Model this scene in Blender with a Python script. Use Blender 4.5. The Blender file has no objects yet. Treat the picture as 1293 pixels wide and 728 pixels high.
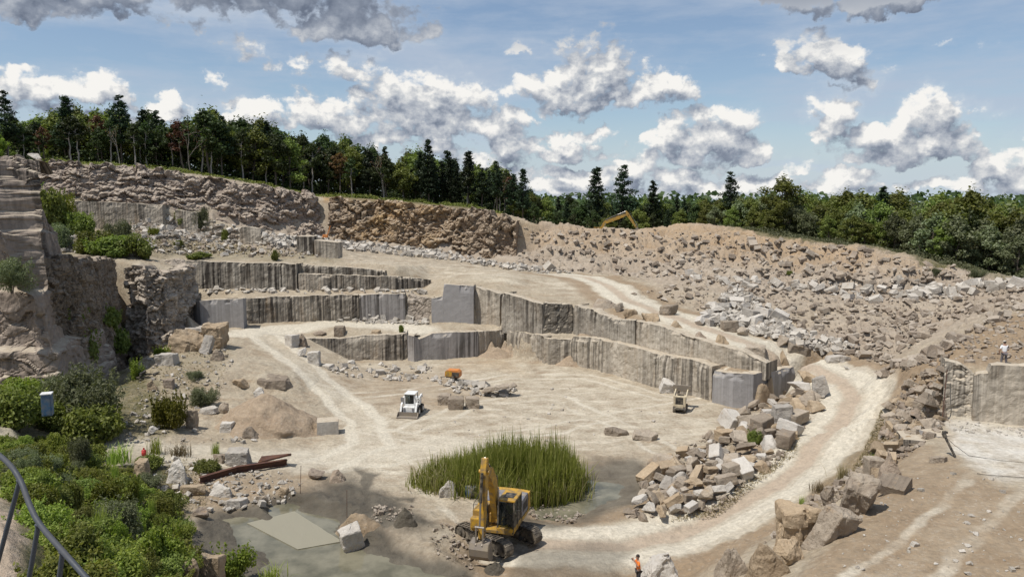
import bpy, bmesh, math, random
import numpy as np
from mathutils import Vector, Matrix, Euler
from mathutils.geometry import delaunay_2d_cdt

scene = bpy.context.scene
COL = scene.collection
PI = math.pi
# ------------------------------------------------------------------ camera model (photograph 1293 x 728)
F = 950.0
CXP, CYP = 646.5, 364.0
HOR = 255.0
PITCH = math.atan((CYP - HOR) / F)
CAMZ = 20.0
SP, CP = math.sin(PITCH), math.cos(PITCH)


def ray(px, py):
    xc = (px - CXP) / F
    yc = -(py - CYP) / F
    return xc, CP + yc * SP, -SP + yc * CP


def Pz(px, py, z):
    dx, dy, dz = ray(px, py)
    t = (z - CAMZ) / dz
    return np.array([dx * t, dy * t, z])


def Pd(px, py, Y):
    dx, dy, dz = ray(px, py)
    t = Y / dy
    return np.array([dx * t, Y, CAMZ + dz * t])


def pixel_of(x, y, z):
    z = z - CAMZ
    fwd = y * CP - z * SP
    up = y * SP + z * CP
    return CXP + F * x / fwd, CYP - F * up / fwd


# ------------------------------------------------------------------ numpy noise
def _h(ix, iy, iz, s):
    n = (ix.astype(np.int64) * 374761393 + iy.astype(np.int64) * 668265263 + iz.astype(np.int64) * 2147483647 + s * 974634777) & 0xFFFFFFFF
    n = ((n ^ (n >> 13)) * 1274126177) & 0xFFFFFFFF
    n = ((n ^ (n >> 16)) * 2246822519) & 0xFFFFFFFF
    n = n ^ (n >> 15)
    return (n & 0xFFFFFF).astype(np.float64) / float(0xFFFFFF)


def vnoise(P, s=0):
    i = np.floor(P).astype(np.int64)
    f = P - i
    f = f * f * (3 - 2 * f)
    r = 0
    for a in (0, 1):
        wa = f[:, 0] if a else 1 - f[:, 0]
        for b in (0, 1):
            wb = f[:, 1] if b else 1 - f[:, 1]
            for c in (0, 1):
                wc = f[:, 2] if c else 1 - f[:, 2]
                r = r + wa * wb * wc * _h(i[:, 0] + a, i[:, 1] + b, i[:, 2] + c, s)
    return r * 2 - 1


def fbm(P, octv=4, s=0, gain=0.5):
    r = 0
    a = 1.0
    for k in range(octv):
        r = r + a * vnoise(P * (2.03 ** k) + 17.3 * k, s + k)
        a *= gain
    return r


def worley(P, s=0):
    """F1, F2 and a random number of the nearest cell"""
    i = np.floor(P).astype(np.int64)
    n = len(P)
    f1 = np.full(n, 9.0)
    f2 = np.full(n, 9.0)
    cid = np.zeros(n)
    for a in (-1, 0, 1):
        for b in (-1, 0, 1):
            for c in (-1, 0, 1):
                jx, jy, jz = i[:, 0] + a, i[:, 1] + b, i[:, 2] + c
                d = np.sqrt((jx + _h(jx, jy, jz, s) - P[:, 0]) ** 2 + (jy + _h(jx, jy, jz, s + 1) - P[:, 1]) ** 2 + (jz + _h(jx, jy, jz, s + 2) - P[:, 2]) ** 2)
                m = d < f1
                f2 = np.where(m, f1, np.minimum(f2, d))
                cid = np.where(m, _h(jx, jy, jz, s + 3), cid)
                f1 = np.where(m, d, f1)
    return f1, f2, cid


def sstep(a, b, x):
    t = np.clip((x - a) / (b - a), 0, 1)
    return t * t * (3 - 2 * t)


# ------------------------------------------------------------------ object helpers
def link(o, parent=None):
    COL.objects.link(o)
    if parent is not None:
        o.parent = parent
    return o


def mesh_np(name, V, faces, mat, parent=None, smooth=False, attrs=None, loc=None):
    """V (n,3); faces: list of int arrays (m,k)"""
    me = bpy.data.meshes.new(name)
    V = np.asarray(V, dtype=np.float32)
    if not isinstance(faces, (list, tuple)):
        faces = [faces]
    faces = [np.asarray(f, dtype=np.int32) for f in faces if len(f)]
    nl = sum(f.size for f in faces)
    npoly = sum(len(f) for f in faces)
    me.vertices.add(len(V))
    me.vertices.foreach_set('co', V.ravel())
    me.loops.add(nl)
    me.loops.foreach_set('vertex_index', np.concatenate([f.ravel() for f in faces]))
    me.polygons.add(npoly)
    tot = np.concatenate([np.full(len(f), f.shape[1], dtype=np.int32) for f in faces])
    st = np.concatenate([[0], np.cumsum(tot)[:-1]]).astype(np.int32)
    me.polygons.foreach_set('loop_start', st)
    me.polygons.foreach_set('loop_total', tot)
    me.polygons.foreach_set('use_smooth', np.full(npoly, smooth, dtype=bool))
    me.update(calc_edges=True)
    me.validate()
    for k, a in (attrs or {}).items():
        a = np.asarray(a, dtype=np.float32)
        if a.ndim == 1:
            at = me.attributes.new(k, 'FLOAT', 'POINT')
            at.data.foreach_set('value', a)
        else:
            at = me.attributes.new(k, 'FLOAT_COLOR', 'POINT')
            at.data.foreach_set('color', np.hstack([a, np.ones((len(a), 4 - a.shape[1]), np.float32)]).ravel())
    if mat:
        me.materials.append(mat)
    o = bpy.data.objects.new(name, me)
    if loc is not None:
        o.location = loc
    return link(o, parent)


def tag(o, label, cat, group=None, kind=None):
    if label:
        o['label'] = label
    if cat:
        o['category'] = cat
    if group:
        o['group'] = group
    if kind:
        o['kind'] = kind
    return o


def empty(name, label, cat, loc=(0, 0, 0), rotz=0.0, group=None):
    o = bpy.data.objects.new(name, None)
    o.empty_display_size = 0.3
    o.location = loc
    o.rotation_euler = (0, 0, rotz)
    link(o)
    return tag(o, label, cat, group)


def copy_tree(o, parent=None):
    c = o.copy()
    link(c, parent)
    for ch in [k for k in o.children]:
        copy_tree(ch, c)
    return c


class MB:
    """collects boxes, tubes and prisms into one bmesh"""

    def __init__(self):
        self.bm = bmesh.new()

    def _xf(self, vs, loc, rot):
        M = Matrix.Translation(Vector(loc)) @ (rot.to_matrix().to_4x4() if isinstance(rot, Euler) else Euler(rot).to_matrix().to_4x4())
        for v in vs:
            v.co = M @ v.co

    def box(self, size, loc=(0, 0, 0), rot=(0, 0, 0), bev=0.0, taper=1.0):
        vs = []
        for z in (-.5, .5):
            k = taper if z > 0 else 1
            for x, y in ((-.5, -.5), (.5, -.5), (.5, .5), (-.5, .5)):
                vs.append(self.bm.verts.new((x * size[0] * k, y * size[1] * k, z * size[2])))
        fs = [(3, 2, 1, 0), (4, 5, 6, 7), (0, 1, 5, 4), (1, 2, 6, 5), (2, 3, 7, 6), (3, 0, 4, 7)]
        ff = [self.bm.faces.new([vs[i] for i in f]) for f in fs]
        if bev > 0:
            es = list({e for f in ff for e in f.edges})
            r = bmesh.ops.bevel(self.bm, geom=es, offset=bev, segments=2, affect='EDGES', profile=.6)
            vs = list({v for f in r['faces'] for v in f.verts} | {v for v in vs if v.is_valid})
        self._xf(vs, loc, rot)
        return self

    def prism(self, pts, w, axis='y', loc=(0, 0, 0), rot=(0, 0, 0), bev=0.0):
        """extrude a 2-D outline (in x,z) by w along y, centred"""
        a, b = [], []
        for x, z in pts:
            a.append(self.bm.verts.new((x, -w / 2, z)))
            b.append(self.bm.verts.new((x, w / 2, z)))
        n = len(pts)
        ff = [self.bm.faces.new(a), self.bm.faces.new(b[::-1])]
        for i in range(n):
            j = (i + 1) % n
            ff.append(self.bm.faces.new((a[j], a[i], b[i], b[j])))
        vs = a + b
        bmesh.ops.recalc_face_normals(self.bm, faces=ff)
        if bev > 0:
            es = list({e for f in ff for e in f.edges})
            r = bmesh.ops.bevel(self.bm, geom=es, offset=bev, segments=2, affect='EDGES', profile=.6)
            vs = list({v for f in r['faces'] for v in f.verts} | {v for v in vs if v.is_valid})
        self._xf(vs, loc, rot)
        return self

    def tube(self, p, q, r, r2=None, seg=10):
        p, q = Vector(p), Vector(q)
        d = q - p
        r2 = r if r2 is None else r2
        ret = bmesh.ops.create_cone(self.bm, cap_ends=True, segments=seg, radius1=r, radius2=r2, depth=d.length)
        M = Matrix.Translation((p + q) / 2) @ d.to_track_quat('Z', 'Y').to_matrix().to_4x4()
        for v in ret['verts']:
            v.co = M @ v.co
        return self

    def path(self, pts, r, seg=8):
        for a, b in zip(pts[:-1], pts[1:]):
            self.tube(a, b, r, seg=seg)
        for a in pts[1:-1]:
            self.ball(a, (r, r, r))
        return self

    def ball(self, c, r, seg=10):
        ret = bmesh.ops.create_uvsphere(self.bm, u_segments=seg, v_segments=max(6, seg // 2 + 2), radius=1)
        for v in ret['verts']:
            v.co = Vector((v.co.x * r[0] + c[0], v.co.y * r[1] + c[1], v.co.z * r[2] + c[2]))
        return self

    def build(self, name, mat, parent=None, smooth=False, xf=None):
        me = bpy.data.meshes.new(name)
        if xf is not None:
            self.bm.transform(xf)
        self.bm.normal_update()
        self.bm.to_mesh(me)
        self.bm.free()
        if smooth:
            for p in me.polygons:
                p.use_smooth = True
        if mat:
            me.materials.append(mat)
        o = bpy.data.objects.new(name, me)
        return link(o, parent)


# ------------------------------------------------------------------ node helpers
class NT:
    def __init__(self, tree):
        self.t = tree
        self.n = tree.nodes
        self.l = tree.links

    def new(self, ty, **kw):
        n = self.n.new(ty)
        for k, v in kw.items():
            setattr(n, k, v)
        return n

    def set(self, sock, v):
        if hasattr(v, 'is_output'):
            self.l.new(v, sock)
        elif v is not None:
            if isinstance(v, (tuple, list)) and len(v) == 3 and getattr(sock, 'type', '') == 'RGBA':
                v = tuple(v) + (1,)
            sock.default_value = v

    def math(self, op, a, b=None, c=None, clamp=False):
        n = self.new('ShaderNodeMath', operation=op, use_clamp=clamp)
        for s, v in zip(n.inputs, (a, b, c)):
            if v is not None:
                self.set(s, v)
        return n.outputs[0]

    def vmath(self, op, a, b=None, s=None):
        n = self.new('ShaderNodeVectorMath', operation=op)
        self.set(n.inputs[0], a)
        if b is not None:
            self.set(n.inputs[1], b)
        if s is not None:
            self.set(n.inputs['Scale'], s)
        return n.outputs['Value'] if op in ('LENGTH', 'DISTANCE', 'DOT_PRODUCT') else n.outputs[0]

    def noise(self, vec, scale, detail=4, rough=.55, out=0, **kw):
        n = self.new('ShaderNodeTexNoise', **kw)
        if vec is not None:
            self.set(n.inputs['Vector'], vec)
        self.set(n.inputs['Scale'], scale)
        self.set(n.inputs['Detail'], detail)
        self.set(n.inputs['Roughness'], rough)
        return n.outputs[out]

    def voro(self, vec, scale, feature='F1', out='Distance', **ins):
        n = self.new('ShaderNodeTexVoronoi', feature=feature)
        self.set(n.inputs['Vector'], vec)
        self.set(n.inputs['Scale'], scale)
        for k, v in ins.items():
            self.set(n.inputs[k], v)
        return n.outputs[out]

    def ramp(self, fac, stops, interp='LINEAR'):
        n = self.new('ShaderNodeValToRGB')
        n.color_ramp.interpolation = interp
        e = n.color_ramp.elements
        while len(e) < len(stops):
            e.new(0.5)
        for el, (p, c) in zip(e, stops):
            el.position = p
            el.color = (c, c, c, 1) if isinstance(c, (int, float)) else (*c, 1)
        self.set(n.inputs[0], fac)
        return n.outputs[0]

    def mix(self, fac, a, b, mode='MIX'):
        n = self.new('ShaderNodeMix', data_type='RGBA', blend_type=mode)
        self.set(n.inputs[0], fac)
        self.set(n.inputs[6], a)
        self.set(n.inputs[7], b)
        return n.outputs[2]

    def mapr(self, v, a, b, c=0.0, d=1.0, smooth=False):
        n = self.new('ShaderNodeMapRange', interpolation_type='SMOOTHSTEP' if smooth else 'LINEAR')
        self.set(n.inputs[0], v)
        for i, x in zip((1, 2, 3, 4), (a, b, c, d)):
            self.set(n.inputs[i], x)
        return n.outputs[0]

    def scale(self, vec, s):
        n = self.new('ShaderNodeMapping')
        self.set(n.inputs['Vector'], vec)
        n.inputs['Scale'].default_value = s
        return n.outputs[0]

    def attr(self, name, out='Fac'):
        n = self.new('ShaderNodeAttribute', attribute_name=name)
        return n.outputs[out]

    def bump(self, h, strength=.5, dist=.1, normal=None):
        n = self.new('ShaderNodeBump')
        self.set(n.inputs['Height'], h)
        n.inputs['Strength'].default_value = strength
        n.inputs['Distance'].default_value = dist
        if normal is not None:
            self.set(n.inputs['Normal'], normal)
        return n.outputs[0]


def new_mat(name):
    m = bpy.data.materials.new(name)
    m.use_nodes = True
    nt = NT(m.node_tree)
    b = m.node_tree.nodes['Principled BSDF']
    b.inputs['Roughness'].default_value = .9
    b.inputs['Specular IOR Level'].default_value = .2
    return m, nt, b


def plain(name, col, rough=.5, metal=0.0, dirt=.25, dirtcol=(.30, .25, .18), scale=3.0, spec=.4):
    """paint / metal with dust and wear by noise"""
    m, t, b = new_mat(name)
    co = t.new('ShaderNodeTexCoord').outputs['Object']
    n1 = t.noise(co, scale, 6, .65)
    n2 = t.noise(co, scale * 6, 4, .6)
    f = t.math('MULTIPLY', t.mapr(n1, .42, .68), dirt * 2.2, clamp=True)
    c = t.mix(f, col, dirtcol)
    c = t.mix(t.mapr(n2, .3, .7, 0, .25), c, tuple(x * .6 for x in col))
    t.set(b.inputs['Base Color'], c)
    b.inputs['Metallic'].default_value = metal
    t.set(b.inputs['Roughness'], t.mapr(n1, .3, .7, rough * .8, min(1, rough * 1.4)))
    b.inputs['Specular IOR Level'].default_value = spec
    t.set(b.inputs['Normal'], t.bump(n2, .15, .02))
    return m
# ================================================================== materials
def mat_terrain():
    m, t, b = new_mat('ground_material')
    co = t.new('ShaderNodeTexCoord').outputs['Object']
    big = t.noise(co, .06, 5, .6)
    mid = t.noise(co, .5, 6, .65)
    fine = t.noise(co, 4.0, 5, .7)
    grit = t.noise(co, 22.0, 3, .7)
    road = t.attr('road')
    pale = t.attr('pale')
    brown = t.attr('brown')
    pink = t.attr('pink')
    mud = t.attr('mud')
    grass = t.attr('grass')
    ochre = t.attr('ochre')
    rocky = t.attr('rocky')
    cell = t.attr('cell')
    base = t.mix(t.mapr(mid, .35, .68), (.315, .255, .182), (.445, .382, .285))
    base = t.mix(t.mapr(big, .35, .65, 0, .5), base, (.39, .325, .235))
    # streaky floor: worn pale sheets
    st = t.noise(t.scale(co, (.18, .45, 1)), 1.5, 5, .62)
    base = t.mix(t.math('MULTIPLY', t.mapr(st, .5, .62), t.mapr(pale, 0, 1, .12, .9)), base, (.60, .535, .42))
    st2 = t.noise(t.scale(co, (.22, .5, 1)), 1.0, 5, .65)
    base = t.mix(t.mapr(st2, .52, .66, 0, .65), base, (.30, .222, .145))
    base = t.mix(t.math('MULTIPLY', pale, t.mapr(mid, .36, .66, .0, .75)), base, (.57, .505, .395))
    base = t.mix(t.math('MULTIPLY', t.attr('dust'), t.mapr(mid, .32, .6, .15, 1)), base, (.60, .565, .50))
    base = t.mix(t.math('MULTIPLY', brown, t.mapr(fine, .25, .7, .55, 1)), base, t.mix(mid, (.225, .152, .088), (.31, .22, .135)))
    rock = t.mix(cell, (.265, .21, .16), (.46, .393, .312))
    rock = t.mix(t.mapr(fine, .35, .7, 0, .5), rock, (.30, .23, .165))
    base = t.mix(t.math('MULTIPLY', rocky, .9), base, rock)
    base = t.mix(t.math('MULTIPLY', ochre, t.mapr(mid, .3, .65, .35, 1)), base, (.37, .235, .11))
    base = t.mix(t.math('MULTIPLY', road, t.mapr(fine, .2, .7, .65, 1)), base, (.60, .545, .44))
    base = t.mix(t.math('MULTIPLY', pink, t.mapr(fine, .2, .7, .5, 1)), base, (.415, .32, .235))
    wet = t.mix(t.mapr(mid, .3, .7), (.055, .048, .036), (.125, .11, .083))
    base = t.mix(t.math('MULTIPLY', mud, t.mapr(fine, .2, .6, .7, 1)), base, wet)
    gc = t.mix(t.mapr(fine, .35, .65), (.05, .062, .02), (.16, .13, .06))
    base = t.mix(t.math('MULTIPLY', grass, t.mapr(mid, .3, .6, .45, 1)), base, gc)
    # pebbles and grit
    peb = t.voro(co, 8.0, out='Color')
    pv = t.new('ShaderNodeSeparateColor')
    t.set(pv.inputs[0], peb)
    base = t.mix(t.math('MULTIPLY', t.mapr(pv.outputs[0], .86, .95), t.math('MULTIPLY', t.math('SUBTRACT', 1.0, t.math('MAXIMUM', road, mud)), .2)), base, (.50, .45, .38))
    base = t.mix(t.mapr(grit, .35, .75, 0, .35), base, t.mix(.5, base, (.12, .10, .08)))
    # gravel and trodden dirt: fine tone changes
    f2 = t.noise(co, 1.6, 6, .72)
    var = t.math('MULTIPLY', t.mapr(fine, .3, .7, .80, 1.14), t.mapr(f2, .3, .7, .84, 1.12))
    base = t.mix(1.0, base, var, 'MULTIPLY')
    t.set(b.inputs['Base Color'], base)
    t.set(b.inputs['Roughness'], t.mapr(mud, 0, 1, .95, .55))
    h = t.math('ADD', t.math('MULTIPLY', fine, .6), t.math('MULTIPLY', grit, .25))
    h = t.math('ADD', h, t.math('MULTIPLY', mid, 1.2))
    t.set(b.inputs['Normal'], t.bump(h, .7, .22))
    return m


def mat_rock(name, dark, light, tint, use_attr=False, stain=.5):
    """granite lumps; each lump has its own tone"""
    m, t, b = new_mat(name)
    co = t.new('ShaderNodeTexCoord').outputs['Object']
    if use_attr:
        rv = t.attr('rv')
    else:
        rv = t.new('ShaderNodeObjectInfo').outputs['Random']
    off = t.vmath('ADD', co, t.vmath('SCALE', (37.0, 11.0, 23.0), s=rv)) if not use_attr else co
    n1 = t.noise(off, 1.1, 6, .65)
    n2 = t.noise(off, 9.0, 5, .7)
    c = t.mix(t.mapr(n1, .32, .7), dark, light)
    c = t.mix(t.math('MULTIPLY', t.mapr(rv, .45, 1.0), .75), c, tint)
    c = t.mix(t.mapr(rv, 0, .35, .45, 0), c, tuple(x * .55 for x in dark))
    c = t.mix(t.mapr(n2, .3, .75, 0, stain), c, tuple(x * .5 for x in dark))
    st = t.noise(off, 2.3, 4, .7)
    c = t.mix(t.mapr(st, .58, .75, 0, .6), c, (.36, .24, .13))
    t.set(b.inputs['Base Color'], c)
    n3 = t.noise(off, 28.0, 3, .7)
    c = t.mix(t.mapr(n3, .56, .7, 0, .35), c, (.10, .085, .07))
    t.set(b.inputs['Base Color'], c)
    t.set(b.inputs['Normal'], t.bump(t.math('ADD', n2, t.math('MULTIPLY', n1, 2)), .75, .12))
    return m


def mat_wall(name, dark, mid_, light, streak=1.0, drill=1.0, clean=0.0, rust=.3, cellmix=0.0):
    """sawn or drilled granite: vertical stain streaks, drill marks, horizontal seams"""
    m, t, b = new_mat(name)
    co = t.new('ShaderNodeTexCoord').outputs['Object']
    u = t.attr('wu')          # metres along the wall
    hgt = t.attr('wh')        # metres below the top edge
    cv = t.new('ShaderNodeCombineXYZ')
    t.set(cv.inputs[0], u)
    t.set(cv.inputs[1], hgt)
    uv = cv.outputs[0]
    n1 = t.noise(co, .35, 5, .6)
    n2 = t.noise(co, 2.4, 6, .7)
    n3 = t.noise(co, 14, 4, .7)
    c = t.mix(t.mapr(n1, .3, .7), mid_, light)
    c = t.mix(t.mapr(n2, .35, .7, 0, .5), c, dark)
    # blocks of differing tone along the wall
    bl = t.noise(t.scale(uv, (.16, .02, 1)), 1.0, 2, .5)
    c = t.mix(t.mapr(bl, .4, .62, 0, .55), c, mid_)
    # streaks running down from the top
    s1 = t.noise(t.scale(uv, (1.5, .05, 1)), 1.0, 5, .68)
    s2 = t.noise(t.scale(uv, (4.5, .12, 1)), 1.0, 4, .7)
    area = t.noise(t.scale(uv, (.13, .05, 1)), 1.0, 2, .5)
    m1 = t.math('MULTIPLY', t.mapr(s1, .45, .54), t.mapr(area, .43, .53))
    m2 = t.math('MULTIPLY', t.mapr(s2, .50, .66), t.mapr(area, .38, .58, .10, 1))
    fade = t.mapr(hgt, 1.0, 6.5, 1.0, .45)
    stk = t.math('MULTIPLY', t.math('MAXIMUM', m1, t.math('MULTIPLY', m2, .75)), fade)
    c = t.mix(t.math('MULTIPLY', stk, streak, clamp=True), c, (.050, .043, .036))
    s3 = t.noise(t.scale(uv, (2.6, .08, 1)), 1.7, 4, .7)
    c = t.mix(t.mapr(s3, .58, .72, 0, .55 * (1 - clean)), c, tuple(min(1, x * 1.2) for x in light))
    if rust:
        r = t.noise(t.scale(uv, (.5, .12, 1)), 1.3, 4, .6)
        c = t.mix(t.mapr(r, .55, .72, 0, rust), c, (.33, .20, .09))
    # drill half-barrels
    wv = t.math('SINE', t.math('MULTIPLY', t.math('ADD', u, t.math('MULTIPLY', n2, .06)), 2 * PI / .42))
    dr = t.mapr(wv, .55, 1.0)
    c = t.mix(t.math('MULTIPLY', dr, .20 * drill), c, dark)
    # cracks
    cr = t.voro(t.scale(t.vmath('ADD', co, t.vmath('SCALE', t.noise(co, .8, 3, .6, out=1), s=1.6)), (1, 1, 2.2)), .30, 'DISTANCE_TO_EDGE')
    c = t.mix(t.mapr(cr, .0, .014, .28 * (1 - clean * .4), 0), c, (.06, .05, .04))
    if cellmix:
        c = t.mix(t.math('MULTIPLY', t.attr('cell'), cellmix), c, light)
    up = t.new('ShaderNodeSeparateXYZ')
    t.set(up.inputs[0], t.new('ShaderNodeNewGeometry').outputs['Normal'])
    top = t.mapr(up.outputs[2], *((.72, .95) if name == 'near_cliff_face' else (.45, .8)))
    c = t.mix(top, c, tuple(min(1, x * .95) for x in light) if clean == .9 else t.mix(t.mapr(n2, .3, .7), (.36, .295, .215), (.50, .44, .35)))
    t.set(b.inputs['Base Color'], c)
    h = t.math('ADD', t.math('MULTIPLY', n2, 1.0 - clean * .8), t.math('MULTIPLY', n3, .3))
    h = t.math('ADD', h, t.math('MULTIPLY', wv, .22 * drill))
    t.set(b.inputs['Normal'], t.bump(h, .6, .12))
    return m


def mat_crag(name, dark, light, ochre=0.0, vein=.25):
    """broken natural cliff"""
    m, t, b = new_mat(name)
    co = t.new('ShaderNodeTexCoord').outputs['Object']
    n1 = t.noise(co, .13, 5, .6)
    n2 = t.noise(co, 1.3, 7, .7)
    n3 = t.noise(co, 7, 5, .75)
    cell = t.attr('cell')
    c = t.mix(cell, dark, light)
    c = t.mix(t.mapr(n2, .35, .7, 0, .6), c, tuple(x * .62 for x in dark))
    c = t.mix(t.mapr(n3, .55, .75, 0, .4), c, tuple(min(1, x * 1.15) for x in light))
    stv = t.noise(t.scale(co, (1.1, 1.1, .07)), 1.0, 5, .7)
    c = t.mix(t.mapr(stv, .52 - .06 * (vein > .7), .64 - .06 * (vein > .7), 0, vein), c, (.075, .062, .05))
    if ochre:
        oc = t.math('MULTIPLY', t.mapr(n1, .40, .60, .25, 1), t.attr('ochre'))
        c = t.mix(t.math('MULTIPLY', oc, ochre), c, t.mix(cell, (.27, .15, .055), (.42, .28, .125)))
    jv = t.vmath('ADD', co, t.vmath('SCALE', t.noise(co, 1.2, 3, .6, out=1), s=.9))
    jt = t.voro(t.scale(jv, (.8, .8, 1.7)), .75, 'DISTANCE_TO_EDGE')
    c = t.mix(t.mapr(jt, .0, .05, .65, 0), c, (.075, .06, .048))
    up = t.new('ShaderNodeSeparateXYZ')
    t.set(up.inputs[0], t.new('ShaderNodeNewGeometry').outputs['Normal'])
    c = t.mix(t.mapr(up.outputs[2], .6, .95, 0, .6), c, (.44, .37, .29))
    t.set(b.inputs['Base Color'], c)
    h = t.math('ADD', t.math('ADD', n2, t.math('MULTIPLY', n3, .45)), t.mapr(jt, 0, .08, 0, .5))
    t.set(b.inputs['Normal'], t.bump(h, .8, .22))
    return m


def mat_leaf(name, cols, trans=.35, rough=.55):
    m, t, b = new_mat(name)
    g = t.new('ShaderNodeNewGeometry')
    rnd = g.outputs['Random Per Island']
    oi = t.new('ShaderNodeObjectInfo').outputs['Random']
    co = t.new('ShaderNodeTexCoord').outputs['Object']
    n = t.noise(co, .9, 3, .6)
    f = t.math('ADD', t.math('MULTIPLY', rnd, .6), t.math('MULTIPLY', t.mapr(n, .3, .7), .4))
    st = [(i / (len(cols) - 1), c) for i, c in enumerate(cols)]
    c = t.ramp(f, st)
    hs = t.new('ShaderNodeHueSaturation')
    t.set(hs.inputs['Hue'], t.mapr(oi, 0, 1, .465, .518))
    t.set(hs.inputs['Value'], t.mapr(oi, 0, 1, .62, 1.45))
    t.set(hs.inputs['Color'], c)
    c = hs.outputs[0]
    t.set(b.inputs['Base Color'], c)
    b.inputs['Roughness'].default_value = rough
    b.inputs['Specular IOR Level'].default_value = .25
    tr = t.new('ShaderNodeBsdfTranslucent')
    t.set(tr.inputs[0], t.mix(1.0, c, (1.1, 1.2, .6), 'MULTIPLY'))
    mx = t.new('ShaderNodeMixShader')
    mx.inputs[0].default_value = trans
    t.l.new(b.outputs[0], mx.inputs[1])
    t.l.new(tr.outputs[0], mx.inputs[2])
    t.l.new(mx.outputs[0], m.node_tree.nodes['Material Output'].inputs[0])
    return m


def mat_bark(name, a, c2):
    m, t, b = new_mat(name)
    co = t.new('ShaderNodeTexCoord').outputs['Object']
    n = t.noise(t.scale(co, (6, 6, 1.2)), 1.5, 5, .7)
    t.set(b.inputs['Base Color'], t.mix(t.mapr(n, .3, .7), a, c2))
    t.set(b.inputs['Normal'], t.bump(n, .6, .05))
    return m


def mat_water():
    m, t, b = new_mat('muddy_water_material')
    co = t.new('ShaderNodeTexCoord').outputs['Object']
    n = t.noise(co, .55, 5, .6)
    n2 = t.noise(t.scale(co, (1, 2.2, 1)), 3.0, 3, .5)
    c = t.mix(t.mapr(n, .38, .62), (.105, .098, .066), (.20, .183, .128))
    t.set(b.inputs['Base Color'], c)
    b.inputs['Roughness'].default_value = .09
    b.inputs['Specular IOR Level'].default_value = .35
    t.set(b.inputs['Normal'], t.bump(n2, .05, .03))
    return m


M = {}
M['ground'] = mat_terrain()
M['water'] = mat_water()
M['boulder'] = mat_rock('boulder_granite', (.27, .215, .162), (.46, .39, .305), (.50, .425, .335))
M['pale_rock'] = mat_rock('pale_granite', (.40, .36, .31), (.60, .555, .49), (.62, .58, .52), stain=.3)
M['tan_rock'] = mat_rock('tan_granite', (.34, .25, .16), (.52, .42, .30), (.50, .38, .25))
M['brown_rock'] = mat_rock('brown_granite', (.24, .19, .145), (.42, .345, .275), (.44, .34, .25))
M['rubble'] = mat_rock('rubble_granite', (.28, .22, .168), (.46, .392, .312), (.53, .47, .39), use_attr=True)
M['pale_rubble'] = mat_rock('pale_rubble_granite', (.38, .34, .285), (.57, .52, .45), (.62, .575, .51), use_attr=True, stain=.3)
M['drilled'] = mat_wall('drilled_granite', (.15, .125, .10), (.335, .29, .235), (.49, .44, .36))
M['stained'] = mat_wall('stained_granite', (.10, .088, .072), (.285, .25, .205), (.51, .465, .39), streak=1.25, rust=.12)
M['clean'] = mat_wall('clean_grey_granite', (.26, .245, .235), (.315, .30, .29), (.37, .355, .345), streak=.25, drill=.0, clean=1.0, rust=0)
M['clean_streaked'] = mat_wall('grey_granite_streaked', (.24, .22, .205), (.34, .315, .295), (.40, .375, .35), streak=.85, drill=.15, clean=.7, rust=.05)
M['tan_wall'] = mat_wall('tan_granite_face', (.20, .165, .125), (.405, .352, .28), (.55, .495, .41), streak=.8, drill=.55)
M['dark_rough'] = mat_wall('dark_rough_granite', (.07, .06, .05), (.125, .11, .09), (.19, .17, .14), streak=.6, drill=.1, rust=.1)
M['pale_cut'] = mat_wall('pale_sawn_granite', (.30, .27, .23), (.44, .41, .36), (.55, .52, .47), streak=.12, drill=.15, clean=.8, rust=.1)
M['pin'] = mat_wall('near_cliff_face', (.13, .10, .08), (.25, .20, .16), (.36, .30, .245), streak=.95, drill=.0, rust=.15)
M['crag'] = mat_crag('broken_cliff_granite', (.235, .18, .145), (.46, .385, .31))
M['crag_ochre'] = mat_crag('ochre_cliff_granite', (.225, .17, .125), (.40, .315, .225), ochre=.8, vein=.35)
M['crag_pale'] = mat_crag('pale_cliff_granite', (.32, .265, .21), (.52, .455, .38), vein=.3)
M['crag_near'] = mat_crag('near_cliff_granite', (.25, .195, .155), (.40, .33, .27), vein=.75)
M['crag_shaded'] = mat_crag('shaded_recess_granite', (.17, .135, .10), (.30, .245, .19), vein=.6)  # shade of the recess put into the colour as a darker granite
M['bark'] = mat_bark('tree_bark', (.07, .055, .042), (.17, .14, .115))
M['bark_pale'] = mat_bark('pale_bark', (.20, .175, .15), (.36, .33, .29))
M['leaf_dark'] = mat_leaf('dark_broadleaf_foliage', [(.020, .034, .012), (.045, .066, .021), (.085, .108, .034)])
M['leaf_mid'] = mat_leaf('mid_broadleaf_foliage', [(.070, .092, .021), (.145, .180, .042), (.24, .265, .075)])
M['leaf_pine'] = mat_leaf('pine_needles', [(.016, .030, .016), (.030, .050, .024), (.054, .078, .034)], trans=.12)
M['leaf_rust'] = mat_leaf('rusty_foliage', [(.06, .035, .018), (.13, .07, .035), (.17, .10, .05)])
M['leaf_bright'] = mat_leaf('bright_shrub_foliage', [(.065, .100, .016), (.145, .19, .026), (.25, .28, .055)], trans=.4)
M['leaf_shrub'] = mat_leaf('shrub_foliage', [(.072, .100, .020), (.155, .190, .042), (.25, .28, .075)], trans=.38)
M['leaf_yellow'] = mat_leaf('yellow_green_shrub_foliage', [(.07, .085, .012), (.15, .17, .02), (.24, .25, .04)], trans=.4)
M['leaf_grey'] = mat_leaf('grey_green_foliage', [(.080, .098, .045), (.145, .170, .085), (.225, .245, .14)], trans=.3)
M['reed'] = mat_leaf('reed_blades', [(.14, .195, .034), (.27, .345, .075), (.46, .48, .17)], trans=.4)
M['dry'] = mat_leaf('dry_grass_blades', [(.16, .13, .06), (.27, .23, .12), (.38, .33, .20)], trans=.3)
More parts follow.
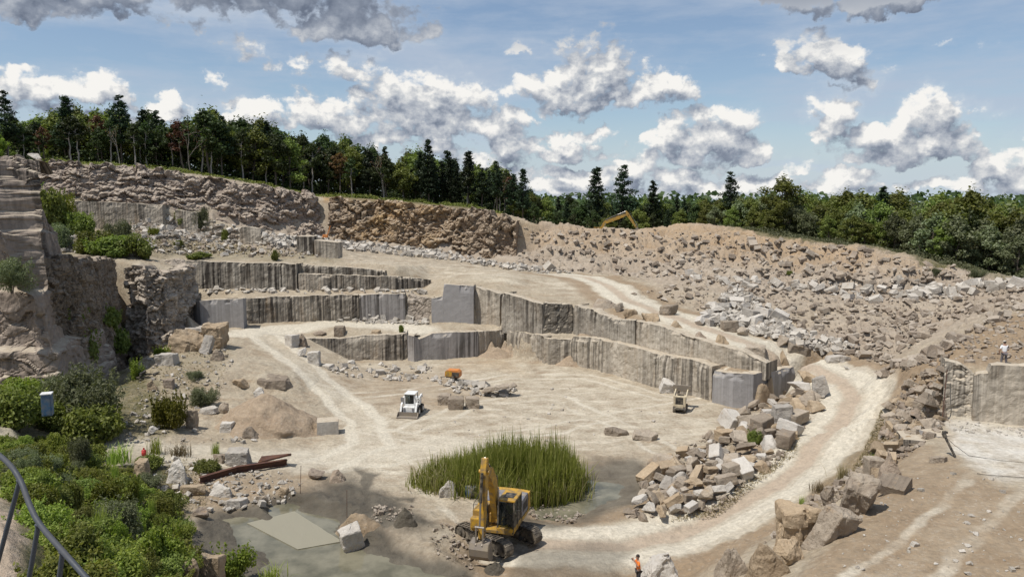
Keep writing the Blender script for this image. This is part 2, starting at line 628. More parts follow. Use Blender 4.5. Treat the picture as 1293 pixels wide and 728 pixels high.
M['cover'] = mat_leaf('low_leafy_cover', [(.080, .112, .020), (.185, .225, .040), (.32, .34, .085)], trans=.4)
M['yellow'] = plain('yellow_machine_paint', (.50, .285, .03), .45, dirt=.6, dirtcol=(.20, .14, .075))
M['yellow_dull'] = plain('dusty_yellow_paint', (.55, .36, .08), .5, dirt=.5)
M['black'] = plain('black_machine_paint', (.022, .021, .020), .5, dirt=.3)
M['track'] = plain('dusty_track_steel', (.055, .047, .038), .7, dirt=.55, dirtcol=(.24, .20, .15))
M['steel'] = plain('bare_steel', (.34, .32, .30), .35, metal=.7, dirt=.4)
M['chrome'] = plain('polished_rod', (.35, .34, .33), .4, metal=.8, dirt=.3)
M['wetslab'] = mat_wall('wet_olive_granite', (.16, .145, .105), (.215, .20, .15), (.27, .25, .19), streak=.1, drill=0, clean=.9, rust=.1)
M['rust'] = plain('rusty_steel', (.075, .032, .022), .75, dirt=.35, dirtcol=(.16, .075, .04))
M['bucket'] = plain('worn_bucket_steel', (.25, .215, .18), .55, metal=.3, dirt=.5)
M['white'] = plain('white_machine_paint', (.74, .74, .72), .4, dirt=.2)
M['cream'] = plain('cream_machine_paint', (.58, .49, .34), .5, dirt=.35)
M['grey'] = plain('grey_machine_paint', (.20, .20, .21), .5, dirt=.3)
M['blue'] = plain('faded_blue_paint', (.06, .14, .24), .5, dirt=.3)
M['bluegrey'] = plain('blue_grey_cover', (.16, .165, .20), .55, dirt=.5)
M['orange'] = plain('orange_paint', (.62, .20, .03), .5, dirt=.3)
M['red'] = plain('red_plastic', (.42, .03, .025), .4, dirt=.1)
M['darkred'] = plain('dark_red_paint', (.11, .028, .025), .6, dirt=.4)
M['rail'] = plain('grey_painted_rail', (.055, .060, .068), .6, metal=.0, dirt=.12, dirtcol=(.13, .11, .10), scale=6)
M['wood'] = mat_bark('weathered_wood', (.16, .13, .10), (.30, .26, .21))


def mat_glass():
    m, t, b = new_mat('dark_cab_glass')
    b.inputs['Base Color'].default_value = (.02, .024, .026, 1)
    b.inputs['Roughness'].default_value = .06
    b.inputs['Specular IOR Level'].default_value = .6
    tr = t.new('ShaderNodeBsdfTransparent')
    tr.inputs[0].default_value = (.62, .68, .68, 1)
    mx = t.new('ShaderNodeMixShader')
    mx.inputs[0].default_value = .62
    t.l.new(b.outputs[0], mx.inputs[1])
    t.l.new(tr.outputs[0], mx.inputs[2])
    t.l.new(mx.outputs[0], m.node_tree.nodes['Material Output'].inputs[0])
    return m


M['glass'] = mat_glass()
M['skin'] = plain('skin', (.40, .23, .16), .5, dirt=0)
M['cloth_white'] = plain('white_cotton', (.80, .80, .80), .85, dirt=.05)
M['cloth_orange'] = plain('orange_hi_vis', (.80, .19, .02), .8, dirt=.05)
M['cloth_lime'] = plain('lime_hi_vis', (.42, .62, .06), .8, dirt=.05)
M['cloth_grey'] = plain('grey_trousers', (.13, .12, .13), .85, dirt=.15)
M['cloth_dark'] = plain('dark_trousers', (.03, .03, .035), .85, dirt=.1)
M['hair'] = plain('dark_hair', (.03, .022, .018), .7, dirt=0)
M['cap'] = plain('pale_cap', (.50, .45, .38), .8, dirt=.1)
# ================================================================== terrain
rng = random.Random(11)
nrg = np.random.default_rng(11)
# quarry faces: each is (px, py_base, zb | ('d', Y), py_top) or ('w', x, y, zb, zt)


def wp(p):
    if p[0] == 'w':
        return np.array(p[1:], float)
    px, pb, zb, pt = p
    if isinstance(zb, tuple):
        q = Pd(px, pb, zb[1])
    else:
        q = Pz(px, pb, zb)
    r = Pd(px, pt, q[1])
    return np.array([q[0], q[1], q[2], r[2]])


S = {}     # section name -> (points, style, material)
S['low_a'] = ([(383, 457, 0, 428), (450, 456, 0, 425), (514, 455, 0, 421)], 'drill', 'drilled')
S['low_b'] = ([(515, 455.5, 0, 423), (523, 457, 0, 424), (530, 456, 0, 428), (545, 455, 0, 421), (604, 451, 0, 418)], 'clean', 'clean_streaked')
S['low_c'] = ([(605.5, 451, 0, 419), (638, 446, 0, 416.5)], 'drill', 'drilled')
S['low_d'] = ([(640, 447, 0, 416), (684, 459, 0, 424), (687, 460, 0, 428), (721, 461, 0, 428), (724, 462, 0, 424), (775, 473.5, 0, 432), (835, 491, 0, 447.5), (870, 500, 0, 454), (897, 508, 0, 462)], 'drill', 'tan_wall')
S['low_e'] = ([(899, 508.5, 0, 468), (925, 515, 0, 471), (950, 517, 0, 472), (985, 510, 0, 467), (1003, 503, 0, 463)], 'clean', 'clean')
S['up_a'] = ([(513, 405, 3.7, 372), (530, 406, 3.7, 375), (544, 407, 3.7, 378)], 'rough', 'crag_pale')
S['up_b'] = ([(545, 408, 3.7, 377), (559, 408.2, 3.7, 374), (561, 408.2, 3.7, 358.5), (598, 408.5, 3.7, 361)], 'clean', 'clean')
S['up_c'] = ([(600, 408.5, 3.5, 362), (615, 410, 3.5, 366), (631, 412, 3.5, 371)], 'drill', 'tan_wall')
S['up_d'] = ([(633, 413, 3.5, 370), (660, 417.5, 3.5, 376), (684, 421.5, 3.5, 384)], 'drill', 'stained')
S['up_e'] = ([(685, 421.5, 3.5, 384), (703, 422, 3.5, 384), (723, 422, 3.5, 386)], 'rough', 'dark_rough')
S['up_f'] = ([(724, 422, 3.5, 386), (745, 426, 3.5, 391), (778, 433, 3.5, 405), (785, 435, 3.5, 404), (802, 438, 3.5, 404)], 'drill', 'stained')
S['up_g'] = ([(803, 438, 3.5, 404), (837, 446, 3.5, 413), (857, 450, 3.5, 421), (930, 465, 3.5, 443), (968, 471, 3.5, 458)], 'drill', 'tan_wall')
S['mid_a'] = ([(312, 410, 3.8, 376), (350, 408, 3.8, 375), (400, 406.5, 3.75, 373), (453, 405.5, 3.7, 372)], 'drill', 'drilled')
S['mid_b'] = ([(454, 406, 3.7, 372.5), (480, 405.5, 3.7, 371), (512, 405, 3.7, 371)], 'clean', 'clean_streaked')
S['blk_a'] = ([(236, 409, 3.9, 386), (254, 415, 3.9, 379.5), (308, 415, 3.9, 377), (312, 411, 3.9, 376)], 'clean', 'clean')
S['top_a'] = ([(203, 364, 7.6, 328), (300, 366, 7.6, 331), (375, 367, 7.6, 333.5)], 'drill', 'stained')
S['top_b'] = ([(377, 367, 7.6, 346), (440, 367, 7.6, 347.5), (500, 366, 7.6, 349), (545, 363, 7.6, 353)], 'drill', 'drilled')
S['top_c'] = ([(376, 346, 9.8, 334), (440, 347.5, 9.6, 338), (486, 349, 9.45, 341)], 'drill', 'stained')
S['ter_a'] = ([(95, 287, ('d', 118), 254), (130, 290, ('d', 118), 255), (160, 286, ('d', 118), 256), (206, 284, ('d', 118), 259)], 'drill', 'drilled')
S['ter_b'] = ([(222, 293, ('d', 119), 265), (250, 296, ('d', 119), 268)], 'drill', 'tan_wall')
S['ter_d'] = ([(303, 310, ('d', 118), 286), (330, 309, ('d', 118), 288)], 'drill', 'tan_wall')
S['pin'] = ([('w', -98, 58, -1, 25), ('w', -62, 66, -1, 24.6), ('w', -41.3, 68, -1, 24.2), ('w', -42.6, 79, -1, 23)], 'near', 'pin')
S['rec_a'] = ([('w', -45.0, 70.5, -1, 15), ('w', -42.6, 74, -1, 14.5), ('w', -44.2, 82, -1, 14.0), ('w', -47, 90, -1, 13.2)], 'crag_fine', 'crag_shaded')
S['rec_b'] = ([('w', -47, 90.2, -1, 12.4), ('w', -43.6, 88.5, 0, 12.2), ('w', -41.5, 90, 1, 11.5), ('w', -40.8, 97, 2, 11.6), ('w', -46, 106, 4, 12)], 'crag', 'crag_pale')
S['hill'] = ([(-40, 246, ('d', 124), 200), (30, 252, ('d', 128), 203), (100, 256, ('d', 130), 205), (200, 268, ('d', 136), 212), (300, 287, ('d', 142), 226), (360, 296, ('d', 147), 237), (413, 303, ('d', 152), 247)], 'slope', 'crag')
S['back'] = ([(414, 304, ('d', 152), 250), (470, 306, ('d', 152), 253), (540, 313, ('d', 152), 258), (600, 324, ('d', 149), 266), (622, 331, ('d', 147), 270), (650, 338, ('d', 146), 276)], 'cliff', 'crag_ochre')
S['perch_a'] = ([(1190, 527, 5.3, 458), (1210, 529, 5.3, 462), (1226, 531, 5.3, 473)], 'rough', 'tan_wall')
S['perch'] = ([(1227, 531, 5.3, 474), (1243, 532.5, 5.3, 472), (1246, 533, 5.3, 462), (1293, 538, 5.3, 461), (1360, 546, 5.3, 462)], 'drill', 'tan_wall')

CT = []     # control points x, y, z, rough


def cz(px, py, z, r=.12):
    q = Pz(px, py, z)
    CT.append((q[0], q[1], q[2], r))


def cd(px, py, Y, r=.12):
    q = Pd(px, py, Y)
    CT.append((q[0], q[1], q[2], r))


def cw(x, y, z, r=.12):
    CT.append((x, y, z, r))


def resample(P, ds):
    P = np.asarray(P, float)
    out = []
    for a, b in zip(P[:-1], P[1:]):
        n = max(1, int(np.ceil(np.linalg.norm((b - a)[:2]) / ds)))
        for k in range(n):
            out.append(a + (b - a) * k / n)
    out.append(P[-1])
    return np.array(out)


BATTER = {'hill': 7.0, 'back': 3.6, 'rec_b': 1.2, 'rec_a': 1.0, 'up_a': .8, 'up_e': .4}
for nm, (pts, sty, mt) in S.items():
    W = resample([wp(p) for p in pts], 1.0)
    bt = BATTER.get(nm, 0)
    Tn = np.gradient(W[:, :2], axis=0)
    Nn = np.stack([Tn[:, 1], -Tn[:, 0]], 1) / (np.linalg.norm(Tn, axis=1)[:, None] + 1e-9)
    if np.mean(Nn[:, 0] * W[:, 0] + Nn[:, 1] * W[:, 1]) < 0:
        Nn = -Nn              # away from the camera
    for (x, y, zb, zt), (nx, ny) in zip(W, Nn):
        if nm == 'pin':
            CT.append((x + nx * .5, y + ny * .5, zb + 2.5, .1))
            continue
        f0, f1 = .25, 1.15 + bt
        base_r = .5 if nm in ('hill', 'back') else .1
        CT.append((x + nx * f0, y + ny * f0, zb, base_r))
        CT.append((x + nx * f1, y + ny * f1, zt - .12, .1))
        if nm[:3] in ('low', 'up_', 'mid', 'blk', 'top'):
            CT.append((x - nx * .5, y - ny * .5, zb + .05, .05))

# pit floor
for p in [(440, 520), (480, 560), (560, 475), (620, 500), (700, 480), (760, 520), (640, 540), (700, 530), (850, 545), (900, 530), (560, 520), (480, 475),
          (520, 590), (480, 610), (420, 600), (400, 570), (560, 560), (790, 560), (860, 530), (820, 505), (560, 640), (600, 650)]:
    cz(*p, 0, .05)
for p in [(300, 575, .7), (360, 590, .4), (230, 575, 1.0), (100, 572, 1.5), (60, 585, 1.9), (160, 590, 1.5), (250, 600, 1.0), (330, 610, .5), (380, 615, .2)]:
    cz(*p, .08)
# ramp on the left
for p in [(330, 420, 3.9), (350, 440, 3.0), (375, 462, 2.2), (400, 485, 1.25), (430, 508, .4), (385, 425, 3.5), (365, 424, 3.7), (405, 475, 1.3), (380, 448, 2.5), (440, 498, .35),
          (420, 408, 3.7), (480, 411, 3.7), (330, 412, 3.9), (450, 415, 3.7), (560, 412, 3.7), (620, 414, 3.7), (380, 412, 3.75)]:
    cz(*p, .04)
# left ground
for p in [(300, 430, 3.9), (270, 445, 3.7), (250, 462, 3.2), (220, 482, 2.7), (300, 470, 2.9), (370, 472, 2.4), (340, 478, 2.5), (330, 496, 1.3), (380, 500, 1.0), (270, 500, 1.6), (225, 520, 1.5),
          (260, 545, .9), (290, 552, .6), (350, 553, .3), (400, 545, .1), (160, 540, 1.8), (130, 560, 1.7), (180, 490, 2.6), (190, 460, 3.2), (200, 440, 3.6), (225, 430, 3.9), (245, 420, 4.2), (170, 460, 3.0), (120, 470, 2.5), (100, 500, 2.4),
          (235, 395, 6.2), (222, 380, 7.4), (222, 372, 7.6)]:
    cz(*p, .2)
# pond left bottom, mud bank
for p in [(450, 705, -.42), (400, 665, -.7), (520, 728, -.5), (330, 700, -.25), (290, 728, -.22), (360, 655, -.7), (430, 695, -.42), (350, 715, -.36), (400, 720, -.42), (480, 715, -.42), (340, 672, -.6), (385, 690, -.55), (300, 690, -.2)]:
    cz(*p, .11)
for p in [(236, 648, .1), (300, 648, -.1), (330, 643, .1), (372, 626, .15), (448, 655, .35), (402, 628, .4), (470, 640, .5), (500, 660, .35), (540, 690, .25), (572, 712, .1), (590, 728, -.2), (520, 650, .3),
          (450, 625, .2), (440, 665, .25), (250, 690, .2), (240, 720, .6), (500, 690, -.15), (560, 700, .35)]:
    cz(*p, .34)
for p in [(312, 662, -.6), (345, 653, -.6), (372, 644, -.6), (404, 664, -.6), (434, 684, -.6), (404, 689, -.6), (376, 695, -.6), (344, 677, -.6), (370, 668, -.7), (400, 678, -.7)]:
    cz(*p, .02)
cz(605, 712, -.7, .1)
cz(640, 715, .15, .1)
cz(660, 700, .1, .05)
# right pond
for p in [(690, 645, -.42), (740, 635, -.45), (770, 622, -.42), (720, 652, -.36), (790, 612, -.28), (770, 602, -.2), (660, 620, -.4), (690, 625, -.4)]:
    cz(*p, .09)
for p in [(655, 672, 0), (700, 668, .1), (740, 665, .15), (790, 650, .25), (830, 615, .15), (850, 590, .05), (800, 583, 0), (735, 570, 0), (590, 620, 0), (545, 615, 0)]:
    cz(*p, .08)
# haul road, upper end to pit floor
ROAD = [(700, 346, 8.7), (740, 350, 8.45), (768, 360, 8.0), (785, 373, 7.6), (815, 386, 7.15), (850, 399, 6.75), (900, 417, 6.05), (945, 432, 5.45), (985, 444, 4.85), (1030, 463, 4.1), (1062, 481, 3.7), (1078, 505, 3.25), (1058, 545, 2.45), (1012, 590, 1.65), (962, 625, .95), (905, 655, .4), (850, 680, .05), (790, 690, 0), (720, 690, 0), (690, 690, 0)]
for p in ROAD:
    cz(*p, .03)
for p in [(820, 378, 7.2), (870, 392, 6.7), (930, 412, 6.0), (990, 432, 5.2), (1045, 452, 4.5), (1095, 478, 4.2)]:
    cz(*p, .3)
for p in [(760, 384, 7.0), (700, 372, 7.7), (660, 362, 8.3), (640, 352, 9.3), (720, 376, 7.5), (800, 397, 6.8), (860, 415, 6.2), (930, 436, 5.4), (975, 449, 4.7), (1010, 462, 4.0)]:
    cz(*p, .05)
# inside of the curve
for p in [(1025, 492, 3.3), (1030, 510, 3.0), (1000, 558, 2.3), (950, 605, 1.3), (900, 640, .7), (850, 668, .25), (1005, 520, 2.6), (980, 545, 2.1), (940, 580, 1.6), (900, 610, 1.2), (860, 640, .6)]:
    cz(*p, .35)
for p in [(820, 628, .1), (850, 590, .15), (905, 560, .1), (945, 535, .2), (975, 520, .6)]:
    cz(*p, .15)
# outside of the curve up to the platform
for p in [(1112, 505, 3.7), (1110, 530, 3.6), (1095, 565, 3.2), (1060, 602, 2.6), (1010, 640, 1.9), (950, 680, 1.2), (890, 712, .7), (840, 740, .3)]:
    cz(*p, .25)
for p in [(1190, 545, 5.3), (1293, 565, 5.3), (1230, 560, 5.3), (1200, 600, 5.3), (1150, 610, 5.2), (1290, 640, 5.3), (1200, 680, 5.3), (1293, 720, 5.3), (1150, 728, 5.2), (1060, 735, 5.1), (1120, 650, 5.2), (1085, 690, 5.1)]:
    cz(*p, .05)
for p in [(1008, 735, 4.8), (1060, 690, 4.9), (1095, 640, 5.0), (1130, 598, 4.95), (1165, 565, 5.0), (1185, 540, 5.2)]:
    cz(*p, .15)
for p in [(1150, 500, 5.3), (1175, 520, 5.2), (1150, 540, 4.6), (1130, 570, 4.2), (1130, 520, 4.6), (1180, 480, 6.8), (1150, 478, 6.2), (1120, 480, 5.1), (1185, 500, 5.8)]:
    cz(*p, .45)
# embankment on the right
for px, py, Y in [(1112, 470, 64), (1150, 458, 61), (1200, 432, 60), (1250, 405, 61), (1293, 387, 62), (1360, 362, 64)]:
    cd(px, py, Y, .3)
for px, py, Y in [(1200, 455, 53.5), (1250, 445, 54.5), (1293, 440, 55), (1360, 430, 55), (1220, 445, 54), (1270, 425, 57), (1225, 460, 51), (1293, 460, 51.5), (1360, 461, 52)]:
    cd(px, py, Y, .12)
for px, py, Y in [(1100, 440, 76), (1150, 425, 78), (1200, 402, 82), (1250, 385, 84), (1293, 372, 86), (1050, 432, 78), (1360, 350, 88)]:
    cd(px, py, Y, .5)
# far slope on the right
for px, py, Y in [(830, 353, 117), (880, 352, 115), (940, 352, 112), (1000, 360, 107), (1060, 366, 101), (1100, 372, 98), (1160, 372, 95), (1220, 366, 94), (1293, 357, 93), (1360, 345, 93)]:
    cd(px, py, Y, .5)
for px, py, Y in [(830, 362, 106), (900, 372, 99), (960, 390, 90), (1020, 405, 87), (1080, 395, 88), (1140, 395, 88), (1200, 388, 88), (900, 395, 94), (860, 375, 100)]:
    cd(px, py, Y, .4)
for px, py, Y in [(660, 276, 151), (700, 281, 151), (740, 286, 151), (770, 289, 150), (806, 290, 149), (840, 288, 147), (870, 285, 144), (905, 284, 141), (930, 290, 137), (960, 296, 133), (1020, 303, 126), (1060, 309, 121), (1100, 312, 117), (1150, 324, 111), (1200, 335, 106), (1250, 348, 101), (1293, 358, 97.5), (1360, 372, 92)]:
    cd(px, py, Y, .55)
for px, py, Y in [(700, 312, 140), (760, 315, 138), (820, 318, 133), (880, 318, 129), (940, 325, 124), (1000, 332, 117), (1060, 340, 110), (1120, 345, 105), (1180, 352, 100)]:
    cd(px, py, Y, .7)
for px, py, Y in [(680, 338, 131), (720, 342, 128), (780, 345, 124), (820, 347, 120)]:
    cd(px, py, Y, .5)
# floor between the back cliff and the upper wall
for p in [(500, 335, 10.9), (560, 347, 9.6), (600, 352, 9.3), (680, 352, 8.9), (620, 345, 9.7), (660, 345, 9.2), (580, 356, 8.95)]:
    cz(*p, .08)
for px, py, Y in [(450, 317, 138), (430, 325, 126), (520, 322, 140), (580, 330, 138), (640, 341, 130), (480, 328, 128), (400, 312, 128), (540, 335, 124)]:
    cd(px, py, Y, .33)
# terraces at the left
for p in [(230, 322, 12.1), (350, 325, 11.8), (290, 322, 12.0), (410, 328, 11.6)]:
    cz(*p, .3)
for px, py, Y in [(250, 305, 117), (300, 310, 116), (350, 315, 115), (200, 300, 114), (150, 300, 111), (120, 300, 110), (60, 300, 104), (60, 318, 98), (120, 322, 97), (180, 326, 98), (100, 312, 102), (60, 270, 112), (80, 262, 118), (40, 250, 116), (40, 285, 104), (150, 312, 104),
                  (240, 278, 124), (300, 292, 128), (350, 296, 130), (380, 298, 132), (270, 290, 124), (340, 305, 121)]:
    cd(px, py, Y, .4)
# bushy slope below the viewpoint
for px, py, Y in [(0, 728, 12.5), (15, 690, 13.5), (0, 650, 15), (-150, 650, 15), (-150, 740, 11), (45, 728, 13)]:
    cd(px, py + 8, Y, .03)
for px, py, Y in [(100, 700, 16.5), (200, 700, 24), (130, 650, 25), (60, 610, 28), (0, 590, 30), (230, 690, 31), (150, 600, 43), (60, 565, 44), (20, 530, 50), (0, 505, 56), (215, 625, 45), (235, 660, 40), (300, 728, 37), (250, 728, 33), (150, 728, 21), (-150, 560, 30), (-150, 510, 50), (60, 520, 57), (90, 690, 15.5), (60, 660, 17), (30, 625, 20)]:
    cd(px, py + 12 + 500 / Y * .6, Y, .25)
# below the viewpoint, outside the frame
for x, y, z in [(-6, 2.6, 17.6), (0, 2.8, 17.6), (6, 2.6, 17.4), (-8, 8, 13.9), (0, 8, 13.6), (8, 8, 13), (0, 16, 7), (10, 16, 8), (0, 26, 1.5), (5, 32, .4), (12, 24, 5), (-6, 18, 9), (-8, 28, 3), (18, 20, 5.3), (30, 25, 5.3), (40, 20, 5.3), (-14, 4, 16.5), (20, 4, 15), (-40, 4, 17), (40, 4, 15), (-30, 10, 15.5), (70, 40, 8), (70, 55, 11), (90, 80, 11)]:
    cw(x, y, z)
# beyond the rim
for px, Y in [(-200, 128), (0, 140), (100, 142), (200, 150), (300, 156), (400, 166), (500, 168), (600, 168)]:
    zt = [27.6, 27.4, 27.2, 26.6, 24.6, 21.4, 20.2, 18.6][[-200, 0, 100, 200, 300, 400, 500, 600].index(px)]
    x = (px - CXP) / F * Y
    cw(x, Y, zt, .2)
    cw(x * 1.1, Y + 30, zt + .5, .3)
for px, Y, z in [(700, 160, 13.5), (780, 158, 12.2), (850, 156, 14), (920, 150, 14.2), (1000, 136, 13.6), (1060, 131, 12.6), (1120, 124, 11.5), (1200, 114, 10.2), (1293, 106, 8.8), (1400, 100, 7.8)]:
    x = (px - CXP) / F * Y
    cw(x, Y, z, .2)
    cw(x * 1.15, Y * 1.15 + 10, z - .4, .3)
for u in np.linspace(-2.2, 2.2, 12):
    cw(u * 330, 330, 14, .2)
    cw(u * 3000, 3000, 14, 0)
    cw(u * 2.0, 2.0, 17.8, 0)
for u in (-2.2, 2.2):
    for Y in (5, 12, 30, 60, 100, 160):
        cw(u * Y, Y, 24 if u < 0 and Y > 40 else 13, .2)

CT = np.array(CT)
UV = np.stack([CT[:, 0] / CT[:, 1], np.log(CT[:, 1]) * 1.4], 1)
_, idx_ = np.unique(np.round(UV, 4), axis=0, return_index=True)
CT, UV = CT[idx_], UV[idx_]
res = delaunay_2d_cdt([Vector(p) for p in UV], [], [], 0, 1e-6)
tv = np.array([tuple(v) for v in res[0]])
src = np.array([o[0] if len(o) else -1 for o in res[3]])
tri = np.array([f for f in res[2] if len(f) == 3])
tz, tr = CT[src, 2], CT[src, 3]
us = np.concatenate([np.linspace(-2.1, -.80, 30)[:-1], np.linspace(-.80, .80, 900), np.linspace(.80, 2.1, 30)[1:]])
ys = np.concatenate([np.exp(np.linspace(np.log(2.1), np.log(14), 60))[:-1], np.exp(np.linspace(np.log(14), np.log(165), 900)), np.exp(np.linspace(np.log(165), np.log(2800), 60))[1:]])
vs_ = np.log(ys) * 1.4
Z = np.full((len(ys), len(us)), np.nan)
R = np.zeros_like(Z)
for a, b, c in tri:
    A, B, C_ = tv[a], tv[b], tv[c]
    u0, u1 = np.searchsorted(us, [min(A[0], B[0], C_[0]) - 1e-9, max(A[0], B[0], C_[0]) + 1e-9])
    v0, v1 = np.searchsorted(vs_, [min(A[1], B[1], C_[1]) - 1e-9, max(A[1], B[1], C_[1]) + 1e-9])
    if u1 <= u0 or v1 <= v0:
        continue
    uu, vv = np.meshgrid(us[u0:u1], vs_[v0:v1])
    det = (B[1] - C_[1]) * (A[0] - C_[0]) + (C_[0] - B[0]) * (A[1] - C_[1])
    if abs(det) < 1e-14:
        continue
    l1 = ((B[1] - C_[1]) * (uu - C_[0]) + (C_[0] - B[0]) * (vv - C_[1])) / det
    l2 = ((C_[1] - A[1]) * (uu - C_[0]) + (A[0] - C_[0]) * (vv - C_[1])) / det
    l3 = 1 - l1 - l2
    m = (l1 > -1e-6) & (l2 > -1e-6) & (l3 > -1e-6)
    Z[v0:v1, u0:u1][m] = (l1 * tz[a] + l2 * tz[b] + l3 * tz[c])[m]
    R[v0:v1, u0:u1][m] = (l1 * tr[a] + l2 * tr[b] + l3 * tr[c])[m]
Z[np.isnan(Z)] = 14
for k in range(3):      # soften the facets a little
    Zp = np.pad(Z, 1, mode='edge')
    Z = (Zp[:-2, 1:-1] + Zp[2:, 1:-1] + Zp[1:-1, :-2] + Zp[1:-1, 2:] + 4 * Z) / 8
UU, YY = np.meshgrid(us, ys)
XX = UU * YY
G = np.stack([XX.ravel(), YY.ravel(), Z.ravel()], 1)
rr = R.ravel()
PX, PY = pixel_of(G[:, 0], np.maximum(G[:, 1], 2), G[:, 2])
# relief
dz = np.zeros(len(G))
near = (G[:, 1] < 175) & (np.abs(UU.ravel()) < .85)
ii = np.where(near)[0]
dz[ii] += fbm(G[ii] * np.array([.35, .35, .2]), 4, 3) * np.minimum(.25, rr[ii] * .7)
dz[ii] += fbm(G[ii] * np.array([1.7, 1.7, 1.0]), 3, 9) * np.minimum(.09, rr[ii] * .4)
cellv = np.full(len(G), .5)
jj = np.where(near & (rr > .28))[0]
warp = G[jj] + np.stack([fbm(G[jj] * .5, 2, 21), fbm(G[jj] * .5, 2, 22), np.zeros(len(jj))], 1) * .8
farm = ((UU.ravel()[jj] > -.02) & (G[jj, 1] > 84))[:, None]
dip = warp.copy()
dip[:, 1] += .35 * dip[:, 0]
f1, f2, cid = worley(np.where(farm, dip * np.array([.27, .62, .9]), warp * np.array([.62, .50, .9])), 5)
g1, g2, cid2 = worley(warp * np.array([1.9, 1.6, 2.2]) + 3.3, 15)
w = sstep(.28, .7, rr[jj])
dz[jj] += w * ((cid - .5) * np.where(farm[:, 0], 1.7, 1.15) - .35 * (1 - sstep(0, .16, f2 - f1)) + (cid2 - .5) * .38 - .12 * (1 - sstep(0, .2, g2 - g1)))
cellv[jj] = .55 * cid + .45 * cid2
G[:, 2] += dz
Z = G[:, 2].reshape(Z.shape)


def ground(x, y):
    u = x / y
    i = np.clip(np.searchsorted(us, u), 1, len(us) - 1)
    j = np.clip(np.searchsorted(ys, y), 1, len(ys) - 1)
    fu = (u - us[i - 1]) / (us[i] - us[i - 1])
    fy = (y - ys[j - 1]) / (ys[j] - ys[j - 1])
    fu, fy = np.clip(fu, 0, 1), np.clip(fy, 0, 1)
    return (Z[j - 1, i - 1] * (1 - fu) + Z[j - 1, i] * fu) * (1 - fy) + (Z[j, i - 1] * (1 - fu) + Z[j, i] * fu) * fy


def hit(px, py, ymin=8.0):
    """where the line of sight of a photo pixel meets the ground"""
    dx, dy, dz_ = ray(px, py)
    u, s = dx / dy, dz_ / dy
    i = int(np.clip(np.searchsorted(us, u), 1, len(us) - 1))
    fu = (u - us[i - 1]) / (us[i] - us[i - 1])
    col = Z[:, i - 1] * (1 - fu) + Z[:, i] * fu
    k = np.where((col >= CAMZ + s * ys) & (ys > ymin))[0]
    if len(k) == 0:
        return None
    y = ys[k[0]]
    return np.array([u * y, y, float(ground(u * y, y))])


# ---- surface masks (stay with the ground)
def poly_mask(poly, soft=6.0):
    P = np.array(poly, float)
    n = len(P)
    inside = np.zeros(len(G), bool)
    dist = np.full(len(G), 1e9)
    x0, y0 = P.min(0) - soft * 3
    x1, y1 = P.max(0) + soft * 3
    sel = np.where((PXn > x0) & (PXn < x1) & (PYn > y0) & (PYn < y1) & (G[:, 1] > 3))[0]
    px, py = PXn[sel], PYn[sel]
    ins = np.zeros(len(sel), bool)
    dd = np.full(len(sel), 1e9)
    for k in range(n):
        a, b = P[k], P[(k + 1) % n]
        c = (a[1] > py) != (b[1] > py)
        with np.errstate(divide='ignore', invalid='ignore'):
            xi = (b[0] - a[0]) * (py - a[1]) / (b[1] - a[1]) + a[0]
        ins ^= c & (px < xi)
        ab = b - a
        tt = np.clip(((px - a[0]) * ab[0] + (py - a[1]) * ab[1]) / (ab @ ab + 1e-9), 0, 1)
        dd = np.minimum(dd, np.hypot(px - a[0] - tt * ab[0], py - a[1] - tt * ab[1]))
    sd = np.where(ins, dd, -dd)
    out = np.zeros(len(G))
    out[sel] = sstep(-soft, soft, sd)
    return out


nz1 = np.zeros(len(G)); nz2 = np.zeros(len(G))
nz1[ii] = fbm(G[ii] * .45, 4, 51)
nz2[ii] = fbm(G[ii] * .45 + 40, 4, 52)
PXn = PX + nz1 * 9 * 50 / np.maximum(G[:, 1], 25)
PYn = PY + nz2 * 5 * 50 / np.maximum(G[:, 1], 25)


def line_dist(P):
    """distance in metres on the ground from a polyline of photo points with heights"""
    W = np.array([Pz(*p)[:2] for p in P])
    d = np.full(len(G), 1e9)
    side = np.zeros(len(G))
    for a, b in zip(W[:-1], W[1:]):
        ab = b - a
        L = np.linalg.norm(ab)
        rx, ry = G[:, 0] - a[0], G[:, 1] - a[1]
        tt = np.clip((rx * ab[0] + ry * ab[1]) / (L * L), 0, 1)
        dd = np.hypot(rx - tt * ab[0], ry - tt * ab[1])
        m = dd < d
        side = np.where(m, (rx * ab[1] - ry * ab[0]) / L, side)
        d = np.where(m, dd, d)
    return d, side


def wob(d, a=.35):
    return d + nz1 * a


rd, rs = line_dist(ROAD)
rd = wob(rd, .5)
rs = rs + nz2 * .25
road = (1 - sstep(2.7, 3.2, rd)) * .62
road = np.maximum(road, (1 - sstep(.55, 1.0, np.abs(np.abs(rs) - 1.7))) * (1 - sstep(2.9, 3.5, rd)))
pink = (1 - sstep(.45, .9, np.abs(rs - .1))) * (1 - sstep(1.0, 1.6, rd)) * .9
pink = np.maximum(pink, poly_mask([(-40, 620), (12, 635), (34, 690), (44, 745), (-60, 745)], 5))
lane, ls = line_dist([(318, 418, 3.95), (345, 432, 3.4), (385, 465, 1.9), (425, 500, .6), (460, 530, 0), (470, 560, 0), (420, 580, .1)])
lane = wob(lane, .4)
road = np.maximum(road, (1 - sstep(.3, .8, np.abs(np.abs(ls + nz2 * .3) - 1.4))) * (1 - sstep(2.3, 3.2, lane)) * .95)
road = np.maximum(road, (1 - sstep(1.2, 2.6, lane)) * .35)
lane2, ls2 = line_dist([(305, 422, 3.95), (350, 414, 3.8), (420, 409, 3.7), (490, 410, 3.7), (530, 414, 3.7)])
road = np.maximum(road, 1 - sstep(1.3, 3.2, wob(lane2, .8)))
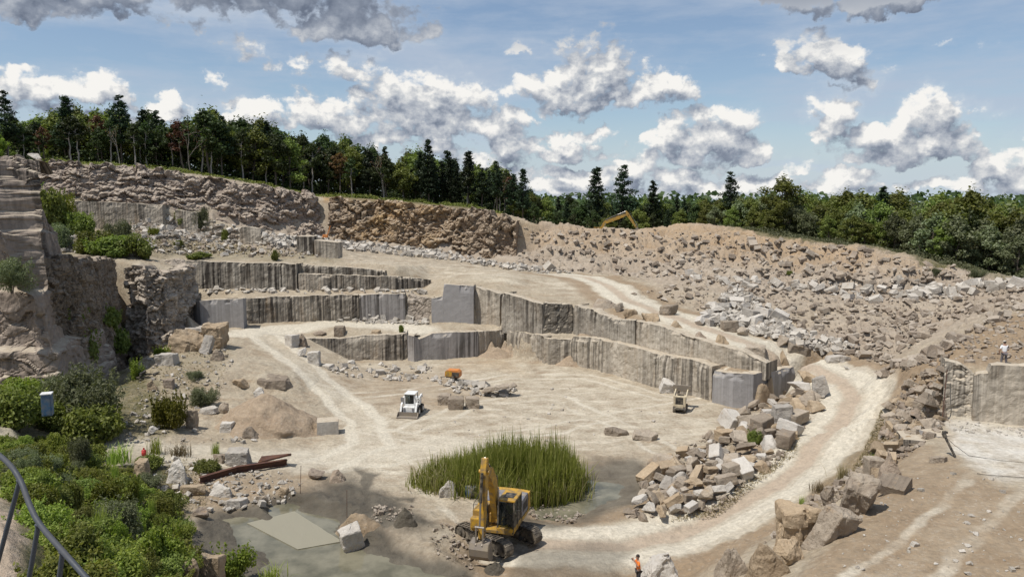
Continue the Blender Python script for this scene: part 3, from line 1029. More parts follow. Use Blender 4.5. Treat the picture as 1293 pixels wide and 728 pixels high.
lane3, ls3 = line_dist([(60, 578, 1.9), (150, 572, 1.3), (250, 575, .9), (330, 580, .5), (420, 578, .1), (500, 570, 0), (640, 560, 0)])
road = np.maximum(road, (1 - sstep(1.6, 3.4, wob(lane3, 1.2))) * .6)
for trk, wd_ in (([(460, 540, 0), (560, 560, 0), (680, 545, 0), (800, 520, 0), (900, 505, 0)], 1.0), ([(430, 500, .4), (520, 495, 0), (640, 475, 0), (740, 475, 0), (830, 500, 0)], .9), ([(520, 540, 0), (600, 510, 0), (700, 500, 0), (790, 540, 0), (830, 565, 0)], 1.0), ([(470, 580, 0), (540, 600, 0), (580, 640, 0), (640, 690, 0), (720, 685, 0)], 1.2), ([(1120, 735, 5.2), (1170, 690, 5.3), (1225, 640, 5.3), (1270, 600, 5.3)], 1.1), ([(60, 590, 1.9), (200, 580, 1.1), (330, 583, .5), (430, 590, 0), (520, 575, 0)], 1.1)):
    td, ts = line_dist(trk)
    ts = ts + nz2 * .35
    road = np.maximum(road, (1 - sstep(.12, .42, np.abs(np.abs(ts) - wd_))) * (1 - sstep(wd_ + .5, wd_ + 1.2, td)) * np.clip(.55 + nz1 * .5, .1, .85))
pale = poly_mask([(380, 470), (520, 460), (640, 452), (740, 465), (900, 515), (930, 530), (860, 575), (800, 600), (740, 575), (560, 580), (540, 620), (440, 600), (380, 575), (460, 540)], 22) * .8
pale = np.maximum(pale, poly_mask([(1205, 525), (1300, 535), (1310, 600), (1245, 598), (1215, 575)], 14) * 1.0)
pale = np.maximum(pale, poly_mask([(1090, 740), (1150, 690), (1230, 620), (1260, 625), (1190, 700), (1150, 745)], 9) * .6)
pale = np.maximum(pale, poly_mask([(430, 322), (600, 338), (760, 360), (740, 372), (620, 355), (450, 335)], 6) * .65)
pale = np.maximum(pale, poly_mask([(690, 345), (760, 346), (790, 372), (770, 380), (730, 360)], 4) * .9)
brown = poly_mask([(1112, 470), (1300, 385), (1300, 458), (1245, 462), (1190, 468), (1185, 535), (1150, 500)], 7)
brown = np.maximum(brown, poly_mask([(1080, 610), (1150, 590), (1215, 590), (1300, 625), (1300, 740), (1000, 740), (1060, 670)], 12) * .8)
brown = np.maximum(brown, sstep(2.9, 3.6, rd) * (1 - sstep(4.6, 6.5, rd)) * .9)
brown = np.maximum(brown, poly_mask([(400, 470), (560, 470), (620, 500), (560, 520), (460, 510)], 12) * .55)
brown = np.maximum(brown, poly_mask([(1085, 600), (1150, 560), (1210, 580), (1200, 610), (1120, 640)], 8) * .7)
brown = np.maximum(brown, poly_mask([(210, 600), (400, 600), (480, 630), (420, 650), (300, 650), (230, 640)], 10) * .6)
brown = np.maximum(brown, poly_mask([(700, 575), (860, 565), (840, 600), (760, 590)], 14) * .4)
mud = poly_mask([(250, 655), (320, 632), (440, 600), (520, 640), (560, 665), (600, 690), (600, 740), (240, 740)], 10)
mud = np.maximum(mud, poly_mask([(445, 593), (478, 598), (462, 612), (475, 625), (525, 628), (520, 636), (455, 620)], 3) * .9)
mud = np.maximum(mud, poly_mask([(650, 690), (750, 688), (800, 700), (760, 740), (650, 740)], 9) * .55)
mud = np.maximum(mud, poly_mask([(735, 585), (800, 578), (830, 600), (800, 640), (745, 665), (650, 665), (660, 620)], 8) * .85)
mud *= 1 - .75 * poly_mask([(480, 665), (560, 665), (600, 690), (590, 715), (530, 700)], 10)
mud *= 1 - .9 * poly_mask([(655, 638), (700, 640), (745, 652), (720, 660), (670, 655)], 4)
grass = poly_mask([(-40, 480), (60, 480), (140, 450), (200, 480), (240, 540), (160, 560), (230, 600), (240, 690), (260, 740), (30, 740), (25, 640), (-40, 600)], 10)
grass = np.maximum(grass, poly_mask([(60, 235), (120, 250), (210, 300), (330, 318), (430, 325), (430, 330), (200, 325), (60, 325)], 6) * .5)
grass = np.maximum(grass, (G[:, 1] > 165) * 1.0)
grass = np.maximum(grass, poly_mask([(380, 228), (480, 246), (600, 258), (640, 272), (560, 262), (420, 250), (330, 226), (30, 200), (-30, 195)], 3))
grass = np.maximum(grass, poly_mask([(920, 287), (1000, 292), (1100, 300), (1300, 335), (1300, 362), (1200, 338), (1100, 313), (1000, 304)], 4))
grass = np.maximum(grass, poly_mask([(840, 660), (900, 640), (1000, 560), (1015, 545), (1000, 575), (900, 650)], 5) * .45)
grass = np.maximum(grass, poly_mask([(1090, 560), (1110, 520), (1130, 560), (1060, 620), (1000, 660)], 6) * .3)
grass = np.maximum(grass, poly_mask([(170, 430), (290, 440), (260, 500), (190, 500)], 14) * .35)
grass *= 1 - road
ochre = poly_mask([(405, 246), (520, 254), (640, 268), (640, 276), (520, 262), (410, 254)], 4)
ochre = np.maximum(ochre, poly_mask([(800, 284), (905, 282), (1000, 300), (1100, 312), (1080, 340), (950, 320), (820, 300)], 8) * .62)
ochre = np.maximum(ochre, poly_mask([(640, 276), (800, 287), (905, 284), (1000, 300), (1100, 313), (1200, 340), (1180, 352), (1000, 340), (840, 325), (660, 310)], 9) * .4)
ochre = np.maximum(ochre, poly_mask([(560, 465), (660, 470), (640, 452), (600, 448)], 8) * .35)
rocky = sstep(.28, .5, rr) * (1 - road) * (1 - grass * .7) * (1 - brown)
dust = poly_mask([(1195, 530), (1300, 540), (1310, 600), (1245, 600), (1212, 575)], 10)
terrain = mesh_np('ground', G, np.stack([
    (np.arange(len(ys) - 1)[:, None] * len(us) + np.arange(len(us) - 1)[None, :]).ravel(),
    (np.arange(len(ys) - 1)[:, None] * len(us) + np.arange(1, len(us))[None, :]).ravel(),
    (np.arange(1, len(ys))[:, None] * len(us) + np.arange(1, len(us))[None, :]).ravel(),
    (np.arange(1, len(ys))[:, None] * len(us) + np.arange(len(us) - 1)[None, :]).ravel()], 1),
    M['ground'], smooth=True, attrs=dict(road=road, pale=pale, brown=brown, pink=pink, mud=mud, grass=grass, ochre=ochre, rocky=rocky, cell=cellv, dust=dust))
tag(terrain, 'quarry floor, benches and rubble slopes of pale tan granite', 'ground', kind='structure')

# muddy water fills the two hollows
bmw = bmesh.new()
WL = -.27
for poly in ([(225, 640), (320, 620), (440, 640), (560, 680), (600, 745), (200, 745)], [(640, 600), (740, 575), (850, 580), (835, 650), (720, 678), (640, 672)]):
    bmw.faces.new([bmw.verts.new(Pz(x, y, WL)) for x, y in poly[::-1]])
bmesh.ops.triangulate(bmw, faces=bmw.faces)
bmesh.ops.recalc_face_normals(bmw, faces=bmw.faces)
mw = bpy.data.meshes.new('water')
bmw.to_mesh(mw)
mw.materials.append(M['water'])
tag(link(bpy.data.objects.new('water', mw)), 'shallow muddy grey green water lying on the pit floor', 'water', kind='structure')
# ================================================================== quarry faces
def build_section(nm, obj_name, parent=None):
    pts, sty, mt = S[nm]
    W = np.array([wp(p) for p in pts])
    ymean = W[:, 1].mean()
    ds = float(np.clip(ymean / 480, .12, .34))
    seed = sum(ord(c) for c in nm)
    P = resample(W, ds)
    n = len(P)
    T = np.gradient(P[:, :2], axis=0)
    T /= np.linalg.norm(T, axis=1)[:, None] + 1e-9
    k = max(1, int(.5 / ds))
    Ts = np.stack([np.convolve(np.pad(T[:, i], k, mode='edge'), np.ones(2 * k + 1) / (2 * k + 1), 'valid') for i in (0, 1)], 1)
    N = np.stack([Ts[:, 1], -Ts[:, 0]], 1)
    N /= np.linalg.norm(N, axis=1)[:, None] + 1e-9
    if np.mean(N[:, 0] * P[:, 0] + N[:, 1] * P[:, 1]) > 0:
        N = -N
    arc = np.concatenate([[0], np.cumsum(np.linalg.norm(np.diff(P[:, :2], axis=0), axis=1))])
    zt = P[:, 3].copy()
    e1 = np.stack([arc * .9, np.full(n, seed * 1.3), np.zeros(n)], 1)
    amp_top = {'drill': .07, 'clean': .04, 'rough': .14, 'crag': .5, 'crag_fine': .25, 'slope': .6, 'cliff': .5, 'near': .5}[sty]
    zt += fbm(e1, 3, seed) * amp_top
    f1_, f2_, cc = worley(np.stack([arc * .45, np.full(n, .5), np.full(n, .5)], 1), seed)
    zt += (cc - .5) * amp_top * 1.6
    zb = P[:, 2] - .7
    nv = max(4, int((zt - zb).max() / ds))
    t = np.linspace(0, 1, nv + 1)
    X = np.zeros((nv + 1, n, 3))
    for j, s in enumerate(t):
        X[j, :, 0] = P[:, 0]
        X[j, :, 1] = P[:, 1]
        X[j, :, 2] = zb + (zt - zb) * s
    flat = X.reshape(-1, 3)
    tt = np.repeat(t, n)
    ar = np.tile(arc, nv + 1)
    NN = np.tile(N, (nv + 1, 1))
    disp = np.zeros(len(flat))
    cell = np.full(len(flat), .5)
    setb = np.zeros(len(flat))
    H = np.tile(zt - P[:, 2], nv + 1)
    if sty in ('drill', 'clean'):
        bw = 3.1
        bi = np.floor(ar / bw + .3 * np.sin(ar * .31 + seed))
        boff = _h(bi.astype(np.int64), np.zeros_like(bi, dtype=np.int64), np.zeros_like(bi, dtype=np.int64), seed) - .5
        disp += boff * (.20 if sty == 'drill' else .012)
        disp += fbm(flat * .6, 3, seed) * (.07 if sty == 'drill' else .02)
        disp += fbm(flat * 2.3, 3, seed + 5) * (.05 if sty == 'drill' else .012)
        if sty == 'drill':
            disp += np.abs(np.sin(ar * PI / .42)) * .035
        # chipped top edge and rounded-off toe
        ch = sstep(.0, .35, fbm(np.stack([ar * .7, tt * 3, np.full(len(ar), seed)], 1), 3, seed + 8) - .25)
        disp -= ch * sstep(.80, 1, tt) * .25
    else:
        A, sc = {'crag': (1.0, (.8, .8, 1.0)), 'crag_fine': (.5, (1.0, 1.0, .8)), 'rough': (.24, (.8, .8, .7)), 'slope': (1.25, (.34, .34, 1.05)), 'cliff': (1.3, (.55, .55, .75)), 'near': (.75, (.16, .16, .30))}[sty]
        wv = flat + np.stack([fbm(flat * .4, 2, 31), fbm(flat * .4, 2, 32), fbm(flat * .4, 2, 33)], 1) * .9
        a1, a2, c1 = worley(wv * np.array(sc), seed)
        b1, b2, c2 = worley(wv * np.array(sc) * 2.6 + 7.7, seed + 9)
        disp += A * ((c1 - .5) * .9 + (c2 - .5) * .38 - .4 * (1 - sstep(0, .12, a2 - a1)) * (.4 if sty in ('near', 'slope') else .8) - .16 * (1 - sstep(0, .14, b2 - b1)) * (.8 if sty == 'near' else 1))
        disp += fbm(flat * .25, 3, seed) * A * .5 + fbm(flat * 3, 2, seed + 2) * .06
        cell = np.clip(.6 * c1 + .4 * c2, 0, 1)
        if sty == 'slope':
            q_ = tt * 7 + fbm(flat * .12, 3, 3) * 1.6
            setb = 4.2 * (np.floor(q_) + sstep(.55, 1.0, q_ - np.floor(q_))) / 7
        elif sty == 'cliff':
            setb = 1.5 * tt
        elif sty == 'near':
            z = flat[:, 2]
            setb = .115 * (z + 1) + .9 * sstep(11.4, 12.2, z + fbm(flat * .2, 2, 3) * .5) + .5 * sstep(17.0, 17.4, z + fbm(flat * .2, 2, 4) * .4) - .9 * (1 - sstep(6.3, 6.9, z + fbm(flat * .3, 2, 5) * .4)) + .35 * sstep(20.8, 21.1, z)
            disp += np.sin(flat[:, 2] * 2.2) * .03
        else:
            setb = .6 * tt
    d = disp - setb
    flat = flat.copy()
    if sty == 'near':
        flat[:, 0] -= .12 * flat[:, 2]
    flat[:, :2] += NN * d[:, None]
    rows = [flat.reshape(nv + 1, n, 3)]
    wh = [np.maximum(0, (1 - tt) * H)]
    cl = [cell]
    au = [ar]
    top = rows[0][-1]
    for back, drop in ((.25, -.02), (.7, .0), (1.6, .12), (2.6, 1.2)):
        r = top.copy()
        r[:, :2] -= N * back
        r[:, 2] += fbm(r * 1.4, 3, seed + 77) * .10 - drop
        rows.append(r[None])
        wh.append(np.zeros(n)); cl.append(cell[-n:]); au.append(arc)
    V = np.concatenate(rows, 0)
    nr = V.shape[0]
    V = V.reshape(-1, 3)
    a = (np.arange(nr - 1)[:, None] * n + np.arange(n - 1)[None, :]).ravel()
    fc = np.stack([a, a + 1, a + n + 1, a + n], 1)
    # close both ends so that each block of rock is solid
    extra = []
    for col, sgn in ((0, 1), (n - 1, -1)):
        base = len(V)
        e = V[:nr * n].reshape(nr, n, 3)[:, col].copy()
        e[:, :2] -= N[col] * 2.6
        e = e[:nv + 1]
        V = np.concatenate([V, e])
        for j in range(nv):
            q = [j * n + col, (j + 1) * n + col, base + j + 1, base + j]
            extra.append(q if sgn > 0 else q[::-1])
        au.append(np.full(nv + 1, arc[col] + 2)); wh.append(np.maximum(0, (1 - t) * (zt - P[:, 2])[col])); cl.append(np.full(nv + 1, .4))
    # faces must look outwards
    q = fc[len(fc) // 3]
    nrm = np.cross(V[q[1]] - V[q[0]], V[q[3]] - V[q[0]])
    if nrm[0] * N[n // 2, 0] + nrm[1] * N[n // 2, 1] < 0:
        fc = fc[:, ::-1]
        extra = [e[::-1] for e in extra]
    at = dict(wu=np.concatenate(au) + seed * 3.1, wh=np.concatenate(wh), cell=np.concatenate(cl))
    if nm == 'back':
        at['ochre'] = np.clip(1.15 - np.abs(V[:, 0] + 24) / 16, .12, 1)
    o = mesh_np(obj_name, V, [fc, np.array(extra)], M[mt], parent, smooth=False, attrs=at)
    return o


def wall(name, label, cat, secs, part='rock_face'):
    # sawn faces are things of their own, not ground
    if len(secs) == 1:
        return tag(build_section(secs[0][0], name), label, cat)
    e = empty(name, label, cat, (0, 0, 0))
    e['kind'] = 'thing'
    for nm, lab in secs:
        o = build_section(nm, part, e)
        if lab:
            o['label'] = lab
    return e


wall('granite_wall', 'lowest sawn granite wall, running round the back and right of the pit floor', 'rock wall',
     [('low_a', 'brown face with fine drill grooves'), ('low_b', 'smooth grey face with wavy dark streaks'), ('low_c', None), ('low_d', 'long tan face with vertical drill marks'), ('low_e', 'smooth clean grey curved face')])
wall('granite_wall', 'upper sawn granite wall with black water streaks, below the curving haul road', 'rock wall',
     [('up_a', 'broken whitish face'), ('up_b', 'tall clean smooth grey block face'), ('up_c', None), ('up_d', 'black streaked face'), ('up_e', 'rough dark face'), ('up_f', 'black streaked face'), ('up_g', 'long tan face beside the road')])
wall('granite_wall', 'low brown granite wall behind the white track at the left bench', 'rock wall', [('mid_a', 'brown drilled face with dark stains'), ('mid_b', 'smooth grey face with dark streaks')])
tag(build_section('blk_a', 'granite_block'), 'big square grey sawn block at the end of the white track, flat dirt top', 'stone block')
wall('granite_wall', 'dark streaked granite wall high on the left, below the scrubby terrace', 'rock wall', [('top_a', 'black streaked face'), ('top_b', None), ('top_c', 'upper step with dark stains')])
tag(build_section('ter_a', 'granite_wall'), 'small grooved grey wall on the highest left terrace, shrubs at its foot', 'rock wall', kind='thing')
tag(build_section('ter_b', 'granite_wall'), 'short tan wall stub between two bushes on the left terrace', 'rock wall', kind='thing')
tag(build_section('ter_d', 'granite_wall'), 'small tan wall stub in the pale rubble of the left terrace', 'rock wall', kind='thing')
tag(build_section('pin', 'cliff'), 'tall near cliff of stained brown granite at the left edge', 'cliff', kind='thing')
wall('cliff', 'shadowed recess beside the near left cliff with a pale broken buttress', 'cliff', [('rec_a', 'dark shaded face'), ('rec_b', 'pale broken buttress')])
tag(build_section('hill', 'cliff'), 'long broken grey brown cliff below the trees on the left hill', 'cliff', kind='thing')
tag(build_section('back', 'cliff'), 'steep ochre stained cliff at the back of the quarry', 'cliff', kind='thing')
wall('granite_wall', 'grooved tan granite wall on the right with a man standing on top', 'rock wall', [('perch_a', 'rough unsawn left end'), ('perch', 'face with close vertical drill grooves')])


# two free-standing blocks at the top left (a wall of their own outline)
def rough_box(name, corners, zb, zt, mat, parent=None, seed=1, tilt=0.0, amp=.05):
    """block with a four-cornered plan, split faces and drill marks"""
    c = np.array(corners, float)
    P = []
    bm = bmesh.new()
    lo = [bm.verts.new((x, y, zb)) for x, y in c]
    hi = [bm.verts.new((x, y, zt + tilt * (i in (1, 2)))) for i, (x, y) in enumerate(c)]
    bm.faces.new(hi)
    bm.faces.new(lo[::-1])
    for i in range(4):
        j = (i + 1) % 4
        bm.faces.new((lo[i], lo[j], hi[j], hi[i]))
    bmesh.ops.recalc_face_normals(bm, faces=bm.faces)
    bmesh.ops.subdivide_edges(bm, edges=bm.edges, cuts=9, use_grid_fill=True)
    bm.normal_update()
    V = np.array([v.co for v in bm.verts])
    N = np.array([v.normal for v in bm.verts])
    d = fbm(V * 1.1, 3, seed) * amp + fbm(V * 4, 2, seed + 4) * amp * .5
    V = V + N * d[:, None]
    for v, p in zip(bm.verts, V):
        v.co = p
    me = bpy.data.meshes.new(name)
    bm.to_mesh(me)
    bm.free()
    nv = len(me.vertices)
    a = me.attributes.new('wu', 'FLOAT', 'POINT')
    a.data.foreach_set('value', (V[:, 0] * .8 + V[:, 1] * .6 + seed * 7).astype(np.float32))
    a = me.attributes.new('wh', 'FLOAT', 'POINT')
    a.data.foreach_set('value', (zt - V[:, 2]).astype(np.float32))
    a = me.attributes.new('cell', 'FLOAT', 'POINT')
    a.data.foreach_set('value', np.full(nv, .5, np.float32))
    me.materials.append(mat)
    return link(bpy.data.objects.new(name, me), parent)


def front_block(name, x0, x1, pb, pt, Y, depth, mat, label, cat, group=None, seed=1, skew=0.0, tilt=0.0, amp=.05):
    a, b = Pd(x0, pb, Y), Pd(x1, pb, Y + skew)
    zt = Pd((x0 + x1) / 2, pt, Y + skew / 2)[2]
    d = np.array([b[1] - a[1], -(b[0] - a[0])])
    d = -d / np.linalg.norm(d) * depth
    o = rough_box(name, [a[:2], b[:2], b[:2] + d, a[:2] + d], min(a[2], b[2]) - .3, zt, mat, None, seed, tilt, amp)
    return tag(o, label, cat, group)


front_block('granite_block', 375, 395.5, 323, 298.5, 116, 3, M['drilled'], 'left one of two joined tan blocks on the bench under the ochre cliff', 'stone block', seed=3)
front_block('granite_block', 397, 427, 324, 303, 115.5, 3, M['tan_wall'], 'right one of two joined tan blocks on the bench under the ochre cliff', 'stone block', seed=4, tilt=-.4)
# ================================================================== rocks
def hull_rock(seed, dims, kind='chunk', detail=0, amp=.05):
    """convex lump; detail > 0 splits and roughens its faces.  returns V, triangles (unit scale = metres of dims)"""
    r = random.Random(seed)
    bm = bmesh.new()
    pts = []
    if kind == 'block':
        for x in (-.5, .5):
            for y in (-.5, .5):
                for z in (-.5, .5):
                    pts.append((x + r.uniform(-.07, .07), y + r.uniform(-.07, .07), z + r.uniform(-.07, .07)))
        for k in range(3):
            pts.append((r.uniform(-.5, .5), r.choice((-.52, .52)), r.uniform(-.4, .4)))
    elif kind == 'slab':
        n = r.randint(5, 7)
        for i in range(n):
            a = i / n * 2 * PI + r.uniform(-.3, .3)
            q = r.uniform(.40, .55)
            pts.append((q * math.cos(a) * 1.05, q * math.sin(a), -.5 + r.uniform(0, .2)))
            pts.append((q * math.cos(a + .1) * r.uniform(.85, 1.0), q * math.sin(a + .1) * r.uniform(.85, 1), .5 - r.uniform(0, .3)))
    elif kind == 'wedge':
        for x in (-.5, .5):
            for y in (-.5, .5):
                pts.append((x + r.uniform(-.1, .1), y + r.uniform(-.1, .1), -.5))
        for k in range(4):
            pts.append((r.uniform(-.35, .1), r.uniform(-.4, .4), r.uniform(.2, .52)))
        for k in range(3):
            pts.append((r.uniform(-.5, .5), r.uniform(-.5, .5), r.uniform(-.2, .25)))
    else:
        n = r.randint(9, 14)
        for i in range(n):
            v = Vector((r.gauss(0, 1), r.gauss(0, 1), r.gauss(0, 1))).normalized()
            m = max(abs(v.x), abs(v.y), abs(v.z))
            v = v * (.5 / m) * r.uniform(.72, 1.0) if r.random() < .6 else v * r.uniform(.48, .6)
            pts.append(tuple(v))
    vs = [bm.verts.new((p[0] * dims[0], p[1] * dims[1], p[2] * dims[2])) for p in pts]
    res = bmesh.ops.convex_hull(bm, input=vs)
    bmesh.ops.delete(bm, geom=[g_ for g_ in res['geom_interior'] if isinstance(g_, bmesh.types.BMVert)], context='VERTS')
    bmesh.ops.recalc_face_normals(bm, faces=bm.faces)
    if detail:
        bmesh.ops.dissolve_limit(bm, angle_limit=.25, verts=bm.verts, edges=bm.edges)
        bmesh.ops.bevel(bm, geom=bm.edges[:], offset=min(dims) * .045, segments=1, affect='EDGES', clamp_overlap=True)
        bmesh.ops.triangulate(bm, faces=bm.faces)
        for k in range(detail):
            L = max(dims) / (4 * 2 ** k)
            es = [e for e in bm.edges if e.calc_length() > L]
            bmesh.ops.subdivide_edges(bm, edges=es, cuts=1, use_grid_fill=False)
            bmesh.ops.triangulate(bm, faces=bm.faces)
        bm.normal_update()
        V = np.array([v.co for v in bm.verts])
        N = np.array([v.normal for v in bm.verts])
        s = 1 / max(dims)
        f1_, f2_, c_ = worley(V * s * 3.2 + seed, seed)
        d = fbm(V * s * 2.2 + seed, 4, seed) * amp * 1.3 + (c_ - .5) * amp * 1.3 + fbm(V * s * 9 + seed, 3, seed + 3) * amp * .35
        V = V + N * (d * max(dims))[:, None]
        for v, p in zip(bm.verts, V):
            v.co = p
    else:
        bmesh.ops.triangulate(bm, faces=bm.faces)
    bm.verts.ensure_lookup_table()
    bm.verts.index_update()
    V = np.array([v.co[:] for v in bm.verts])
    T_ = np.array([[v.index for v in f.verts] for f in bm.faces])
    bm.free()
    return V, T_


KINDS_ = ['chunk', 'block', 'slab', 'wedge', 'chunk', 'block']
SMALL = [hull_rock(100 + i, (1, r_, h_), KINDS_[i % 6]) for i, (r_, h_) in enumerate([(.8, .6), (.7, .5), (.8, .25), (.8, .6), (.9, .75), (.6, .55), (.7, .45), (.9, .7), (.6, .2), (.7, .5), (.8, .65), (.55, .4)])]
MIDM = {}


def mid_mesh(i, mat):
    """shared meshes for scattered boulders, 1 m long"""
    k = (i, mat)
    if k not in MIDM:
        sh = [(.8, .6), (.7, .5), (.8, .27), (.8, .6), (.9, .75), (.6, .55), (.7, .45), (.62, .5), (.6, .2), (.7, .5), (.8, .7), (.5, .45), (.85, .55), (.55, .5)][i % 14]
        V, T_ = hull_rock(300 + i, (1, *sh), ['chunk', 'block', 'slab', 'wedge', 'block', 'block', 'wedge', 'block', 'slab', 'chunk', 'wedge', 'block', 'chunk', 'block'][i % 14], 2, .022)
        me = bpy.data.meshes.new('boulder')
        me.from_pydata(V.tolist(), [], T_.tolist())
        me.materials.append(M[mat])
        MIDM[k] = (me, V[:, 2].min())
    return MIDM[k][0]


def in_poly(px, py, P):
    c = False
    n = len(P)
    for k in range(n):
        a, b = P[k], P[(k + 1) % n]
        if (a[1] > py) != (b[1] > py) and px < (b[0] - a[0]) * (py - a[1]) / (b[1] - a[1]) + a[0]:
            c = not c
    return c


def sample_poly(P, r):
    x0, x1 = min(p[0] for p in P), max(p[0] for p in P)
    y0, y1 = min(p[1] for p in P), max(p[1] for p in P)
    while True:
        q = (r.uniform(x0, x1), r.uniform(y0, y1))
        if in_poly(*q, P):
            return q


def boulder(name, cx, pb, w, h, label, kind='chunk', mat='boulder', cat='boulder', rz=0.0, tilt=(0, 0), depth=.8, seed=0, detail=3, amp=.03, sink=.12, Y=None, group=None):
    """one lump seen at photo pixel cx, with its foot at pb, w x h pixels"""
    p = hit(cx, pb) if Y is None else Pd(cx, pb, Y)
    sc = p[1] / F
    W, H = w * sc, h * sc * (1.12 if kind != 'slab' else 1.0)
    D = W * depth
    V, T_ = hull_rock(seed or int(cx * 7 + pb), (W, D, H * (1 + sink)), kind, detail, amp)
    me = bpy.data.meshes.new(name)
    me.from_pydata(V.tolist(), [], T_.tolist())
    me.materials.append(M[mat])
    o = bpy.data.objects.new(name, me)
    y = p[1] + D * .35
    g0 = ground(p[0] * y / p[1], y) if Y is None else p[2]
    xx = p[0] * y / p[1]
    if Y is None and sink > 0:      # reach down to the lowest ground under it
        lowest = min([p[2], g0] + [float(ground(xx + a * W * .38, y + b_ * D * .38)) for a in (-1, 1) for b_ in (-1, 1)])
        ztop = p[2] + H
        zbot = max(lowest - sink * H, p[2] - 1.0 * H)
        hh = ztop - zbot
        for v in me.vertices:
            v.co.z *= hh / (H * (1 + sink))
        o.location = (xx, y, (ztop + zbot) / 2)
    else:
        o.location = (xx, y, min(p[2], g0) + H * (1 + sink) / 2 - sink * H)
    o.rotation_euler = (tilt[0], tilt[1], rz)
    link(o)
    return tag(o, label, cat, group)


B = boulder
# row along the platform edge, bottom right
B('boulder', 926, 730, 46, 34, 'angular grey boulder with a dark side, lowest left in the edge row by the platform', 'wedge', 'boulder', detail=4, sink=.4, amp=.045, seed=5)
B('boulder', 969, 733, 62, 46, 'big brown boulder with a pointed top at the bottom end of the platform row', 'wedge', 'tan_rock', detail=4, sink=.4, amp=.045, seed=8, depth=.9)
B('boulder', 1000, 714, 44, 38, 'tan split boulder low in the platform row, beside the brown pointed one', 'chunk', 'tan_rock', detail=4, sink=.4, amp=.045, seed=31)
B('boulder', 1005, 692, 46, 46, 'ochre boulder with flat faces leaning on the largest boulder of the platform row', 'block', 'tan_rock', detail=4, sink=.4, amp=.045, seed=12, depth=.8)
B('boulder', 1046, 684, 33, 36, 'largest boulder of the platform row, pinkish brown with a flat sloping face', 'block', 'boulder', tilt=(.30, .38), rz=.5, detail=4, sink=.4, amp=.045, seed=17, depth=.9)
B('boulder', 1081, 650, 34, 42, 'tall jagged grey boulder at the upper end of the platform row', 'block', 'boulder', tilt=(.25, -.35), rz=.9, detail=4, sink=.4, amp=.045, seed=23, depth=1.0)
B('boulder', 1043, 640, 30, 26, 'pale boulder wedged behind the largest one of the platform row', 'chunk', 'boulder', detail=3, sink=.4, amp=.045, seed=41)
B('boulder', 842, 742, 66, 42, 'whitish boulder in front of the person in orange', 'wedge', 'pale_rock', detail=4, sink=.4, amp=.045, seed=45, depth=.9)
B('stone_slab', 1185, 585, 28, 8, 'flat slab with rounded ends lying before the small sawn block', 'slab', 'boulder', 'stone slab', depth=.35, seed=51)
B('stone_slab', 1119, 569, 26, 8, 'thin slab on the rubble beside the haul road bend', 'slab', 'boulder', 'stone slab', depth=.5, seed=52)
B('boulder', 1125, 604, 34, 34, 'brown wedge shaped boulder behind the grooved block', 'wedge', 'brown_rock', detail=4, sink=.4, amp=.045, seed=55)
B('boulder', 1103, 600, 22, 18, 'small grooved boulder at the top end of the platform row', 'block', 'boulder', seed=56)
# pit floor and water's edge
B('boulder', 444, 697, 27, 27, 'pale layered boulder standing in the muddy water', 'block', 'pale_rock', rz=.5, tilt=(.1, -.2), detail=4, seed=61)
B('boulder', 399, 607, 23, 13, 'grey boulder on the bank, left one of a pair near two thin rods', 'chunk', 'brown_rock', seed=62)
B('boulder', 427, 609, 22, 12, 'grey boulder on the bank, right one of a pair near two thin rods', 'wedge', 'brown_rock', seed=63)
B('boulder', 569, 628, 31, 21, 'pinkish boulder beside the tall green reeds', 'wedge', 'pale_rock', detail=4, seed=64)
B('boulder', 549, 616, 14, 10, 'small brownish boulder at the left foot of the reeds', 'chunk', 'brown_rock', seed=65)
B('stone_slab', 777, 551, 34, 9, 'flat tilted slab on the pit floor, left of two lying end to end', 'slab', 'boulder', 'stone slab', depth=.6, seed=66, tilt=(.1, .1))
B('stone_slab', 814, 557, 40, 11, 'flat tilted slab on the pit floor, right of two lying end to end', 'slab', 'boulder', 'stone slab', depth=.6, seed=67, tilt=(.1, .1))
B('stone_slab', 629, 502, 46, 13, 'large tilted slab propped on rocks with a dark gap under it', 'slab', 'boulder', 'stone slab', depth=.6, seed=68, tilt=(-.12, -.16), sink=-.7)
B('stone_block', 561, 511, 17, 11, 'left block of a row of three on the pit floor', 'block', 'boulder', 'stone block', seed=69)
B('stone_block', 576, 517, 20, 13, 'middle block of a row of three on the pit floor', 'block', 'boulder', 'stone block', seed=70)
B('stone_block', 597, 516, 18, 12, 'right block of a row of three on the pit floor, flat grey face', 'block', 'boulder', 'stone block', seed=71)
B('stone_block', 845, 496, 22, 12, 'pale tilted block beside the small cream loader', 'block', 'pale_rock', 'stone block', seed=72, tilt=(.2, .25))
# beside the ramp on the left
B('stone_block', 369, 438, 15, 13, 'pale long block at the top of the left ramp edge', 'block', 'pale_rock', 'stone block', seed=73, rz=-.7)
B('boulder', 382, 438, 12, 15, 'dark grey boulder at the left end of the lowest wall', 'wedge', 'brown_rock', seed=74)
B('boulder', 382, 451, 13, 11, 'small pale boulder on the ramp edge between two blocks', 'chunk', 'pale_rock', seed=75)
B('stone_block', 397, 460, 14, 14, 'pale upright block at the foot of the lowest wall, beside the ramp', 'block', 'pale_rock', 'stone block', seed=76)
B('boulder', 404, 425, 15, 6, 'low grey boulder on the bench edge above the lowest wall', 'chunk', 'brown_rock', seed=77)
B('boulder', 429, 424, 13, 10, 'grey upright boulder on the bench edge beside the white track', 'block', 'boulder', seed=78)
B('stone_slab', 475, 423, 14, 6, 'small tan slab on the bench edge above the brown grooved face', 'slab', 'tan_rock', 'stone slab', seed=79)
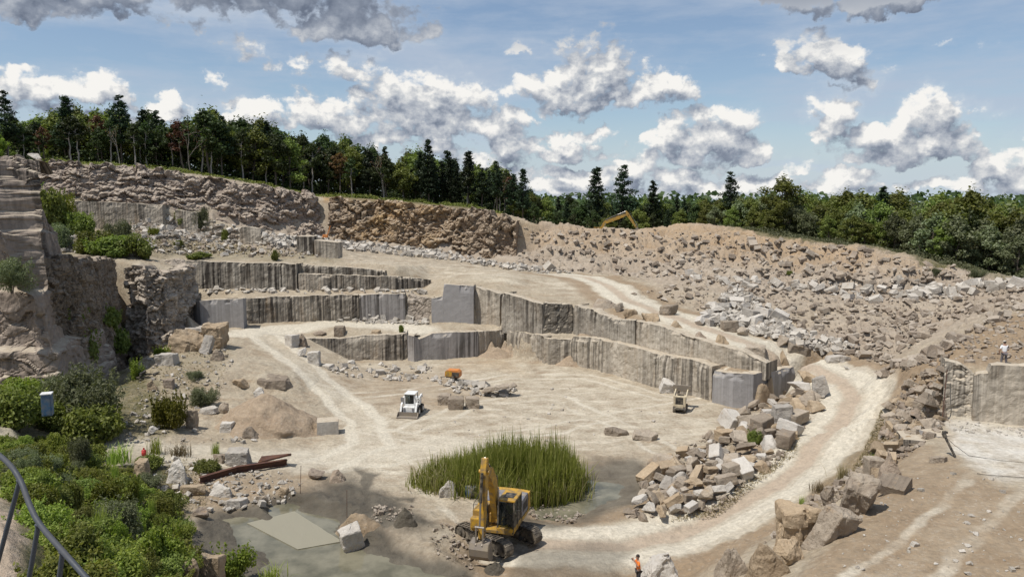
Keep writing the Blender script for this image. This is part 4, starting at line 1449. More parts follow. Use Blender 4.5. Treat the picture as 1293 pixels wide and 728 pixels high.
# edges of the haul road
B('boulder', 989, 462, 22, 18, 'pinkish tan boulder on the outer edge of the haul road where it bends', 'wedge', 'tan_rock', seed=80)
B('stone_block', 953, 450, 25, 11, 'grey sawn block on the road edge above the tan wall', 'block', 'boulder', 'stone block', seed=81, rz=-.35)
B('boulder', 913, 437, 26, 14, 'ochre tan boulder on the road edge above the tan wall', 'wedge', 'tan_rock', seed=82)
B('boulder', 887, 429, 25, 9, 'flat grey boulder on the road edge beside an ochre one', 'wedge', 'brown_rock', seed=83)
B('boulder', 854, 414, 15, 8, 'small pointed boulder alone on the road edge', 'wedge', 'tan_rock', seed=84)
B('boulder', 822, 407, 28, 10, 'long tan boulder on the road edge above the streaked wall', 'chunk', 'tan_rock', seed=85)
B('boulder', 797, 400, 20, 9, 'tan boulder on the road edge left of the long tan one', 'chunk', 'tan_rock', seed=86)
B('boulder', 764, 389, 36, 10, 'long dark based boulder at the top of the road edge line', 'wedge', 'boulder', seed=87)
B('boulder', 780, 394, 18, 10, 'pinkish boulder leaning on the long dark based one', 'chunk', 'boulder', seed=88)
B('boulder', 988, 440, 21, 16, 'grey boulder across the road from the pinkish tan one', 'chunk', 'boulder', seed=89)
B('stone_slab', 1011, 450, 38, 13, 'long grey slab leaning beside the road bend', 'slab', 'boulder', 'stone slab', seed=90, depth=.5, tilt=(.25, .15))
B('stone_slab', 1057, 458, 36, 10, 'long pale smooth slab beside the road bend', 'slab', 'pale_rock', 'stone slab', seed=91, depth=.45)
B('boulder', 1071, 467, 10, 7, 'small round pale boulder at the outer road edge', 'chunk', 'pale_rock', seed=92)
B('boulder', 921, 419, 19, 12, 'dark fronted boulder right of the upper haul road', 'block', 'boulder', seed=93)
B('boulder', 937, 424, 15, 10, 'grey boulder just below the pale rock pile', 'chunk', 'boulder', seed=94)
B('boulder', 844, 398, 27, 18, 'large grey boulder at the left foot of the pale rock pile', 'chunk', 'boulder', seed=95)
B('boulder', 1034, 503, 24, 28, 'tall pale boulder on the inner edge of the road bend', 'chunk', 'pale_rock', seed=96, detail=4)
B('boulder', 1018, 521, 27, 24, 'large pinkish boulder below the tall pale one on the inner bend', 'chunk', 'boulder', seed=97, detail=4)
B('boulder', 1018, 486, 25, 20, 'rounded tan boulder at the top of the inner bend pile', 'chunk', 'tan_rock', seed=98)
B('boulder', 986, 540, 22, 25, 'pale block shaped boulder low in the inner bend pile', 'block', 'pale_rock', seed=99)
# left side of the pit
for a in [
    ('stone_block', 211, 461, 24, 12, 'pale block on dry grass left of the ramp', 'block', 'pale_rock', 'stone block'),
    ('boulder', 275, 456, 17, 14, 'grey tilted boulder under the big grey sawn block', 'wedge', 'boulder', 'boulder'),
    ('stone_block', 214, 490, 12, 10, 'small grey cube behind the yellow green bush', 'block', 'brown_rock', 'stone block'),
    ('boulder', 194, 495, 20, 13, 'tan boulder left of the yellow green bush', 'chunk', 'tan_rock', 'boulder'),
    ('stone_slab', 264, 523, 28, 9, 'long white slab right of the yellow green bush', 'slab', 'pale_rock', 'stone slab'),
    ('boulder', 284, 524, 15, 13, 'pale boulder at the left foot of the sand pile', 'chunk', 'boulder', 'boulder'),
    ('stone_slab', 243, 541, 12, 20, 'grey slab standing upright beside the yellow green bush', 'block', 'boulder', 'stone slab'),
    ('stone_slab', 291, 531, 20, 8, 'dark edged slab tilted against the sand pile', 'slab', 'brown_rock', 'stone slab'),
    ('boulder', 287, 546, 16, 11, 'small pale cube of rock before the sand pile', 'block', 'pale_rock', 'boulder'),
    ('boulder', 317, 554, 22, 14, 'grey jagged boulder at the near foot of the sand pile', 'wedge', 'boulder', 'boulder'),
    ('boulder', 328, 507, 15, 15, 'pale boulder half way up the sand pile', 'chunk', 'pale_rock', 'boulder'),
    ('boulder', 193, 549, 17, 10, 'pale boulder at the left of the track edge', 'chunk', 'pale_rock', 'boulder'),
    ('boulder', 303, 491, 24, 13, 'ochre stained boulder in the ledge above the sand pile', 'chunk', 'tan_rock', 'boulder'),
    ('stone_slab', 348, 491, 58, 13, 'long purple grey ledge slab above the sand pile', 'slab', 'boulder', 'stone slab'),
    ('boulder', 225, 611, 26, 27, 'pale grey slab faced boulder leaning beside the red gas bottle', 'wedge', 'pale_rock', 'boulder'),
    ('boulder', 301, 589, 29, 18, 'pale block behind the rusty beam', 'block', 'pale_rock', 'boulder'),
    ('boulder', 276, 584, 19, 10, 'low pale boulder in tall weeds behind the beam', 'chunk', 'boulder', 'boulder'),
    ('stone_block', 279, 626, 31, 16, 'pale wedge block under the lower end of the rusty beam', 'wedge', 'pale_rock', 'stone block'),
    ('boulder', 245, 629, 38, 14, 'flat tan boulder left of the lower beam end', 'chunk', 'tan_rock', 'boulder'),
    ('stone_slab', 299, 644, 36, 12, 'long pale slab with a dark notched front at the water edge', 'slab', 'pale_rock', 'stone slab'),
    ('boulder', 254, 654, 24, 11, 'brown boulder with a dark hollow under it near the bushes', 'chunk', 'brown_rock', 'boulder'),
    ('boulder', 330, 634, 20, 12, 'grassy grey boulder between the beam and the water', 'chunk', 'boulder', 'boulder'),
    ('boulder', 357, 632, 18, 14, 'small tan boulder at the corner of the dug mud bank', 'chunk', 'tan_rock', 'boulder'),
    ('stone_slab', 75, 578, 27, 12, 'pale slab edge showing behind the leafy slope', 'slab', 'pale_rock', 'stone slab'),
    ('stone_slab', 180, 603, 19, 28, 'pink tinted slab leaning under the red gas bottle', 'slab', 'tan_rock', 'stone slab'),
    ('boulder', 236, 731, 38, 24, 'tan weathered boulder at the bottom edge among the leaves', 'chunk', 'tan_rock', 'boulder'),
    ('boulder', 268, 733, 30, 28, 'pinkish upright boulder at the bottom edge left of a sapling', 'block', 'tan_rock', 'boulder'),
]:
    B(a[0], *a[1:6], kind=a[6], mat=a[7], cat=a[8], depth=.7, detail=3)
p_ = hit(46, 203)
B('boulder', 46, 202, 20, 9, 'white boulder on the rim of the left hill in front of the trees', 'chunk', 'pale_rock', Y=132)
front_block('stone_block', 400.5, 427.5, 553.5, 532.5, 62.8, 1.5, M['pale_cut'], 'pale cubic sawn block standing alone at the foot of the sand pile', 'stone block', seed=9, skew=.4, amp=.02)
front_block('stone_block', 1183, 1203.5, 576, 550, 46.2, 1.6, M['clean'], 'small grey sawn block with a black box on top, on the white dust', 'stone block', seed=10, amp=.02, skew=.3)
front_block('stone_block', 1140, 1182, 569, 556, 46.6, 2.0, M['drilled'], 'low drilled block with a sloping pale top, left of the small sawn block', 'stone block', seed=12, amp=.03, skew=-.5)


B('boulder', 243, 443, 58, 30, 'broad tan outcrop below the big grey sawn block', 'wedge', 'tan_rock', seed=131, depth=.7, detail=4, amp=.06)
B('boulder', 272, 441, 26, 27, 'tan block with a split face at the right end of the tan outcrop', 'block', 'tan_rock', seed=135, depth=.8, detail=4, amp=.04)
B('boulder', 206, 415, 34, 26, 'dark edged ledge of rock left of the big grey sawn block', 'wedge', 'brown_rock', seed=132, depth=.8)
B('stone_slab', 252, 421, 36, 9, 'pale flat slab lying on top of the tan outcrop', 'slab', 'pale_rock', 'stone slab', seed=133, sink=-.2)
B('stone_block', 262, 446, 13, 19, 'pale slab leaning on the front of the tan outcrop', 'block', 'pale_rock', 'stone block', seed=134, tilt=(-.4, .2))


def grooved_block():
    """boulder with five drill half-pipes along its top"""
    p = hit(1137, 623)
    pts = []
    for i in range(5):
        x = -.95 + i * .38
        for k in range(6):
            a = PI * k / 5
            pts.append((x + .38 * k / 5, .55 - .07 * math.sin(a) + .04 * i))
    pts += [(1.0, -.3), (.5, -.45), (-.6, -.4), (-1.05, -.1)]
    m_ = MB().prism(pts, 1.7, bev=0)
    o = m_.build('stone_block', M['boulder'])
    o.scale = (.72, .75, .55)
    o.location = (p[0], p[1] + .7, p[2] + .12)
    o.rotation_euler = (.30, .08, -.75)
    tag(o, 'pale block with rounded drill grooves along its sloping top', 'stone block')


grooved_block()

# ---- scattered boulders, each its own object
placed = []


def scatter(P, n, s0, s1, mat, label, group, seed, kinds=None, sink=.2, pile=0.0, minsep=.45):
    r = random.Random(seed)
    k = 0
    tries = 0
    while k < n and tries < n * 40:
        tries += 1
        px, py = sample_poly(P, r)
        p = hit(px, py)
        if p is None:
            continue
        s = s0 + (s1 - s0) * r.random() ** 1.6
        if any((p[0] - q[0]) ** 2 + (p[1] - q[1]) ** 2 < (minsep * (s + q[2])) ** 2 for q in placed):
            continue
        placed.append((p[0], p[1], s))
        mats = mat if isinstance(mat, (list, tuple)) else [mat]
        o = bpy.data.objects.new('boulder', mid_mesh(r.choice(kinds) if kinds else r.randrange(14), r.choice(mats)))
        o.location = (p[0], p[1], p[2] + s * (.25 - sink * .5) + r.random() * pile)
        o.rotation_euler = (r.gauss(0, .28), r.gauss(0, .28), r.uniform(0, 6.3))
        o.scale = (s, s * r.uniform(.75, 1.15), s * r.uniform(.8, 1.25))
        link(o)
        tag(o, label, 'boulder', group)
        k += 1


scatter([(790, 650), (830, 590), (870, 570), (935, 520), (985, 500), (1020, 490), (1030, 515), (1000, 560), (950, 612), (880, 652), (830, 662)], 150, .65, 1.95, ['boulder', 'boulder', 'pale_rock', 'tan_rock'],
        'angular granite boulder in the big pile inside the road bend', 'boulders piled inside the road bend', 3, pile=.5, minsep=.30)
scatter([(1108, 560), (1130, 500), (1150, 478), (1188, 470), (1186, 540), (1150, 565), (1110, 600), (1090, 600)], 60, .5, 1.35, ['boulder', 'tan_rock', 'brown_rock'],
        'tan rock on the rubble slope between the haul road and the platform', 'rocks on the rubble slope outside the road bend', 4, pile=.2, minsep=.32)
scatter([(880, 412), (900, 385), (925, 366), (945, 372), (985, 405), (1000, 425), (960, 420), (930, 410)], 55, .7, 1.8, ['pale_rock'],
        'whitish angular rock in the pale pile right of the upper haul road', 'rocks of the pale pile', 5, pile=.5, minsep=.30)


# ---- rubble nobody would count
def rubble(name, P, n, s0, s1, mat, seed, label, pile=.1, flat=1.0, pw=2.2, hitfn=None):
    r = random.Random(seed)
    Vs, Ts, Rs = [], [], []
    off = 0
    for k in range(n):
        px, py = sample_poly(P[k % len(P)] if isinstance(P[0][0], (list, tuple)) else P, r)
        p = hit(px, py)
        if p is None:
            continue
        s = s0 + (s1 - s0) * r.random() ** pw
        V, T_ = SMALL[r.randrange(12)]
        Rm = np.array(Euler((r.gauss(0, .35), r.gauss(0, .35), r.uniform(0, 6.3))).to_matrix())
        sc = np.array([s, s * r.uniform(.7, 1.2), s * r.uniform(.7, 1.3) * flat])
        W = (V * sc) @ Rm.T + p + np.array([0, 0, s * .12 + r.random() * pile])
        Vs.append(W)
        Ts.append(T_ + off)
        Rs.append(np.full(len(V), r.random()))
        off += len(V)
    o = mesh_np(name, np.concatenate(Vs), np.concatenate(Ts), M[mat], attrs=dict(rv=np.concatenate(Rs)))
    return tag(o, label, 'rubble', kind='stuff')


rubble('rubble', [[(640, 290), (800, 292), (900, 290), (1000, 305), (1100, 315), (1200, 342), (1293, 365), (1293, 372), (1200, 372), (1100, 372), (1000, 362), (840, 352), (720, 345), (650, 335)]], 2800, .12, 1.5, 'rubble', 21, 'tan rubble covering the far slope', pile=.02, pw=6.5, flat=.75)
rubble('rubble', [[(800, 372), (880, 352), (1000, 358), (1100, 372), (1293, 360), (1293, 385), (1200, 405), (1120, 462), (1060, 452), (1000, 432), (940, 410), (870, 388)]], 2600, .08, 1.15, 'rubble', 22, 'loose rubble in the hollow right of the haul road', pw=5.2, flat=.85)
rubble('rubble', [[(820, 348), (900, 345), (1000, 356), (1100, 366), (1200, 362), (1293, 352), (1293, 366), (1200, 378), (1100, 382), (1000, 370), (880, 356)]], 250, .3, 1.8, 'pale_rubble', 28, 'line of pale rocks along the foot of the far slope', pw=1.8)
rubble('rubble', [[(1150, 462), (1200, 438), (1260, 408), (1293, 396), (1293, 455), (1250, 455), (1200, 462)]], 420, .08, .6, 'rubble', 36, 'stones on the brown embankment at the right', pile=.0, pw=4, flat=.7)
rubble('rubble', [[(1105, 470), (1150, 456), (1200, 431), (1250, 404), (1293, 386), (1293, 392), (1250, 412), (1200, 440), (1150, 466), (1110, 478)]], 150, .2, 1.3, 'rubble', 37, 'rocks along the crest of the brown embankment', pile=.0, pw=2)
rubble('rubble', [[(885, 410), (905, 380), (930, 364), (960, 380), (1005, 420), (1080, 440), (1040, 448), (960, 425)]], 1000, .25, 1.1, 'pale_rubble', 23, 'whitish rubble of the pale pile', pile=.4)
rubble('rubble', [[(330, 300), (420, 304), (560, 318), (640, 334), (720, 345), (680, 346), (560, 328), (420, 314), (340, 312)]], 800, .3, 1.5, 'pale_rubble', 24, 'pale rubble along the foot of the back cliff', pile=.15)
rubble('rubble', [[(60, 265), (110, 290), (210, 288), (300, 300), (370, 315), (430, 328), (220, 322), (60, 318), (50, 285)], [(160, 270), (300, 290), (380, 300), (370, 312), (250, 305), (170, 300)]], 1100, .2, 1.15, 'pale_rubble', 25, 'pale rubble on the left terraces', pile=.15, pw=3)
rubble('rubble', [[(60, 265), (110, 290), (210, 288), (300, 300), (370, 315), (430, 328), (220, 322), (60, 318), (50, 285)], [(160, 270), (300, 290), (380, 300), (370, 312), (250, 305), (170, 300)]], 1000, .15, .9, 'rubble', 35, 'tan rubble on the left terraces', pile=.1)
rubble('rubble', [[(395, 458), (480, 460), (545, 462), (560, 478), (500, 482), (430, 476)], [(540, 478), (600, 486), (655, 492), (640, 502), (580, 498)], [(205, 366), (540, 367), (540, 371), (205, 371)], [(430, 400), (545, 404), (545, 410), (420, 408)]], 420, .25, 1.15, 'pale_rubble', 26, 'broken pale stones on the pit floor and benches', pw=1.6)
rubble('rubble', [[(1105, 570), (1130, 500), (1150, 475), (1190, 465), (1188, 545), (1140, 580), (1100, 605), (1020, 660), (960, 690), (1000, 650)], [(790, 655), (830, 590), (930, 525), (1025, 490), (1030, 520), (1000, 570), (900, 650)]], 1500, .12, .6, 'rubble', 27, 'small tan rubble beside the haul road', pile=.1)
rubble('rubble', [[(180, 440), (300, 440), (280, 500), (240, 560), (300, 550), (330, 560), (150, 565), (170, 500)], [(180, 575), (330, 590), (390, 610), (360, 640), (240, 650), (200, 620)]], 650, .10, .55, 'pale_rubble', 29, 'scattered stones on the dry ground at the left')
rubble('rubble', [[(1195, 530), (1293, 540), (1293, 552), (1200, 545)], [(1100, 600), (1293, 590), (1293, 728), (1050, 728)], [(700, 480), (880, 530), (860, 560), (560, 560), (480, 520)]], 420, .06, .35, 'pale_rubble', 30, 'stray stones on the platform and floor', pw=3, pile=.0)
rubble('rubble', [[(540, 665), (580, 660), (610, 690), (600, 722), (545, 700)], [(470, 640), (520, 640), (520, 660), (470, 660)], [(660, 638), (740, 650), (720, 662), (670, 655)]], 400, .06, .35, 'rubble', 31, 'clods of dug earth beside the water', pw=2.5)


# ---- heaps
def heap(name, px, pb, w, h, label, cat, mat, seed, stretch=1.0, rough=.12):
    p = hit(px, pb)
    sc = p[1] / F
    Rr, H = w * sc / 2, h * sc
    n, mrow = 64, 22
    V = []
    for j in range(mrow + 1):
        t = j / mrow
        for i in range(n):
            a = i / n * 2 * PI
            V.append((Rr * t * math.cos(a), Rr * t * math.sin(a) * stretch, H * (1 - t) ** 1.08 * (1.0 - .16 * (1 - t) ** 4) - .06))
    V = np.array(V)
    V[:, 2] += fbm(V * 1.2 + seed, 4, seed) * rough * np.minimum(1, V[:, 2] + .5)
    V[:, :2] *= 1 + (fbm(V * .6 + seed, 3, seed + 1) * .18)[:, None]
    f = []
    for j in range(mrow):
        for i in range(n):
            k = (i + 1) % n
            f.append((j * n + i, (j + 1) * n + i, (j + 1) * n + k, j * n + k))
    cy = p[1] + Rr * stretch * .8
    cx_ = p[0] * cy / p[1]
    V[:, 0] += cx_
    V[:, 1] += cy
    V[:, 2] += ground(V[:, 0], V[:, 1])
    z = np.zeros(len(V))
    at = {k: z for k in ('road', 'pale', 'ochre', 'rocky', 'grass', 'dust')}
    at.update(brown=z + (.75 if mat == 'sand' else .8 if mat == 'earth' else .0), pink=z + (.5 if mat == 'sand' else 0), mud=z + (1 if mat == 'mud' else 0.0), cell=z + .5)
    return tag(mesh_np(name, V, np.array(f), M['ground'], smooth=True, attrs=at), label, cat)


heap('sand_pile', 342, 553, 150, 52, 'smooth tan sand pile behind the cubic sawn block', 'sand pile', 'sand', 3, .75, .22)
heap('mud_heap', 511, 664, 34, 26, 'dark lump of wet mud at the end of the dug bank', 'mud heap', 'mud', 4, .7, .3)
heap('earth_heap', 452, 682, 70, 26, 'reddish brown earth heap behind the pale layered boulder', 'earth heap', 'earth', 5, .55, .15)
heap('mud_heap', 626, 726, 36, 14, 'small dark mud heap beside the excavator bucket', 'mud heap', 'mud', 6, .7, .25)
heap('earth_heap', 628, 452, 50, 15, 'small tan earth heap against the corner of the lowest wall', 'earth heap', 'sand', 7, .5, .06)
heap('earth_heap', 722, 463, 46, 17, 'small pale earth heap under the dark rough face', 'earth heap', 'sand', 8, .5, .06)
# the smooth slab lying in the water
q4 = [Pz(*p, WL + .03) for p in ((312, 660), (372, 645), (432, 683), (376, 693))]
o_ = rough_box('stone_slab', [q[:2] for q in q4[::-1]], WL - .5, WL + .04, M['wetslab'], None, 14, 0, .012)
tag(o_, 'smooth grey sawn slab just breaking the surface of the muddy water', 'stone slab')
# ================================================================== plants
def leaves_np(C, size, r, nrm=None, asp=1.6, droop=0.0):
    """quads of given half length at points C; random or given facing.  returns V, quads"""
    n = len(C)
    if np.isscalar(size):
        size = np.full(n, size)
    a = r.normal(size=(n, 3))
    if nrm is not None:
        a = a * .55 + nrm
    a /= np.linalg.norm(a, axis=1)[:, None] + 1e-9
    t = r.normal(size=(n, 3))
    t[:, 2] -= droop
    t -= a * np.sum(a * t, 1)[:, None]
    t /= np.linalg.norm(t, axis=1)[:, None] + 1e-9
    b = np.cross(a, t)
    L = size[:, None] * r.uniform(.7, 1.3, (n, 1))
    Wd = L / asp
    V = np.stack([C - t * L, C + b * Wd * .9 - t * L * .1, C + t * L, C - b * Wd - t * L * .1], 1).reshape(-1, 3)
    return V, np.arange(4 * n).reshape(n, 4)


def tube_np(pts, rad, seg=6):
    pts = np.asarray(pts, float)
    T_ = np.gradient(pts, axis=0)
    T_ /= np.linalg.norm(T_, axis=1)[:, None] + 1e-9
    ref = np.array([1.0, .13, 0])
    A = np.cross(T_, ref)
    A /= np.linalg.norm(A, axis=1)[:, None] + 1e-9
    Bv = np.cross(T_, A)
    V = []
    for i in range(seg):
        a = i / seg * 2 * PI
        V.append(pts + (A * math.cos(a) + Bv * math.sin(a)) * np.asarray(rad)[:, None])
    V = np.stack(V, 1).reshape(-1, 3)
    n = len(pts)
    f = []
    for j in range(n - 1):
        for i in range(seg):
            k = (i + 1) % seg
            f.append((j * seg + i, j * seg + k, (j + 1) * seg + k, (j + 1) * seg + i))
    return V, np.array(f)


def join(parts):
    Vs, Fs, off = [], [], 0
    for V, f in parts:
        Vs.append(V)
        Fs.append(f + off)
        off += len(V)
    return np.concatenate(Vs), np.concatenate(Fs)


def mesh_only(name, V, f, mat, smooth=False):
    o = mesh_np(name, V, f, mat, smooth=smooth)
    me = o.data
    bpy.data.objects.remove(o)
    return me


PROTO = {}


def broadleaf(key, seed, leafmat, barkmat='bark', h=12.0, cr=3.2, base=.35, nb=26, per=95, leaf=.24, lean=0.0):
    r = np.random.default_rng(seed)
    n = 9
    tz_ = np.linspace(0, h * .86, n)
    wob_ = np.cumsum(r.normal(0, .16, (n, 2)), 0)
    tp = np.stack([wob_[:, 0] + lean * tz_, wob_[:, 1], tz_], 1)
    tp[0, 2] = -.6
    parts = [tube_np(tp, np.linspace(.20, .05, n) * h / 12, 7)]
    C, N_ = [], []
    for k in range(nb):
        t = base + (1 - base) * (k + r.random()) / nb
        zz = t * h * .86
        o = np.array([np.interp(zz, tz_, tp[:, 0]), np.interp(zz, tz_, tp[:, 1]), zz])
        a = r.uniform(0, 2 * PI)
        prof = math.sin(min(1, (t - base) / (1 - base) * .85 + .22) * PI) ** .7
        L = cr * prof * r.uniform(.55, 1.08)
        tip = o + np.array([math.cos(a) * L, math.sin(a) * L, L * r.uniform(.2, .65)])
        mid = (o + tip) / 2 + np.array([0, 0, -.12 * L])
        parts.append(tube_np([o, mid, tip], [.07 * h / 12, .045 * h / 12, .015], 4))
        br = r.uniform(.55, 1.15) * cr * .34
        for c, m in ((tip, per), (mid + (tip - mid) * .35, per // 3)):
            g_ = r.normal(size=(m, 3))
            g_ /= np.linalg.norm(g_, axis=1)[:, None]
            q = g_ * (r.random((m, 1)) ** .45) * br * np.array([1.15, 1.15, .72])
            C.append(c + q)
            N_.append(g_ * .5 + np.array([0, 0, .55]))
    top = tp[-1]
    g_ = r.normal(size=(per, 3))
    C.append(top + g_ * cr * .16 * np.array([1, 1, 1.3]))
    N_.append(g_ * .4 + np.array([0, 0, .5]))
    C, N_ = np.concatenate(C), np.concatenate(N_)
    V, f = leaves_np(C, leaf, r, N_)
    TV, TF = join(parts)
    PROTO[key] = [('trunk', mesh_only('trunk', TV, TF, M[barkmat], True)), ('crown', mesh_only('crown', V, f, M[leafmat]))]


def pine(key, seed, h=15.0, w=3.0, base=.28, sparse=1.0):
    r = np.random.default_rng(seed)
    tz_ = np.linspace(-.6, h, 8)
    tp = np.stack([np.cumsum(r.normal(0, .06, 8)), np.cumsum(r.normal(0, .06, 8)), tz_], 1)
    parts = [tube_np(tp, np.linspace(.22, .03, 8) * h / 14, 7)]
    C, Sz, N_ = [], [], []
    z = h * base
    while z < h * .985:
        t = (z / h - base) / (1 - base)
        Lm = w * (1 - t) ** .75 * r.uniform(.65, 1.1) + .25
        nb = int(r.integers(4, 7))
        z_ = z
        a0 = r.uniform(0, 6.3)
        for k in range(nb):
            if r.random() > .92 * sparse:
                continue
            a = a0 + k / nb * 2 * PI + r.normal(0, .25)
            L = Lm * r.uniform(.55, 1.15)
            z = min(h * .98, z_ + r.uniform(-.45, .45))
            o = np.array([np.interp(z, tz_, tp[:, 0]), np.interp(z, tz_, tp[:, 1]), z])
            d = np.array([math.cos(a), math.sin(a), r.uniform(-.12, .42)])
            tip = o + d * L
            parts.append(tube_np([o, (o + tip) / 2, tip], [.04, .03, .01], 3))
            m = int(16 + 26 * L)
            s = r.random(m) ** .7
            q = o + d * (L * (.18 + .85 * s))[:, None] + r.normal(size=(m, 3)) * np.array([.26, .26, .15]) * (.6 + .3 * L)
            C.append(q)
            Sz.append(r.uniform(.18, .34, m))
            N_.append(np.tile([0, 0, 1.0], (m, 1)))
        z = z_ + r.uniform(.34, .66)
    C, Sz, N_ = np.concatenate(C), np.concatenate(Sz), np.concatenate(N_)
    V, f = leaves_np(C, Sz, r, N_, asp=2.2)
    TV, TF = join(parts)
    PROTO[key] = [('trunk', mesh_only('trunk', TV, TF, M['bark'], True)), ('crown', mesh_only('crown', V, f, M['leaf_pine']))]


def bare(key, seed, h=11.0):
    r = np.random.default_rng(seed)
    parts = []

    def grow(p, d, L, rad, lvl):
        n = 4
        pts = [p]
        for k in range(n):
            d = d + r.normal(0, .10, 3)
            d /= np.linalg.norm(d)
            pts.append(pts[-1] + d * L / n)
        parts.append(tube_np(pts, np.linspace(rad, rad * .55, n + 1), 5))
        if lvl < 4:
            for k in range(2 if lvl else 3):
                nd = d + r.normal(0, .42, 3)
                nd[2] = abs(nd[2]) + .15
                grow(pts[-1 - (k % 2)], nd / np.linalg.norm(nd), L * r.uniform(.5, .72), rad * .52, lvl + 1)

    grow(np.array([0, 0, -.5]), np.array([0, 0, 1.0]), h * .5, .15, 0)
    V, f = join(parts)
    C = V[r.integers(0, len(V), 90)] + r.normal(0, .3, (90, 3))
    C = C[C[:, 2] > h * .45]
    LV, LF = leaves_np(C, .16, r)
    PROTO[key] = [('trunk', mesh_only('trunk', V, f, M['bark_pale'], True)), ('crown', mesh_only('crown', LV, LF, M['leaf_rust']))]


def bush(key, seed, leafmat, n, leaf, lumps=9, flat=.75, asp=1.7, stems=7):
    """unit bush: radius about 1"""
    r = np.random.default_rng(seed)
    C, N_ = [], []
    parts = []
    for k in range(lumps):
        a = r.uniform(0, 6.3)
        q = r.random() ** .5 * .62
        c = np.array([math.cos(a) * q, math.sin(a) * q, r.uniform(.25, .85) * flat * (1.15 - q * .7)])
        br = r.uniform(.28, .46)
        m = n // lumps
        g_ = r.normal(size=(m, 3))
        g_ /= np.linalg.norm(g_, axis=1)[:, None]
        C.append(c + g_ * (r.random((m, 1)) ** .4) * br * np.array([1, 1, .85]))
        N_.append(g_ * .5 + np.array([0, 0, .5]))
        if k < stems:
            parts.append(tube_np([np.array([c[0] * .15, c[1] * .15, -.15]), c * .6, c + np.array([0, 0, br * .5])], [.03, .02, .008], 4))
    C, N_ = np.concatenate(C), np.concatenate(N_)
    # thin shoots breaking the outline
    for k in range(lumps * 2):
        a = r.uniform(0, 6.3)
        q = r.uniform(.3, .95)
        b0 = np.array([math.cos(a) * q * .8, math.sin(a) * q * .8, .45 * flat])
        b1 = b0 + np.array([math.cos(a) * .18, math.sin(a) * .18, r.uniform(.3, .6) * flat])
        m = max(8, n // 220)
        s = r.random((m, 1))
        C = np.concatenate([C, b0 + (b1 - b0) * s + r.normal(0, .03, (m, 3))])
        N_ = np.concatenate([N_, np.tile([0, 0, .6], (m, 1))])
    keep = C[:, 2] > -.12
    V, f = leaves_np(C[keep], leaf, r, N_[keep], asp)
    SV, SF = join(parts)
    PROTO[key] = [('stem', mesh_only('stem', SV, SF, M['bark'], True)), ('foliage', mesh_only('foliage', V, f, M[leafmat]))]


def grass_tuft(key, seed, mat, n=90, h=1.0, spread=.45, w=.012):
    r = np.random.default_rng(seed)
    V, f = blades(np.zeros((n, 3)) + np.concatenate([r.normal(0, spread * .4, (n, 2)), np.zeros((n, 1))], 1), h, w, r, spread)
    PROTO[key] = [('foliage', mesh_only('foliage', V, f, M[mat]))]


def blades(C, h, w, r, lean=.3):
    n = len(C)
    H = h * r.uniform(.55, 1.1, n)
    a = r.uniform(0, 2 * PI, n)
    l = np.abs(r.normal(0, lean, n)) * H * .6
    dx, dy = np.cos(a), np.sin(a)
    px_, py_ = -np.sin(a), np.cos(a)
    V = np.zeros((n, 6, 3))
    for k, (t, ww) in enumerate(((0, 1.0), (.55, .8), (1.0, .12))):
        x = C[:, 0] + dx * l * t ** 2
        y = C[:, 1] + dy * l * t ** 2
        z = C[:, 2] + H * t * (1 - .12 * t * t)
        wd = w * ww * r.uniform(.8, 1.2, n)
        V[:, 2 * k] = np.stack([x - px_ * wd, y - py_ * wd, z], 1)
        V[:, 2 * k + 1] = np.stack([x + px_ * wd, y + py_ * wd, z], 1)
    b = np.arange(n)[:, None] * 6
    f = np.concatenate([b + np.array([[0, 1, 3, 2]]), b + np.array([[2, 3, 5, 4]])])
    return V.reshape(-1, 3), f


def plant(key, name, label, cat, loc, rz, sc, group=None):
    e = empty(name, label, cat, loc, rz, group)
    e.scale = sc if isinstance(sc, (tuple, list)) else (sc, sc, sc)
    for nm, me in PROTO[key]:
        o = bpy.data.objects.new(nm, me)
        link(o, e)
    return e


for i in range(4):
    broadleaf('oak%d' % i, 40 + i, 'leaf_dark', h=12, cr=2.9 + .3 * (i % 2), base=.24 + .05 * i, nb=26 + 2 * i, per=105)
for i in range(2):
    broadleaf('tall%d' % i, 50 + i, 'leaf_dark', 'bark_pale', h=13, cr=2.3, base=.52, nb=18, per=80)
for i in range(3):
    broadleaf('mid%d' % i, 60 + i, 'leaf_mid', h=11, cr=3.4, base=.16, nb=32, per=90)
for i in range(2):
    broadleaf('grey%d' % i, 66 + i, 'leaf_grey', h=10, cr=3.4, base=.10, nb=32, per=90)
broadleaf('rust0', 70, 'leaf_rust', h=11, cr=2.0, base=.45, nb=16, per=50)
broadleaf('bright0', 72, 'leaf_bright', h=8, cr=2.8, base=.1, nb=26, per=90)
for i in range(3):
    pine('pine%d' % i, 80 + i, h=15, w=[3.0, 3.4, 2.6][i], base=[.25, .35, .18][i], sparse=[.95, .8, 1.0][i])
bare('bare0', 90)
bare('bare1', 91)

rt = random.Random(77)


def rim(px):
    """depth and height of the tree line's foot"""
    X_ = [-200, -60, 0, 100, 200, 300, 400, 500, 600, 660, 700, 780, 850, 920, 1000, 1060, 1120, 1200, 1293, 1400]
    Y_ = [132, 136, 142, 146, 154, 160, 170, 173, 172, 168, 166, 164, 162, 156, 143, 137, 131, 120, 112, 106]
    return float(np.interp(px, X_, Y_))


def tree_at(key, px, dY, hpx, name, label, cat, group, hproto):
    """hpx: height in photo pixels"""
    Y = rim(px) + dY
    x = (px - CXP) / F * Y
    z = float(ground(x, Y))
    H = hpx * Y / F
    s = H / hproto
    w = s * rt.uniform(.9, 1.12)
    return plant(key, name, label, cat, (x, Y, z - .15), rt.uniform(0, 6.3), (w, w, s), group)


